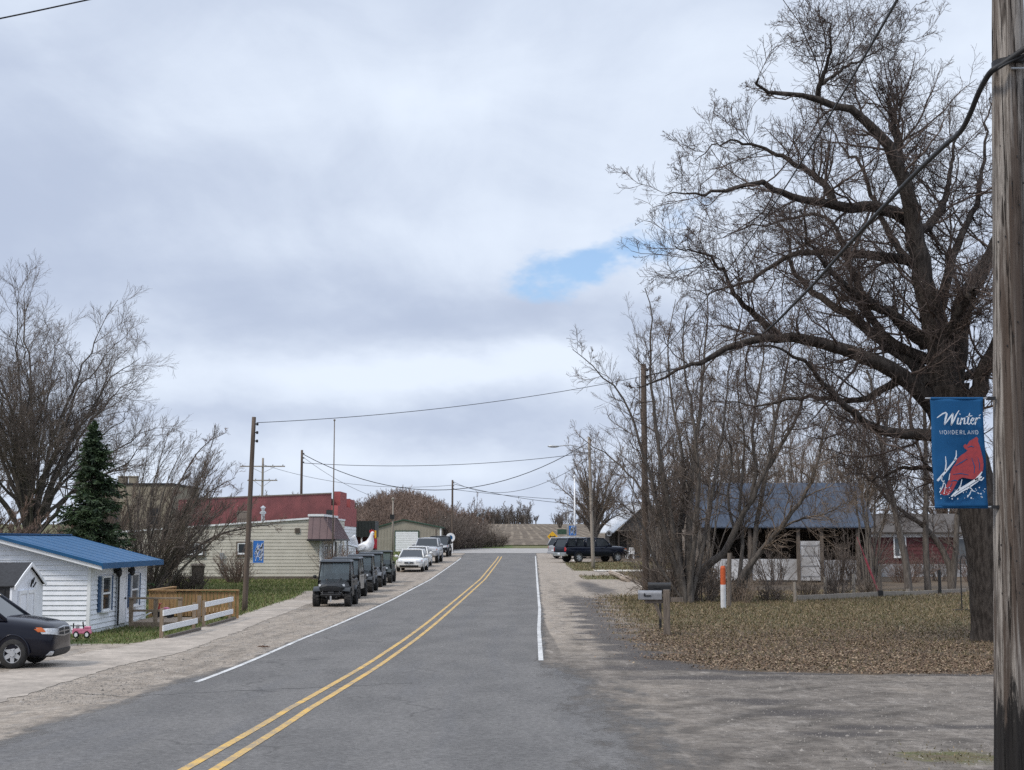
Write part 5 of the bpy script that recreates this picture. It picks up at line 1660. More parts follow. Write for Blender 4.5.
def street_lamp_arm():
    # the lamp is a part of the pale pole it is bolted to
    z = PD.location.z
    e = at_y(552, 446, 98); b = at_y(588.5, 449, 98)
    l = [(b.x - PD.location.x, 0, b.z - z), ((b.x + e.x) / 2 - PD.location.x, 0, (b.z + e.z) / 2 - z + .18), (e.x - PD.location.x + .5, 0, e.z - z)]
    MB().tube(l, .035, 8).build('lamp_arm', M_GALV, PD)
    MB().ellipsoid((e.x - PD.location.x + .1, 0, e.z - z - .02), (.42, .16, .10), 14, 8).build('lamp_head', M_GALV, PD, smooth=True)


street_lamp_arm()


def thin_pole(name, px, ytop, Y, rad, m_, label, cat, extra=None):
    t = at_y(px, ytop, Y); z = g(Y); H = t.z - z
    r = empty(name, (t.x, Y, z), 0, label, cat)
    MB().tube([(0, 0, -.2), (0, 0, H * .5), (0, 0, H)], [rad, rad * .85, rad * .6], 10).build('shaft', m_, r, smooth=True)
    MB().ellipsoid((0, 0, H + rad), (rad * 1.4, rad * 1.4, rad * 1.4), 10, 6).build('finial', m_, r, smooth=True)
    MB().lathe([(rad * 2.2, -.05), (rad * 2.2, .04), (rad * 1.05, .08)], 14).build('base_flange', m_, r)
    return r, H


thin_pole('antenna_mast', 334.5, 421, 79.2, .045, M_OLDWOOD, 'tall slim brown mast standing in front of the plum awning', 'mast')
thin_pole('flagpole', 574.5, 478, 116, .085, M_WTRIM, 'bare white flagpole just left of the pale utility pole', 'flagpole')
thin_pole('light_pole', 567.5, 498, 128, .06, M_GALV, 'thin grey pole between the yellow diamond sign and the blue banner', 'pole')
q, hh = thin_pole('light_pole', 393, 500, 126, .10, M_PALEPOLE, 'weathered pale pole standing in front of the warehouse door', 'pole')
MB().box(-.25, .12, -.18, .18, hh * .66, hh * .74).build('transformer_box', M_BLACK, q)


def corner_sign():
    Y = 131.0; p = at_y(450.5, 537.5, Y); z = g(Y)
    r = empty('round_sign', (p.x, Y, z), 0, 'round white ring sign with a dark centre over a white board at the far corner', 'sign')
    h = p.z - z
    MB().box(-.05, .05, .0, .08, 0, h + .2).build('post', M_WTRIM, r)
    MB().lathe([(.0, -.03), (.42, -.03), (.42, .0), (.0, .0)], 28, 'y', (0, -.005, h)).build('disc', M_WTRIM, r)
    MB().lathe([(.0, -.045), (.20, -.045), (.20, -.031), (.0, -.031)], 20, 'y', (0, -.005, h)).build('emblem', M_SIGNBLUE, r)
    MB().box(-.22, .22, -.04, -.003, h - 1.45, h - .5).build('board', M_WTRIM, r)


corner_sign()


def diamond_sign():
    Y = 150.0; p = at_y(552.5, 536.5, Y); z = g(Y); h = p.z - z
    r = empty('warning_sign', (p.x, Y, z), 0, 'yellow diamond warning sign with a black double headed arrow at the end of the road', 'sign')
    MB().box(-.035, .035, .0, .06, -.1, h + .3).build('post', M_GALV, r)
    s = .56
    MB().poly([(-s, 0, h), (0, 0, h - s), (s, 0, h), (0, 0, h + s)], -.02, (0, 1, 0)).build('panel', M_YELSIGN, r, bevel=.0)
    a = [(-.36, h), (-.2, h - .13), (-.2, h - .045), (.2, h - .045), (.2, h - .13), (.36, h), (.2, h + .13), (.2, h + .045), (-.2, h + .045), (-.2, h + .13)]
    MB().poly([(x, -.021, zz) for x, zz in a], -.004, (0, 1, 0)).build('arrow', M_BLACK, r)


diamond_sign()


def green_board():
    Y = 152.0; p = at_y(562, 532, Y); z = g(Y); h = p.z - z
    r = empty('street_name_sign', (p.x, Y, z), 0, 'dark teal sign panel standing behind the yellow diamond sign', 'sign')
    MB().box(-.5, .5, -.03, 0, h - .25, h + .3).build('panel', M_GREENTRIM, r)
    for s in (-.35, .35): MB().box(s - .03, s + .03, .002, .06, -.1, h + .25).build('post', M_GALV, r)


green_board()

# ------------------------------------------------------------------ banners
def snow_sprays(mb, w, h, y, rnd, n=9):
    for k in range(n):
        x0, z0 = (rnd.random() - .5) * w * .7, -h * .9 + rnd.random() * h * .6
        ang = R(35 + rnd.random() * 45); L = w * (.35 + .4 * rnd.random())
        x1, z1 = x0 + math.cos(ang) * L, z0 + math.sin(ang) * L
        x1 = max(-w * .45, min(w * .45, x1))
        t = w * (.02 + .025 * rnd.random())
        mb.poly([(x0 - t, y, z0), (x0 + t, y, z0 - t), (x1 + t * .3, y, z1), (x1 - t * .6, y, z1 + t)], -.002, (0, 1, 0))
        for q in range(3):
            f = .25 + .25 * q; bx, bz = x0 + (x1 - x0) * f, z0 + (z1 - z0) * f
            a2 = ang + R(50 if q % 2 else -45)
            ex, ez = bx + math.cos(a2) * L * .35, bz + math.sin(a2) * L * .35
            ex = max(-w * .47, min(w * .47, ex))
            mb.poly([(bx - t * .5, y, bz), (bx + t * .5, y, bz - t * .4), (ex, y, ez)], -.002, (0, 1, 0))


def small_banner(px0, px1, py0, py1, Y, label, rod_side, name='street_banner'):
    a, b = at_y(px0, py0, Y), at_y(px1, py1, Y)
    w, h = b.x - a.x, a.z - b.z
    r = empty(name, ((a.x + b.x) / 2, Y, a.z), 0, label, 'banner')
    MB().box(-w / 2, w / 2, -.006, .006, -h, 0).build('cloth', M_BRIGHTBLUE, r)
    mb = MB(); snow_sprays(mb, w, h, -.008, random.Random(5), 34)
    mb.build('branch_print', M_PRINT, r)
    for z in (.0, -h): MB().tube([(-w / 2 - (.3 if rod_side < 0 else .02), 0, z), (w / 2 + (.3 if rod_side > 0 else .02), 0, z)], .014, 6).build('rod', M_GALV, r)


small_banner(253.3, 263.4, 540.5, 563, yA, 'small bright blue banner with white branch print hung on the left verge pole', -1)
small_banner(568.8, 576.3, 525.5, 535.5, 115.9, 'tiny blue and white banner hanging beside the white flagpole', 1)

# ------------------------------------------------------------------ the big pole on the right with its banner and hardware
YP = 12.15
bp = at_y(1011, 700, YP)
PZ = g(YP)
M_BIGPOLE = None


def big_pole_material():
    m = bpy.data.materials.new('split_grey_pole_wood'); m.use_nodes = True
    t = NT(m.node_tree)
    P = t.n('ShaderNodeTexCoord').outputs['Object']
    st = t.noise(t.mp(P, (1, 1, .045)), 26, 7, .7, .6)
    st2 = t.noise(t.mp(P, (1, 1, .03)), 9, 5, .6, .8)
    c = t.mix(t.ss(st, .34, .62), (0.070, 0.058, 0.050), (0.33, 0.30, 0.27))
    c = t.mix(t.m('MULTIPLY', t.ss(st2, .44, .58), .9), c, (0.070, 0.050, 0.039))
    crack = t.noise(t.mp(P, (1, 1, .035), (3, 1, 7)), 34, 4, .6, .4)
    c = t.mix(t.m('MULTIPLY', t.ss(crack, .565, .63), .92), c, (0.028, 0.022, 0.018))
    # tar-treated butt with a ragged upper edge
    sp = t.n('ShaderNodeSeparateXYZ'); t.set(sp, 0, P)
    rag = t.noise(t.mp(P, (1, 1, .16)), 16, 6, .7)
    k = t.ss(t.m('ADD', sp.outputs[2], t.m('MULTIPLY_ADD', rag, 1.5, -.75)), .82, .62)
    c = t.mix(t.m('MULTIPLY', k, .96), c, (0.014, 0.013, 0.013))
    b = t.n('ShaderNodeBsdfPrincipled', ins={'Base Color': c, 'Roughness': .88, 'Specular IOR Level': .25})
    t.set(b, 'Normal', t.n('ShaderNodeBump', ins={'Strength': .9, 'Distance': .02, 'Height': t.m('SUBTRACT', st, t.m('MULTIPLY', t.ss(crack, .58, .66), .7))}).outputs[0])
    t.n('ShaderNodeOutputMaterial', ins={0: b.outputs[0]})
    return m


def big_pole():
    r = empty('utility_pole', (bp.x, YP, PZ), 0, 'large grey split wooden utility pole with a blackened base in the right foreground', 'utility pole', 'wooden utility poles')
    H = 9.2
    V = []; F = []
    ns, nz = 40, 90
    prn = np.random.default_rng(3)
    ph = prn.uniform(0, 6.28, 14); am = prn.uniform(.0008, .0035, 14); fr = prn.integers(3, 19, 14)
    for j in range(nz + 1):
        z = -.4 + (H + .4) * j / nz
        r0 = .158 - .0042 * z
        lx = .031 * z
        for k in range(ns):
            a = 2 * math.pi * k / ns
            d = sum(am[i] * math.sin(fr[i] * a + ph[i] + z * .25 * (i % 3)) for i in range(14))
            d += prn.normal(0, .0009)
            V.append((lx + (r0 + d) * math.cos(a), (r0 + d) * math.sin(a), z))
    i = np.arange(nz)[:, None] * ns + np.arange(ns)[None]
    i2 = np.arange(nz)[:, None] * ns + ((np.arange(ns) + 1) % ns)[None]
    F = np.stack([i, i2, i2 + ns, i + ns], -1).reshape(-1, 4)
    link('shaft', mesh_np('shaft', V, F, big_pole_material(), smooth=True), r)
    # hardware at cable height
    zc = at_y(1000, 72, YP).z - PZ
    lx = .031 * zc
    MB().tube([(lx - .03, -.16, zc - .02), (lx + .45, -.16, zc - .02)], .010, 6).build('bolt_rod', M_GALV, r)
    MB().lathe([(.126, -.025), (.142, -.025), (.142, .025), (.126, .025)], 24, c=(lx, 0, zc + .07)).box(lx - .06, lx + .22, -.19, -.13, zc + .04, zc + .09).build('clamp', M_DKMETAL, r)
    MB().lathe([(.016, -.008), (.03, -.008), (.03, .008), (.016, .008)], 14, 'y', (lx + .03, -.145, zc - 2.5), ring=True).build('ring_bolt', M_DKMETAL, r)
    MB().tube([(lx + .09, -.115, zc - .1), (lx + .035, -.12, zc - 2.0), (lx - .02, -.13, zc - 4.2), (.07, -.14, .2)], .005, 6).build('ground_wire', M_DKMETAL, r)
    # staples and nail heads
    nl = MB()
    for k in range(40):
        a = -math.pi / 2 + prn.normal(0, .7); z = prn.uniform(.8, 5.6); r0 = .158 - .0042 * z + .002
        nl.box(.031 * z + r0 * math.cos(a) - .004, .031 * z + r0 * math.cos(a) + .004, r0 * math.sin(a) - .004, r0 * math.sin(a) + .004, z - .008, z + .008)
    nl.build('staple', M_DKMETAL, r)
    return r, zc


BP, ZC = big_pole()


def ribbon(mb, pts, wd, y, sx, sz, ox, oz):
    """a pen stroke: polyline in crop coordinates with a width, laid as a thin plate"""
    P = [Vector((ox + (a - 265) * sx, y, oz - (b - 130) * sz)) for a, b in pts]
    n = len(P)
    W = wd if hasattr(wd, '__len__') else [wd] * n
    L = []; Rr = []
    for i, p in enumerate(P):
        t = P[min(i + 1, n - 1)] - P[max(i - 1, 0)]; t.normalize()
        nn = Vector((-t.z, 0, t.x))
        L.append(p + nn * W[i] * sx / 2); Rr.append(p - nn * W[i] * sx / 2)
    vs = L + Rr + [q + Vector((0, -.0015, 0)) for q in L + Rr]
    fs = []
    for i in range(n - 1):
        fs += [(2 * n + i, 2 * n + i + 1, 3 * n + i + 1, 3 * n + i), (i, i + 1, 2 * n + i + 1, 2 * n + i), (n + i + 1, n + i, 3 * n + i, 3 * n + i + 1)]
    mb.add(vs, fs)


def winter_banner():
    Yb = YP - .05
    a, b = at_y(930.5, 399, Yb), at_y(987, 507, Yb)
    w, h = b.x - a.x, a.z - b.z
    cxm = (a.x + b.x) / 2
    r = empty('street_banner', (cxm, Yb, a.z), 0, 'blue winter banner with a red cardinal hung on the large foreground pole', 'banner')
    # cloth: gently bellied, lower hem rolled forward
    nx, nz = 14, 40
    V = []
    def bell(u, v): return .016 * math.sin(v * math.pi) * math.cos(u * 2.2) + .006 * math.sin(v * 17 + u * 3) * v - .02 * max(0, v - .93) * 14 * .3 + .004 * math.sin(u * 9)
    sh = .010
    for j in range(nz + 1):
        v = j / nz
        for i in range(nx + 1):
            u = i / nx - .5
            V.append((u * w * (1 - .012 * math.sin(v * 9)) + sh * (v - .5), bell(u, v) - .004, -v * h))
    q = np.arange(nz)[:, None] * (nx + 1) + np.arange(nx)[None]
    F = np.stack([q, q + 1, q + nx + 2, q + nx + 1], -1).reshape(-1, 4)
    me = mesh_np('cloth', V, F, M_SIGNBLUE, smooth=True)
    o = link('cloth', me, r); s = o.modifiers.new('thick', 'SOLIDIFY'); s.thickness = .003
    MB().lathe([(.012, -w / 2), (.012, w / 2)], 10, 'x', (0, 0, .004)).build('hem_sleeve', M_SIGNBLUE, r)
    MB().lathe([(.014, -w / 2), (.014, w / 2)], 10, 'x', (.005, .0, -h)).build('hem_sleeve', M_SIGNBLUE, r)
    xr = BP.location.x - cxm + .03
    for z in (.006, -h):
        MB().tube([(-w / 2 - .045, .0, z), (xr - .09, .0, z)], .0065, 8).build('rod', M_GALV, r)
        MB().box(xr - .155, xr - .085, -.015, .03, z - .014, z + .014).build('bracket', M_DKMETAL, r)
    sx = w / 250.0; sz = h / 490.0
    yl = -.046
    # WINTER in brush script
    t = MB()
    rb = lambda pts, wd: ribbon(t, pts, wd, yl, sx, sz, 0, 0)
    rb([(160, 218), (172, 210), (188, 199), (203, 194), (207, 200), (201, 222), (194, 248)], [3, 5, 6, 7, 9, 9, 4])
    rb([(194, 250), (208, 233), (226, 210), (238, 196)], [4, 6, 7, 4])
    rb([(238, 196), (232, 222), (226, 251)], [4, 9, 4])
    rb([(226, 252), (240, 228), (252, 204), (266, 184)], [4, 7, 6, 3])
    rb([(262, 218), (257, 234), (255, 246), (262, 247), (268, 240)], [6, 7, 6, 4, 2])
    rb([(268, 203), (271, 199)], [5, 5])
    rb([(277, 218), (272, 236), (269, 250)], [5, 7, 4]); rb([(272, 236), (283, 221), (291, 218), (290, 232), (287, 246), (294, 246), (299, 240)], [3, 5, 6, 7, 5, 4, 2])
    rb([(316, 196), (309, 220), (303, 243), (310, 248), (318, 240)], [4, 7, 7, 5, 2]); rb([(297, 214), (312, 211), (328, 208)], [3, 5, 3])
    rb([(320, 236), (332, 229), (336, 221), (329, 218), (321, 229), (320, 242), (328, 248), (340, 238)], [3, 4, 5, 5, 6, 6, 4, 2])
    rb([(347, 217), (342, 236), (339, 250)], [5, 7, 4]); rb([(342, 236), (352, 220), (362, 216), (364, 222)], [3, 5, 5, 4])
    rb([(360, 209), (368, 203)], [4, 3])
    t.build('script_lettering', M_PRINT, r, fix=False)
    t = MB()
    glyph = {'W': [[(-1.5, 0), (1.8, 10), (4.6, 1), (7.4, 10), (10.6, 0)]], 'O': [[(5 + 4.6 * math.sin(a), 5 - 5 * math.cos(a)) for a in np.linspace(0, 2 * math.pi, 17)]], 'N': [[(0.8, 10), (0.8, 0), (8.6, 10), (8.6, 0)]],
             'D': [[(1, 0), (1, 10), (5, 10), (8.4, 7.6), (8.8, 5), (8.4, 2.4), (5, 0), (1, 0)]], 'E': [[(8, 0), (1, 0), (1, 10), (8, 10)], [(1, 5), (7, 5)]], 'R': [[(1, 10), (1, 0), (6, 0), (8, 1.4), (8, 3.8), (6, 5.2), (1, 5.2)], [(5, 5.2), (8.6, 10)]],
             'L': [[(1, 0), (1, 10), (8, 10)]], 'A': [[(0, 10), (5, 0), (10, 10)], [(2, 6.8), (8, 6.8)]]}
    for k, ch in enumerate('WONDERLAND'):
        x0 = 172 + k * 18.7
        for st in glyph[ch]:
            ribbon(t, [(x0 + p[0] * 1.32, 275 + p[1] * 1.75) for p in st], 1.9, yl, sx, sz, 0, 0)
    t.build('capital_lettering', M_PRINT, r, fix=False)
    # cardinal
    bird = [(344, 304), (352, 312), (350, 325), (358, 345), (364, 372), (370, 400), (373, 428), (369, 455), (358, 478), (340, 492), (318, 496), (292, 492), (270, 488), (252, 498), (238, 520), (222, 548), (204, 566), (182, 568), (163, 560), (178, 540), (196, 520), (212, 488), (216, 462), (228, 440), (242, 424), (250, 404), (268, 388), (288, 376), (300, 366), (286, 356), (280, 346), (290, 336), (296, 342), (304, 334), (310, 324), (328, 314)]
    def plate(pts, yy, m_, name):
        me = MB().poly([(-(265 - a) * sx, yy, -(b_ - 130) * sz) for a, b_ in pts], -.0015, (0, 1, 0))
        return me.build(name, m_, r)
    plate(bird, yl + .002, M_SIGNRED, 'cardinal_print')
    sh = MB()
    for pts, wd in (([(238, 436), (268, 420), (296, 404)], [2, 5, 2]), ([(226, 474), (262, 470), (300, 476)], [2, 4, 2]), ([(214, 506), (236, 500), (252, 506)], [2, 6, 2]), ([(318, 400), (330, 440), (326, 470)], [2, 4, 2]), ([(300, 352), (318, 346), (330, 352)], [2, 5, 2]), ([(346, 396), (354, 430), (350, 460)], [1, 4, 1]), ([(196, 540), (214, 526), (222, 512)], [2, 4, 1])):
        ribbon(sh, pts, wd, yl - .0002, sx, sz, 0, 0)
    sh.build('feather_print', M_SIGNBLUE, r, fix=False)
    bk = MB()
    for pts, wd in (([(152, 503), (176, 478), (205, 448), (236, 412), (247, 402)], [7, 8, 6, 5, 3]), ([(190, 462), (196, 425), (194, 392)], [5, 4, 2]), ([(236, 412), (245, 390), (246, 366)], [5, 4, 2]), ([(176, 478), (172, 500), (190, 520), (184, 555)], [3, 3, 2, 2]),
                    ([(214, 574), (246, 548), (290, 524), (330, 500), (362, 484)], [4, 9, 9, 8, 5]), ([(228, 572), (262, 552), (300, 532), (345, 504)], [3, 5, 5, 3]), ([(330, 500), (352, 478), (364, 462)], [6, 6, 3]), ([(340, 496), (360, 500), (372, 488)], [5, 5, 3]),
                    ([(246, 548), (262, 520), (268, 496)], [4, 3, 2]), ([(290, 577), (304, 560), (312, 540)], [3, 3, 2]), ([(160, 556), (176, 530), (184, 500)], [3, 3, 2]), ([(206, 500), (212, 470)], [3, 2]), ([(300, 526), (318, 548), (330, 552)], [3, 3, 2])):
        ribbon(bk, pts, [q * 1.35 for q in wd], yl - .0005, sx, sz, 0, 0)
    prn = random.Random(4)
    for k in range(46):
        x, y = 155 + prn.random() * 220, 528 + prn.random() * 58
        d = 1.5 + prn.random() * 2.5
        bk.poly([(-(265 - x - d * math.cos(a)) * sx, yl - .0008, -(y + d * math.sin(a) - 130) * sz) for a in np.linspace(0, 2 * math.pi, 7)[:-1]], -.001, (0, 1, 0))
    bk.build('branch_print', M_PRINT, r, fix=False)


winter_banner()

# ------------------------------------------------------------------ mailbox, marker, fence posts, wires, small things
def mailbox(px, py, label, m_body, rz, h, post_m, arm=True, slim=False):
    P = at(px, py)
    r = empty('mailbox', P, rz, label, 'mailbox', 'mailboxes at the roadside')
    pw = .035 if slim else .085
    MB().box(-pw, pw, -pw, pw, -.2, h + (.02 if slim else .25)).build('post', post_m, r, bevel=.01)
    if arm:
        MB().box(-.55, -pw - .002, -.05, .05, h - .10, h - .012).box(pw + .002, .42, -.05, .05, h - .06, h + .05).hexa([(-.34, -.035, h - .105), (-.26, -.035, h - .105), (-.26, .035, h - .105), (-.34, .035, h - .105)], [(-pw - .09, -.035, h - .5), (-pw - .003, -.035, h - .5), (-pw - .003, .035, h - .5), (-pw - .09, .035, h - .5)]).build('arm', post_m, r)
    b = MB()
    prof = [(-.11, 0), (.11, 0), (.11, .13)] + [(.11 * math.cos(a), .13 + .10 * math.sin(a)) for a in np.linspace(0, math.pi, 10)] + [(-.11, .13)]
    x0, x1 = (-.70, -.12) if arm else (-.30, .30)
    b.loft([[(x, y, h + z) for y, z in prof] for x in (x0, x1)])
    bx = b.build('box', m_body, r)
    MB().loft([[(x, y * 1.03, h + z * 1.02) for y, z in prof] for x in (x0 - .03, x0 - .002)]).build('door', m_body, bx)
    MB().box(x0 - .05, x0 - .031, -.03, .03, h + .17, h + .20).build('latch', M_DKMETAL, bx)
    MB().box(x0 + .12, x0 + .15, -.128, -.113, h + .10, h + .16).box(x0 + .12, x0 + .30, -.128, -.113, h + .08, h + .11).build('flag', M_DKMETAL, bx)


mailbox(667, 635.5, 'silver grey mailbox on a thick weathered wood post, nearer the road', mat('brushed_mailbox_metal', (0.25, 0.255, 0.27), (0.20, 0.205, 0.22), 14, .55, metal=.3), R(-8), .92, M_OLDWOOD)
mailbox(660.5, 629, 'black mailbox on a slim dark post just behind the silver one', M_BLACK, R(-8), 1.05, M_DKMETAL, False, True)


def marker():
    P = at(723.5, 608.5)
    r = empty('marker_post', P, 0, 'round marker post with an orange top half and white lower half', 'marker post')
    H = at_y(723, 566, P.y).z - P.z
    MB().lathe([(.098, -.05), (.098, H * .56)], 18).build('lower_sleeve', M_DULLWHITE, r, smooth=False)
    MB().lathe([(.094, H * .56), (.092, H * .96), (.07, H), (0, H + .01)], 18).build('upper_sleeve', M_ORANGE, r)


marker()


def wood_post(px, pyb, pyt, rad, m_, label, lean=0.0, cap=None, cat='post', name='fence_post', group='fence posts along the yard edge'):
    P = at(px, pyb)
    H = at_y(px, pyt, P.y).z - P.z
    o = MB().tube([(0, 0, -.2), (lean * .5, 0, H * .5), (lean, 0, H)], [rad * 1.05, rad, rad * .94], 9)
    r = o.build(name, m_, None, loc=P)
    tag(r, label, cat, group)
    if cap: MB().box(-rad * 1.3, rad * 1.3, -rad * 1.3, rad * 1.3, 0, .28).build('base', cap, r)
    return r


wood_post(729, 607, 553, .085, M_OLDWOOD, 'tall grey wooden post right behind the orange and white marker', .05)
wood_post(795, 603, 582, .06, M_PALEPOLE, 'short pale post at the near end of the low yard board')
wood_post(825.5, 596, 577, .07, M_PALEPOLE, 'pale post in front of the barn door')
wood_post(854, 596, 574, .07, M_PALEPOLE, 'pale post in front of the grey barn panel')
wood_post(880.5, 597, 566, .075, M_OLDWOOD, 'grey post with a black base by the red leaning pole', 0, M_BLACK)
wood_post(940, 594, 570, .07, M_BLACK, 'black post beside the red house trees')
wood_post(908, 593.5, 589, .10, M_PALEPOLE, 'low pale stump standing between two thin tree trunks', name='post_stump', cat='stump')


def low_board():
    a, b = at(797, 601), at(966, 592.5)
    rz = math.atan2(b.y - a.y, b.x - a.x); L = math.hypot(b.x - a.x, b.y - a.y)
    o = MB()
    n = 5
    for k in range(n):
        o.box(L * k / n + .01, L * (k + 1) / n - .01, -.04, .04, -.1 + .004 * (k % 2), .22 + .012 * (k % 3))
    r = o.build('border_board', M_PALEPOLE, None, loc=a, rz=rz, bevel=.01)
    tag(r, 'long low weathered board edging the back of the leafy yard', 'edging board')


low_board()


def red_pole():
    a, b = at(879, 594), None
    t = at_y(857, 537, a.y + .6)
    mid = a.lerp(Vector((t.x, t.y, t.z)), .62)
    o = MB().tube([Vector((0, 0, 0)), mid - a], [.05, .05], 8).tube([mid - a, Vector(t) - a], [.022, .015], 6)
    r = o.build('leaning_pole', mat('faded_red_strap', (0.22, 0.035, 0.05), None, 8, .7), None, loc=a)
    tag(r, 'thin faded red pole leaning left against the barn front', 'pole')


red_pole()


def yard_hook():
    P = at(962, 611)
    H = at_y(960, 556, P.y).z - P.z
    o = MB().tube([(0, 0, 0), (0, 0, H * .9), (.05, 0, H), (.16, 0, H + .02), (.22, 0, H - .1)], .022, 8).tube([(-.35, 0, .03), (.22, 0, .05)], .022, 6).tube([(-.1, -.25, .03), (.05, .3, .03)], .018, 6)
    r = o.build('garden_hook', M_BLACK, None, loc=P)
    tag(r, 'slim black garden hook stand beside the oak trunk', 'garden hook')


yard_hook()


def plank_fence():
    Y = 63.0; z = g(Y)
    x0, x1 = at_y(652, 580, Y).x, at_y(716, 580, Y).x
    r = empty('plank_fence', (x0, Y, z), 0, 'low grey plank fence behind the brush by the mailboxes', 'fence')
    L = x1 - x0
    b = MB()
    k = 0
    while k * .17 < L:
        b.box(k * .17, k * .17 + .15, -.012, .012, .05, 1.0 + rng.normal(0, .015)); k += 1
    b.build('plank', M_OLDWOOD, r)
    MB().box(-.02, L, -.055, -.014, 1.03, 1.13).box(-.02, L, .014, .05, .3, .39).build('rail', M_OLDWOOD, r)
    for x in (0, L / 2, L): MB().box(x - .05, x + .05, .055, .14, -.1, 1.02).build('post', M_OLDWOOD, r)


plank_fence()


def log():
    a, b = at(610, 574.5), at(628, 582)
    o = MB()
    pts = [a.lerp(b, k / 6) - a + Vector((rng.normal(0, .04), 0, .14 + rng.normal(0, .02))) for k in range(7)]
    o.tube(pts, [.13, .14, .135, .15, .14, .16, .17], 12)
    r = o.build('fallen_log', mat('pale_stripped_log', (0.36, 0.30, 0.24), (0.25, 0.2, 0.16), 8, .9, .2), None, loc=a)
    tag(r, 'pale stripped log lying on the muddy ground left of the dark pole', 'log')


log()


def toy_jeep():
    P = at(79, 639)
    r = empty('toy_car', P + Vector((-.02, .3, 0)), R(12), 'pink toy ride on car on the grass at the cottage corner', 'toy car')
    for s in (-1, 1):
        for x in (-.22, .2): MB().lathe([(.05, -.05), (.11, -.055), (.115, 0), (.11, .055), (.05, .05)], 16, 'y', (x, s * .17, .115)).build('wheel', M_BLACK, r); 
        for x in (-.22, .2): MB().lathe([(0, -.06), (.065, -.06), (.065, .06), (0, .06)], 12, 'y', (x, s * .172, .115)).build('hubcap', M_WTRIM, r)
    MB().hexa([(-.38, -.17, .14), (.38, -.17, .14), (.38, .17, .14), (-.38, .17, .14)], [(-.36, -.17, .30), (.34, -.15, .30), (.34, .15, .30), (-.36, .17, .30)]).box(.08, .34, -.15, .15, .301, .36).build('body', M_PINK, r, bevel=.02)
    MB().tube([(.06, -.15, .3), (.02, -.14, .50), (.02, .14, .50), (.06, .15, .3)], .015, 6).tube([(-.34, -.15, .3), (-.34, -.14, .46), (-.34, .14, .46), (-.34, .15, .3)], .015, 6).build('roll_bar', M_BLACK, r)
    MB().box(-.25, -.12, -.12, .12, .301, .42).build('seat', M_GREYWALL, r, bevel=.015)
    r.scale = (.62, .62, .8)


toy_jeep()


def trash_bin():
    P = at(197.5, 585)
    r = empty('trash_bin', P, R(10), 'brown wheeled trash bin standing against the cream building wall', 'bin')
    H = .98
    MB().hexa([(-.26, -.28, .06), (.26, -.28, .06), (.26, .28, .06), (-.26, .28, .06)], [(-.33, -.36, H), (.33, -.36, H), (.33, .36, H), (-.33, .36, H)]).build('body', mat('brown_bin_plastic', (0.085, 0.065, 0.055), None, 4, .6), r, bevel=.02)
    MB().hexa([(-.36, -.40, H + .005), (.36, -.40, H + .005), (.36, .40, H + .005), (-.36, .40, H + .005)], [(-.33, -.34, H + .1), (.33, -.34, H + .1), (.33, .4, H + .1), (-.33, .4, H + .1)]).build('lid', M_OLDWOOD, r, bevel=.02)
    for s in (-1, 1): MB().lathe([(.05, -.03), (.11, -.03), (.11, .03), (.05, .03)], 14, 'x', (s * .3, .30, .11)).build('wheel', M_TYRE, r)


trash_bin()


def stray_debris():
    P = at(261, 648)
    m_ = MB()
    for k in range(5):
        a = rng.uniform(0, 6.28); x, y = rng.normal(0, .05, 2)
        m_.poly([(x - .07, y, .02), (x, y - .04, .05), (x + .08, y + .01, .02), (x + .01, y + .05, .03)], .008, (0, 0, 1))
    r = m_.build('dead_leaf_clump', mat('dead_leaf', (0.16, 0.075, 0.04), None, 9, .9), None, loc=P)
    tag(r, 'small clump of reddish dead leaves on the bare left shoulder', 'leaf clump')


stray_debris()

# ------------------------------------------------------------------ wires
def wire(a, b, sag, rad, label, n=24, mid=None):
    a, b = Vector(a), Vector(b)
    pts = []
    for k in range(n + 1):
        t = k / n
        p = a.lerp(b, t); p.z -= sag * 4 * t * (1 - t)
        pts.append(p)
    o = MB().tube([p - a for p in pts], rad, 6)
    r = o.build('overhead_wire', M_WIRE, None, smooth=True, loc=a)
    tag(r, label, 'wire', 'overhead wires')


def pxwire(pts, rad, label, sub=6):
    """pts: (px, py, Y); smooth curve through them"""
    P = [at_y(*p) for p in pts]
    out = []
    n = len(P)
    for i in range(n - 1):
        p0, p1, p2, p3 = P[max(i - 1, 0)], P[i], P[i + 1], P[min(i + 2, n - 1)]
        for k in range(sub):
            t = k / sub
            out.append(.5 * ((2 * p1) + (p2 - p0) * t + (2 * p0 - 5 * p1 + 4 * p2 - p3) * t * t + (3 * p1 - p0 - 3 * p2 + p3) * t ** 3))
    out.append(P[-1])
    a = out[0]
    r = MB().tube([p - a for p in out], rad, 8).build('overhead_wire', M_WIRE, None, smooth=True, loc=a)
    tag(r, label, 'wire', 'overhead wires')


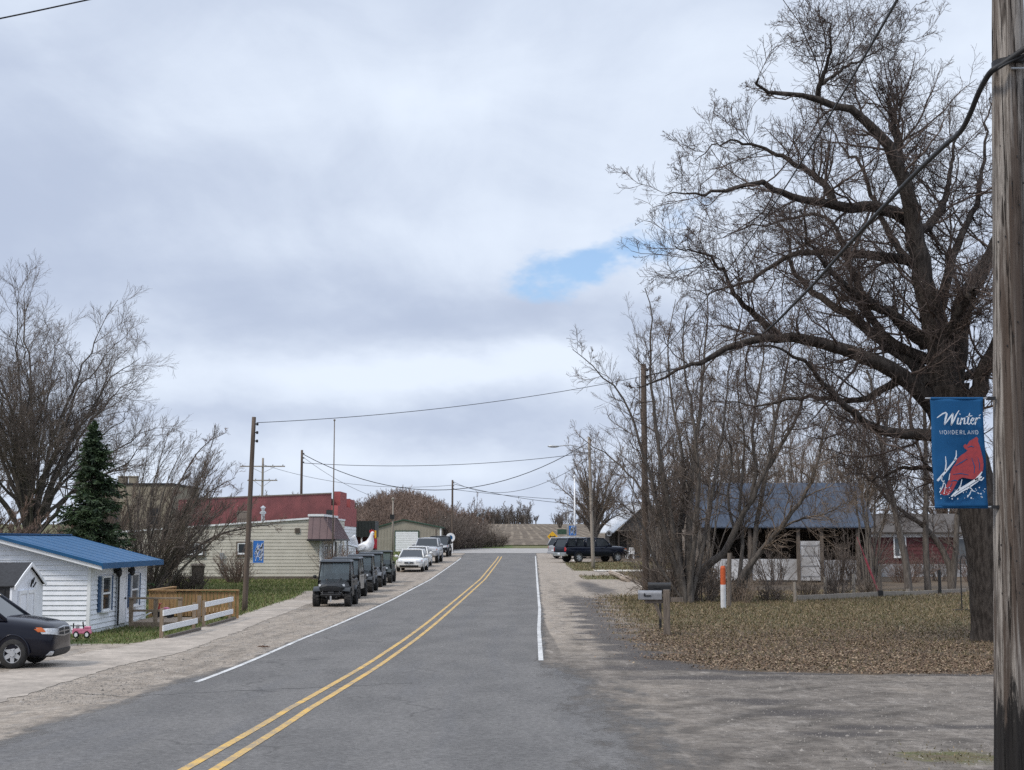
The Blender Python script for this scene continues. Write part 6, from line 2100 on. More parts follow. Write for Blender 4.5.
pxwire([(1060, 28, 11.8), (1026, 48, YP - .25), (1003, 64, YP - .2), (990, 73, 12.0), (979, 92, 12.4), (970, 114, 12.8), (960, 132, 13.3), (944, 146, 14.2), (905, 184, 16.2), (850, 243, 20), (800, 298, 25.5), (752, 341, 34), (700, 362, 45), (646, 376, yC)], .026,
       'thick black cable sagging from the large foreground pole to the dark pole in the trees')
pxwire([(1062, 40, 12.0), (1022, 56, YP - .22), (996, 70, YP - .2), (985, 80, 12.2)], .012, 'short black service line wrapped beside the thick cable clamp')
pxwire([(930, -60, 9), (897, 0, 11.5), (874, 40, 14), (842, 95, 18), (807, 153, 24), (760, 225, 33), (705, 300, 44), (646, 371, yC)], .014, 'thin black wire falling steeply across the oak crown')
pxwire([(-120, 42, 19), (0, 18.5, 19.5), (87, 0, 20), (170, -18, 20.5)], .012, 'single wire crossing the upper corner of the sky alone')
wire(TA + Vector((.1, 0, -.2)), TC + Vector((0, 0, -.5)), .30, .011, 'wire spanning the road between the banner pole and the dark pole in the trees')
wire(TB + Vector((.1, 0, -.3)), TD + Vector((0, 0, -.35)), 2.9, .024, 'deeply sagging cable between the slim pole and the pale lamp pole')
wire(TB + Vector((.1, 0, -.9)), TD + Vector((0, 0, -1.1)), .5, .018, 'nearly level wire between the slim pole and the pale lamp pole')
wire(TE + Vector((0, 0, -.1)), TD + Vector((0, 0, -1.5)), 1.7, .018, 'wire from the corner pole rising to the pale lamp pole')
wire(TE + Vector((0, 0, -.35)), Vector((22, 146, TE.z - 1.0)), 1.6, .022, 'lower cable running right along the cross street from the corner pole')
wire(TF + Vector((0, -.1, -.7)), TE + Vector((0, 0, -.5)), 1.0, .018, 'wire between the cross armed pole and the corner pole')
wire(TE + Vector((0, 0, -.9)), Vector((24, 148, TE.z - 1.5)), .7, .02, 'lowest level cable along the cross street from the corner pole')
wire(TB + Vector((.1, 0, -.5)), Vector((-9.5, 93.5, g(93) + 5.0)), .2, .012, 'short drop wire from the slim pole to the brick parapet')
# ------------------------------------------------------------------ bare trees
def norm(v): return v / np.maximum(np.linalg.norm(v, axis=-1, keepdims=True), 1e-9)


def resample(pts, n, wob=0.0):
    P = np.array(pts, float)
    d = np.concatenate([[0], np.cumsum(np.linalg.norm(np.diff(P, axis=0), axis=1))])
    # smooth interpolation through the joints
    out = []
    for t in np.linspace(0, d[-1], n):
        i = min(max(np.searchsorted(d, t) - 1, 0), len(P) - 2)
        u = (t - d[i]) / max(d[i + 1] - d[i], 1e-6)
        p0, p1, p2, p3 = P[max(i - 1, 0)], P[i], P[i + 1], P[min(i + 2, len(P) - 1)]
        out.append(.5 * ((2 * p1) + (p2 - p0) * u + (2 * p0 - 5 * p1 + 4 * p2 - p3) * u * u + (3 * p1 - p0 - 3 * p2 + p3) * u ** 3))
    out = np.array(out)
    if wob: out[1:] += rng.normal(0, wob, (n - 1, 3)) * np.linspace(.3, 1, n - 1)[:, None]
    return out


def grow(P, Rd, count, t0, t1, l0, l1, a0, a1, n=5, wander=.12, up=.06, rr=.6, rtip=.004, bias=None, absolute=False, taperlen=.55, rmax=None):
    """children along every parent polyline, all at once: P (N,m,3), Rd (N,m)"""
    N, m, _ = P.shape
    idx = np.repeat(np.arange(N), count)
    K = len(idx)
    t = t0 + (t1 - t0) * ((np.tile(np.arange(count), N) + rng.random(K)) / count)
    fi = np.clip(t, 0, .999) * (m - 1); i0 = fi.astype(int); fr = (fi - i0)[:, None]
    A, B = P[idx, i0], P[idx, i0 + 1]
    start = A * (1 - fr) + B * fr
    tan = norm(B - A)
    r0 = Rd[idx, i0] * (1 - fr[:, 0]) + Rd[idx, i0 + 1] * fr[:, 0]
    perp = norm(np.cross(rng.normal(size=(K, 3)), tan))
    ang = np.radians(rng.uniform(a0, a1, K))[:, None]
    d = norm(tan * np.cos(ang) + perp * np.sin(ang))
    plen = np.linalg.norm(np.diff(P, axis=1), axis=2).sum(1)[idx]
    L = rng.uniform(l0, l1, K) * (1.0 if absolute else plen) * (1 - taperlen * (t - t0) / max(t1 - t0, 1e-6))
    b = np.zeros(3) if bias is None else np.array(bias, float)
    pts = [start]
    for k in range(n - 1):
        d = norm(d + rng.normal(0, wander, (K, 3)) + np.array([0, 0, up]) + b)
        pts.append(pts[-1] + d * (L / (n - 1))[:, None])
    Q = np.stack(pts, 1)
    rs = r0 * rr
    if rmax is not None: rs = np.minimum(rs, rmax)
    rs = np.maximum(rs, rtip)
    prof = np.linspace(0, 1, n)
    Rq = rs[:, None] * (1 - prof) ** .8 + rtip * prof ** .8 * np.ones((K, 1))
    return Q, Rq


def tubes(P, Rd, sides, rough=0.0):
    N, m, _ = P.shape
    T = np.empty_like(P)
    T[:, 1:-1] = P[:, 2:] - P[:, :-2]; T[:, 0] = P[:, 1] - P[:, 0]; T[:, -1] = P[:, -1] - P[:, -2]
    T = norm(T)
    mean = norm(P[:, -1] - P[:, 0])
    ref = np.where(np.abs(mean[:, :1]) < .7, np.array([[1., 0, 0]]), np.array([[0, 1., 0]]))[:, None, :]
    U = norm(np.cross(T, np.broadcast_to(ref, T.shape)) + 1e-6)
    W = np.cross(T, U)
    ang = 2 * np.pi * np.arange(sides) / sides
    RR = Rd[:, :, None] * np.ones(sides)
    if rough: RR = RR * (1 + rng.normal(0, rough, RR.shape))
    V = P[:, :, None, :] + (U[:, :, None, :] * np.cos(ang)[None, None, :, None] + W[:, :, None, :] * np.sin(ang)[None, None, :, None]) * RR[..., None]
    V = V.reshape(-1, 3)
    base = (np.arange(N) * m * sides)[:, None, None] + (np.arange(m - 1) * sides)[None, :, None]
    k = np.arange(sides)[None, None, :]; k2 = (np.arange(sides) + 1) % sides
    F = np.stack([base + k, base + k2[None, None], base + k2[None, None] + sides, base + k + sides], -1).reshape(-1, 4)
    return V, F


def join(parts):
    V = []; F = []; o = 0
    for v, f in parts:
        V.append(v); F.append(f + o); o += len(v)
    return np.concatenate(V), np.concatenate(F)


def bark(name, c1, c2, scale=5, bump=.5):
    return mat(name, c1, c2, scale, .92, bump, stretch=(2.2, 2.2, .5), spec=.2)


B_OAK = bark('oak_bark', (0.072, 0.061, 0.053), (0.026, 0.021, 0.018), 7, 1.0)
B_OAKT = bark('oak_twig_bark', (0.120, 0.093, 0.080), (0.075, 0.058, 0.051), 4, 0)
B_GREY = bark('grey_brown_bark', (0.135, 0.118, 0.103), (0.072, 0.062, 0.055), 5, .5)
B_TWIG = bark('grey_brown_twig_bark', (0.165, 0.135, 0.115), (0.105, 0.086, 0.075), 3, 0)
B_TAN = bark('tan_twig_bark', (0.225, 0.175, 0.135), (0.145, 0.112, 0.088), 3, 0)
B_RED = bark('reddish_twig_bark', (0.190, 0.135, 0.108), (0.120, 0.085, 0.070), 3, 0)
B_PALE = bark('pale_maple_bark', (0.175, 0.155, 0.136), (0.105, 0.092, 0.082), 5, .4)


def tree_object(name, base, label, cat, trunk_parts, crown_parts, mt, mc, group=None):
    """trunk_parts / crown_parts: [(P, R, sides)] in world coordinates"""
    r = empty(name, base, 0, label, cat, group)
    b = np.array(base)
    v, f = join([tubes(P - b, Rd, s, .035) for P, Rd, s in trunk_parts])
    link('trunk', mesh_np('trunk', v, f, mt, smooth=True), r)
    v, f = join([tubes(P - b, Rd, s) for P, Rd, s in crown_parts])
    link('crown', mesh_np('crown', v, f, mc, smooth=True), r)
    return r


def limb_px(pts, Y0, dY, n, wob=.03, curve=1.0):
    """limb traced on the photograph, leaning away (dY>0) or towards the camera as it goes"""
    k = len(pts)
    P = [at_y(x, y, Y0 + dY * (i / (k - 1)) ** curve) for i, (x, y) in enumerate(pts)]
    return resample([tuple(p) for p in P], n, wob)


def tap(n, r0, r1, e=1.0): return r0 + (r1 - r0) * np.linspace(0, 1, n) ** e


# ---- the big old oak in the yard
def oak():
    B = at(978, 641); Y = B.y
    m = 24
    trunk = limb_px([(994, 648), (991, 610), (987, 560), (979, 510), (966, 460), (951, 415), (945, 385)], Y, 0, m, .008)
    tr = np.interp(np.linspace(0, 1, m), [0, .03, .10, .3, .75, 1], [.66, .56, .50, .48, .52, .56])
    L = []   # (points, dY, r0, r1)
    L.append(([(945, 400), (938, 340), (924, 278), (913, 225), (907, 190), (894, 160), (877, 130), (852, 113), (811, 98), (776, 93), (758, 87), (751, 80), (757, 76)], -2.4, .44, .03))
    L.append(([(898, 172), (899, 150), (893, 118), (888, 96)], .3, .17, .07))
    L.append(([(950, 400), (955, 352), (962, 312), (972, 285), (990, 258), (1008, 215), (1024, 150), (1036, 90)], 1.6, .40, .06))
    L.append(([(940, 350), (950, 332), (966, 300), (974, 291)], -2.0, .16, .10))
    L.append(([(912, 232), (928, 226), (942, 206), (948, 188), (952, 160), (956, 135)], 2.0, .17, .04))
    L.append(([(940, 412), (909, 381), (881, 364), (843, 349), (804, 339), (776, 337), (740, 343), (702, 362), (668, 372), (640, 388)], -3.8, .30, .02))
    L.append(([(779, 337), (757, 318), (735, 296), (722, 270), (700, 252), (676, 246)], -2.6, .12, .015))
    L.append(([(930, 385), (913, 362), (889, 345), (858, 322), (827, 302), (807, 288), (794, 272), (790, 240), (778, 222)], 3.0, .24, .03))
    L.append(([(926, 345), (908, 328), (889, 312), (862, 297), (843, 284), (827, 266), (816, 250), (806, 232), (803, 210)], -2.0, .20, .03))
    L.append(([(916, 262), (895, 258), (862, 255), (827, 253), (796, 254), (772, 266), (749, 281), (722, 290), (690, 292)], 2.6, .17, .015))
    L.append(([(912, 224), (889, 210), (850, 206), (819, 203), (796, 198), (775, 189), (757, 183), (730, 191), (705, 196), (687, 194), (664, 199)], -2.8, .21, .015))
    L.append(([(834, 204), (826, 185), (811, 174), (788, 160), (761, 148), (733, 142), (714, 146), (694, 160)], 1.6, .12, .015))
    L.append(([(955, 440), (924, 434), (897, 433), (866, 423), (846, 406), (823, 383), (803, 362), (782, 350), (750, 348)], -3.2, .20, .02))
    L.append(([(818, 99), (819, 88), (826, 66), (831, 48), (826, 25), (816, 6)], -1.2, .085, .012))
    L.append(([(822, 84), (838, 72), (860, 60), (881, 50), (901, 41)], .9, .06, .010))
    L.append(([(962, 450), (978, 390), (1000, 340), (1030, 310), (1060, 270)], -1.5, .36, .05))
    L.append(([(950, 380), (975, 372), (1004, 356), (1040, 348)], 2.5, .16, .03))
    L.append(([(925, 280), (900, 250), (885, 225), (860, 165), (846, 150), (832, 128)], 3.4, .14, .02))
    L.append(([(935, 330), (955, 250), (975, 205), (985, 150), (990, 100)], 3.2, .18, .02))
    L.append(([(928, 360), (880, 330), (850, 270), (838, 230), (815, 215), (760, 225), (720, 235)], 4.0, .15, .015))
    L.append(([(900, 380), (860, 400), (800, 398), (760, 405), (720, 400)], 3.4, .12, .015))
    L.append(([(968, 500), (930, 470), (900, 470), (870, 480), (850, 465)], 2.2, .11, .012))
    m2 = 26
    P = []; Rd = []
    for pts, dY, r0, r1 in L:
        P.append(limb_px(pts, Y, dY, m2, .042)); Rd.append(tap(m2, r0 * .94, r1 * .6, .74))
    P = np.stack(P); Rd = np.stack(Rd)
    tp = [(trunk[None], tr[None], 22), (P, Rd, 10)]
    q1, r1 = grow(P, Rd, 20, .10, .99, 1.0, 3.3, 30, 85, 8, .19, .07, .30, .006, absolute=True, rmax=.036)
    q2, r2 = grow(q1, r1, 9, .12, 1, .32, .66, 28, 68, 6, .18, .06, .5, .0042)
    q3, r3 = grow(q2, r2, 6, .12, 1, .42, .85, 25, 62, 5, .19, .06, .6, .0034)
    q4, r4 = grow(q3, r3, 2, .2, .9, .45, .8, 25, 58, 3, .16, .08, .7, .0028)
    q5, r5 = grow(P, Rd, 22, .1, 1, .35, 1.3, 40, 90, 5, .22, .1, .2, .0035, absolute=True, rmax=.009)
    q6, r6 = grow(q5, r5, 5, .2, 1, .3, .6, 30, 60, 3, .2, .1, .7, .0024)
    return tree_object('oak_tree', B, 'massive old bare oak with a gnarled dark trunk behind the foreground pole', 'tree', tp,
                       [(q1, r1, 5), (q2, r2, 4), (q3, r3, 3), (q4, r4, 3), (q5, r5, 3), (q6, r6, 3)], B_OAK, B_OAKT)


oak()


def px_tree(name, base_px, limbs, label, mt, mc, dens=(9, 6, 4), l1=(.8, 2.2), up=.10, tip=.0035, group=None, wob=.03, q5n=0, Yb=None, a1=(25, 60), cat='tree'):
    B = at(*base_px) if Yb is None else Vector((at_y(base_px[0], base_px[1], Yb).x, Yb, g(Yb)))
    P = []; Rd = []; m = 20
    for pts, dY, r0, r1 in limbs:
        P.append(limb_px(pts, B.y, dY, m, wob)); Rd.append(tap(m, r0, r1, .85))
    P = np.stack(P); Rd = np.stack(Rd)
    q1, r1_ = grow(P, Rd, dens[0] + 6, .22, .99, *l1, a1[0] + 4, a1[1] + 14, 7, .20, up * .45, .42, .007, absolute=True, rmax=.032)
    q2, r2 = grow(q1, r1_, dens[1] + 3, .12, 1, .38, .76, 24, 64, 5, .19, up * .5, .55, .005)
    q3, r3 = grow(q2, r2, dens[2] + 2, .12, 1, .38, .8, 20, 52, 4, .16, up, .65, tip)
    cr = [(q1, r1_, 4), (q2, r2, 3), (q3, r3, 3)]
    if q5n:
        q5, r5 = grow(P, Rd, q5n, .15, 1, .4, 1.2, 30, 80, 4, .2, up, .25, .005, absolute=True, rmax=.012)
        cr.append((q5, r5, 3))
    return tree_object(name, B, label, cat, [(P, Rd, 9)], cr, mt, mc, group)


G_CL = 'bare trees between the mailboxes and the barn'
# many-stemmed thicket tree just right of the dark pole
px_tree('thicket_tree', (688, 603), [
    ([(686, 605), (676, 545), (664, 480), (655, 420), (650, 350), (652, 315), (646, 288)], -1.2, .15, .015),
    ([(690, 605), (689, 540), (692, 480), (699, 420), (704, 360), (708, 310), (706, 285)], 1.0, .18, .015),
    ([(688, 600), (696, 530), (698, 470), (690, 400), (682, 350), (686, 305)], -2.0, .13, .015),
    ([(684, 602), (668, 550), (648, 500), (625, 470), (600, 450), (578, 436)], 1.6, .10, .012),
    ([(686, 600), (662, 520), (642, 450), (625, 400), (606, 380), (585, 358), (572, 348)], -1.6, .12, .012),
    ([(687, 600), (680, 540), (684, 470), (672, 400), (668, 340), (676, 300)], 2.4, .12, .012),
    ([(690, 600), (702, 550), (715, 480), (724, 420), (730, 360), (740, 320)], 2.0, .12, .012),
    ([(684, 602), (655, 560), (640, 520), (612, 500), (590, 500)], -.8, .07, .01)],
    'broad many stemmed bare tree right beside the dark utility pole', B_GREY, B_TWIG, (13, 7, 4), (.8, 2.6), group=G_CL, q5n=16)
px_tree('thicket_tree', (694, 601), [
    ([(690, 602), (697, 582), (706, 566), (724, 553), (733, 535), (742, 515), (752, 500), (760, 482), (768, 464), (774, 430), (772, 390)], -1.5, .20, .025),
    ([(750, 503), (756, 470), (752, 430), (758, 390), (764, 345), (760, 310)], .5, .10, .012),
    ([(768, 468), (784, 440), (796, 420), (806, 385), (812, 350)], -1.2, .10, .012),
    ([(735, 532), (728, 500), (732, 460), (728, 420), (735, 380)], 1.0, .07, .01)],
    'bare tree with a thick trunk leaning and curving to the right', B_GREY, B_TWIG, (12, 7, 4), (.8, 2.3), group=G_CL, q5n=12)
px_tree('thicket_tree', (736, 602), [
    ([(733, 605), (740, 580), (755, 558), (778, 531), (795, 508), (807, 490), (818, 460), (824, 430), (838, 400)], -1.0, .16, .02),
    ([(738, 604), (752, 560), (757, 520), (765, 480), (772, 440), (780, 400), (790, 350), (795, 300)], 1.5, .14, .015),
    ([(735, 604), (742, 550), (740, 500), (745, 440), (738, 390), (742, 340)], 2.0, .10, .012),
    ([(780, 528), (800, 520), (830, 512), (850, 500)], -.6, .06, .01)],
    'bare tree forking low just right of the orange and white marker', B_GREY, B_TAN, (12, 7, 4), (.8, 2.4), group=G_CL, q5n=12)
for nm, bpx, limbs, lab in (
        ('yard_tree', (908, 592), [([(909, 592), (905, 560), (896, 515), (888, 480), (882, 446), (876, 410), (868, 370)], .6, .19, .06), ([(890, 500), (870, 450), (846, 410), (832, 380)], -1.2, .08, .012), ([(884, 450), (890, 400), (898, 350)], 1.4, .08, .012)], 'straight thin bare tree, left of the pair before the red house'),
        ('yard_tree', (928, 591), [([(928, 592), (926, 540), (926, 483), (925, 430), (922, 380)], .4, .17, .07), ([(926, 470), (914, 430), (904, 390), (896, 350)], 1.0, .07, .012), ([(925, 440), (938, 400), (944, 360)], -1.0, .07, .012)], 'straight thin bare tree, right of the pair before the red house'),
        ('yard_tree', (951, 591), [([(952, 592), (950, 568), (940, 545), (926, 528), (908, 515), (889, 500), (868, 478), (850, 462)], .8, .20, .03), ([(952, 590), (955, 560), (957, 520), (960, 480), (962, 440)], -.4, .17, .08)], 'forked bare tree with one stem bending far left by the red house')):
    px_tree(nm, bpx, limbs, lab, B_GREY, B_TWIG, (9, 6, 4), (.7, 2.0), group='bare trees before the red house', q5n=8)


# ---- generated bare trees: stems fanning from the base
def fan_tree(name, base, H, label, nstem, spread, r0, mt, mc, dens=(8, 6, 4), l1=(.16, .34), up=.10, bias=None, seed=1, tip=.005, group=None, trunk=.0, wind=None, cat='tree', t0=.25, a1=(20, 48)):
    global rng
    keep = rng; rng = np.random.default_rng(seed)
    base = Vector(base)
    b = np.array(base)
    m = 16
    P = []; Rd = []
    th = trunk * H
    for k in range(nstem):
        az = 2 * math.pi * (k + rng.random() * .6) / nstem
        sp = math.radians(spread * (.15 + .85 * math.sqrt((k % 4 + .6) / 4.2)))
        d = np.array([math.cos(az) * math.sin(sp), math.sin(az) * math.sin(sp), math.cos(sp)])
        L = (H - th) * rng.uniform(.82, 1.0) * (1 - .42 * (sp / math.radians(spread)) ** 1.3 * spread / 56)
        p = b + np.array([0, 0, th - .1]) if trunk else b + rng.normal(0, .12, 3) * np.array([1, 1, 0])
        pts = [p]
        for i in range(m - 1):
            d = norm(d + rng.normal(0, .05, 3) + np.array([0, 0, up * .5]) + (0 if bias is None else np.array(bias)))
            p = p + d * L / (m - 1); pts.append(p)
        P.append(np.array(pts)); Rd.append(tap(m, r0 * rng.uniform(.6, 1) * (.75 if trunk else 1), .012, .8))
    tp = []
    if trunk:
        n = 8
        tk = np.stack([b + np.array([0, 0, -.2 + (th + .3) * i / (n - 1)]) + (rng.normal(0, .03, 3) if 0 < i < n - 1 else 0) for i in range(n)])
        tp.append((tk[None], np.array([r0 * 1.35] + list(tap(n - 1, r0 * 1.08, r0)))[None], 12))
    P = np.stack(P); Rd = np.stack(Rd)
    tp.append((P, Rd, 8))
    q1, r1 = grow(P, Rd, dens[0] + 3, t0, .99, l1[0] * 1.15, l1[1] * 1.2, a1[0], a1[1], 8, .08, up, .42, max(.007, tip * 1.3), bias=wind, rmax=.045, taperlen=.62)
    q2, r2 = grow(q1, r1, dens[1] + 2, .12, 1, .38, .70, 18, 46, 5, .10, up, .55, max(.0055, tip * 1.1), bias=wind)
    q3, r3 = grow(q2, r2, dens[2] + 2, .12, 1, .40, .78, 16, 44, 4, .11, up, .65, tip, bias=wind)
    cr = [(q1, r1, 4), (q2, r2, 3), (q3, r3, 3)]
    o = tree_object(name, base, label, cat, tp, cr, mt, mc, group)
    rng = keep
    return o


def crown_tree(name, base, label, fork, zc, rx, rz, nstem, r0, mt, mc, seed=1, dens=(9, 6, 4), l1=(.8, 1.9), tip=.004, group=None, ry=None, lean=(0, 0), th=(0, 118), cat='tree', wob=.12, low=.0, ang=(18, 46), tw0=.22):
    """a trunk that forks at height fork into stems reaching for points spread through a rounded crown"""
    global rng
    keep = rng; rng = np.random.default_rng(seed)
    b = np.array(base); ry = ry or rx
    m = 18
    P = []; Rd = []
    for k in range(nstem):
        az = 2.39996 * k + rng.normal(0, .25)
        c0, c1 = math.cos(math.radians(th[0])), math.cos(math.radians(th[1]))
        ct = c0 + (c1 - c0) * (k + .5) / nstem
        stt = math.sqrt(max(0, 1 - ct * ct))
        q = rng.uniform(.84, 1.03) if k % 3 else rng.uniform(.45, .75)
        tgt = b + np.array([lean[0] + rx * q * stt * math.cos(az), lean[1] + ry * q * stt * math.sin(az), zc + rz * q * ct])
        f0 = b + np.array([rng.normal(0, .05), rng.normal(0, .05), fork * rng.uniform(.7, 1.25)]) if fork > .3 else b + np.array([rng.normal(0, .18), rng.normal(0, .18), -.05])
        dv = tgt - f0
        ctl = f0 + np.array([dv[0] * .30, dv[1] * .30, max(dv[2], .8) * .55 + .35 * np.linalg.norm(dv[:2]) * .5])
        t = np.linspace(0, 1, m)[:, None]
        pts = (1 - t) ** 2 * f0 + 2 * t * (1 - t) * ctl + t ** 2 * tgt
        w_ = np.cumsum(rng.normal(0, wob / 3.2, (m, 3)), 0); w_ -= t * w_[-1] * .6
        pts = pts + w_ * (t ** .7)
        pts[0] = f0
        P.append(pts); Rd.append(tap(m, r0 * rng.uniform(.35, .8), .010, .75))
    tp = []
    if fork > .3:
        n = 8
        tk = np.stack([b + np.array([0, 0, -.2 + (fork * 1.25 + .2) * i / (n - 1)]) + (rng.normal(0, .025, 3) if 0 < i < n - 1 else 0) for i in range(n)])
        tp.append((tk[None], np.array([r0 * 1.45] + list(tap(n - 1, r0 * 1.1, r0 * .8)))[None], 14))
    P = np.stack(P); Rd = np.stack(Rd)
    tp.append((P, Rd, 8))
    q1, r1 = grow(P, Rd, dens[0], tw0, 1, l1[0], l1[1], ang[0], ang[1], 7, .12, .04, .42, tip * 1.7, absolute=True, rmax=.028, taperlen=.22)
    q2, r2 = grow(q1, r1, dens[1], .12, 1, .36, .72, 18, 50, 5, .13, .05, .55, tip * 1.25)
    q3, r3 = grow(q2, r2, dens[2], .12, 1, .40, .82, 16, 48, 4, .14, .05, .65, tip)
    o = tree_object(name, base, label, cat, tp, [(q1, r1, 4), (q2, r2, 3), (q3, r3, 3)], mt, mc, group)
    rng = keep
    return o


def base_y(px, Y): return Vector((at_y(px, 560, Y).x, Y, g(Y)))


# big spreading tree behind the cottage, the wind-combed one by the cream building
crown_tree('shade_tree', base_y(28, 64), 'large bare tree with a tall rounded crown behind the cottage', 2.4, 7.6, 6.0, 6.9, 38, .20, B_GREY, B_TWIG, 21, (18, 9, 6), (1.1, 2.8), .0034, th=(0, 108), wob=.45, ang=(20, 55), tw0=.34)
fan_tree('windswept_tree', base_y(154, 62), 8.9, 'bare windswept many stemmed tree combed to the right before the cream building', 19, 50, .09, B_GREY, B_TWIG, (10, 5, 3), (.2, .36), .08, bias=(.030, 0, 0), seed=5, wind=(.06, 0, .05), tip=.0045, t0=.12, a1=(12, 36))
px_tree('windswept_tree', (158, 588), [
    ([(156, 590), (168, 572), (182, 556), (200, 545), (222, 534), (246, 528), (270, 524), (282, 523)], 1.0, .11, .012),
    ([(158, 588), (170, 560), (184, 530), (196, 505), (215, 488), (236, 478)], -1.0, .11, .012),
    ([(154, 590), (160, 550), (170, 505), (186, 470), (204, 446), (226, 432)], 1.4, .10, .012)],
    'low bare tree whose long branches sweep right across the cream wall', B_GREY, B_RED, (12, 6, 3), (.7, 1.8), up=.06, Yb=65, q5n=6)
for px, Y, H, rx, sd_, lab, mc in [(658, 68, 14.0, 3.3, 81, 'tall fine twigged bare tree directly behind the dark pole', B_TWIG), (706, 66, 13.4, 3.0, 82, 'fine twigged bare tree behind the broad many stemmed tree', B_TAN), (735, 88, 15.0, 3.4, 83, 'fine twigged bare tree rising over the left half of the barn roof', B_TWIG),
                                 (792, 86, 13.6, 3.2, 84, 'fine twigged bare tree rising over the middle of the barn roof', B_TAN), (836, 88, 13.8, 3.3, 85, 'fine twigged bare tree rising over the right half of the barn roof', B_TWIG), (872, 67, 10.6, 2.5, 86, 'fine twigged bare tree at the gap between barn and red house', B_TAN)]:
    crown_tree('screen_tree', base_y(px, Y), lab, .0, H * .54, rx, H * .46, 14, .085, B_PALE, mc, sd_, (13, 7, 4), (.8, 2.1), .0031, group='fine twigged trees screening the barn', th=(0, 110), wob=.3, tw0=.42, ang=(20, 55))
# round crowned tree behind the pickup, others further off
G_FAR = 'bare trees in the distance'
crown_tree('maple_tree', base_y(595, 121), 'round crowned bare tree behind the pale lamp pole', 2.0, 6.0, 4.1, 4.9, 30, .24, B_PALE, B_TAN, 8, (11, 6, 4), (.8, 1.8), .006)
bgt = [(672, 118, 11.5, 31, 'bare tree farther back between the grey house and the barn'), (742, 104, 12.5, 32, 'tall bare tree rising behind the left end of the barn'), (800, 112, 12.0, 33, 'bare tree rising behind the middle of the barn roof'), (858, 100, 11.5, 34, 'bare tree rising behind the right end of the barn'), (945, 108, 12.0, 35, 'bare tree behind the red house and the oak trunk'), (1030, 102, 12.5, 36, 'bare tree behind the large foreground pole'), (700, 92, 10.2, 37, 'slender bare tree behind the thicket by the mailboxes')]
for px, Y, H, sd_, lab in bgt:
    crown_tree('background_tree', base_y(px, Y), lab, 2.0, H * .52, H * .34, H * .47, 24, .20, B_GREY, B_RED if sd_ % 2 else B_TAN, sd_, (10, 6, 3), (.9, 2.0), .0065, group='bare trees behind the barn')
for px, Y, H, sd_, lab in [(462, 150, 6.8, 41, 'bare bushy tree just right of the corner utility pole'), (478, 158, 5.6, 42, 'low bare tree at the left edge of the stubble field'), (437, 160, 6.2, 43, 'bare tree behind the warehouse and the corner pole')]:
    fan_tree('corner_tree', base_y(px, Y), H, lab, 9, 52, .11, B_GREY, B_RED, (7, 4, 2), (.2, .4), .06, seed=sd_, tip=.009, group='bare trees beside the field', t0=.1)
for px, Y, H, sd_, lab in [(509, 392, 7.0, 51, 'far tree on the field horizon with an open crown'), (525, 394, 8.5, 52, 'tallest far tree on the field horizon'), (494, 396, 5.0, 53, 'low far tree at the left of the field horizon'), (536, 396, 3.4, 54, 'small far bush on the field horizon right of the tallest tree')]:
    fan_tree('horizon_tree', base_y(px, Y), H, lab, 8, 46, .16, B_PALE, B_TWIG, (5, 3, 1), (.2, .36), .06, seed=sd_, trunk=.2, tip=.018, group='trees on the field horizon')
fan_tree('horizon_tree', base_y(560, 300), 4.2, 'low rounded far tree just right of the road end on the horizon', 9, 50, .14, B_PALE, B_TWIG, (6, 3, 1), (.2, .4), .06, seed=55, tip=.014, group='trees on the field horizon')
# a bare crown peeking over the brick roof
fan_tree('rear_tree', base_y(280, 135), 6.8, 'bare tree crown showing over the brick roof', 9, 52, .14, B_PALE, B_TAN, (6, 4, 2), (.2, .36), .05, seed=61, trunk=.25, tip=.008)
for px, Y, H, sd_, lab in [(-40, 72, 9.5, 71, 'bare tree at the far left behind the cottage roof'), (96, 96, 7.5, 72, 'bare tree between the evergreen and the stone building'), (-6, 58, 5.2, 74, 'low bare tree crowding the left end of the cottage roof')]:
    fan_tree('rear_tree', base_y(px, Y), H, lab, 12, 46, .16, B_GREY, B_RED, (10, 6, 3), (.2, .36), .07, seed=sd_, tip=.008, t0=.1)


# ---- shrubs and brush
def shrub(name, base, H, Wd, label, n, mc, seed=1, group=None, droop=.0, tip=.004, sub=(5, 4)):
    global rng
    keep = rng; rng = np.random.default_rng(seed)
    b = np.array(base)
    m = 8
    az = rng.uniform(0, 2 * np.pi, n); rad = np.sqrt(rng.random(n)) * Wd * .55
    p = np.stack([np.cos(az) * rad * .6, np.sin(az) * rad * .6, np.full(n, -.05)], 1)
    d = norm(np.stack([np.cos(az) * rad / Wd * 1.3, np.sin(az) * rad / Wd * 1.3, np.ones(n)], 1) + rng.normal(0, .15, (n, 3)))
    L = H * rng.uniform(.55, 1.05, n)
    pts = [p]
    for k in range(m - 1):
        d = norm(d + rng.normal(0, .10, (n, 3)) + np.array([0, 0, .03 - droop]))
        pts.append(pts[-1] + d * (L / (m - 1))[:, None])
    P = np.stack(pts, 1); Rd = np.ones((n, 1)) * tap(m, .018 * max(1, H / 2), .005)[None]
    q1, r1 = grow(P, Rd, sub[0], .2, 1, .25, .5, 20, 55, 5, .15, .04, .6, .006)
    q2, r2 = grow(q1, r1, sub[1], .2, 1, .3, .6, 20, 55, 3, .15, .04, .7, tip)
    r = empty(name, base, 0, label, 'shrub', group)
    v, f = join([tubes(P, Rd, 4)]); link('stems', mesh_np('stems', v, f, mc, smooth=True), r)
    v, f = join([tubes(q1, r1, 3), tubes(q2, r2, 3)]); link('twigs', mesh_np('twigs', v, f, mc, smooth=True), r)
    rng = keep
    return r


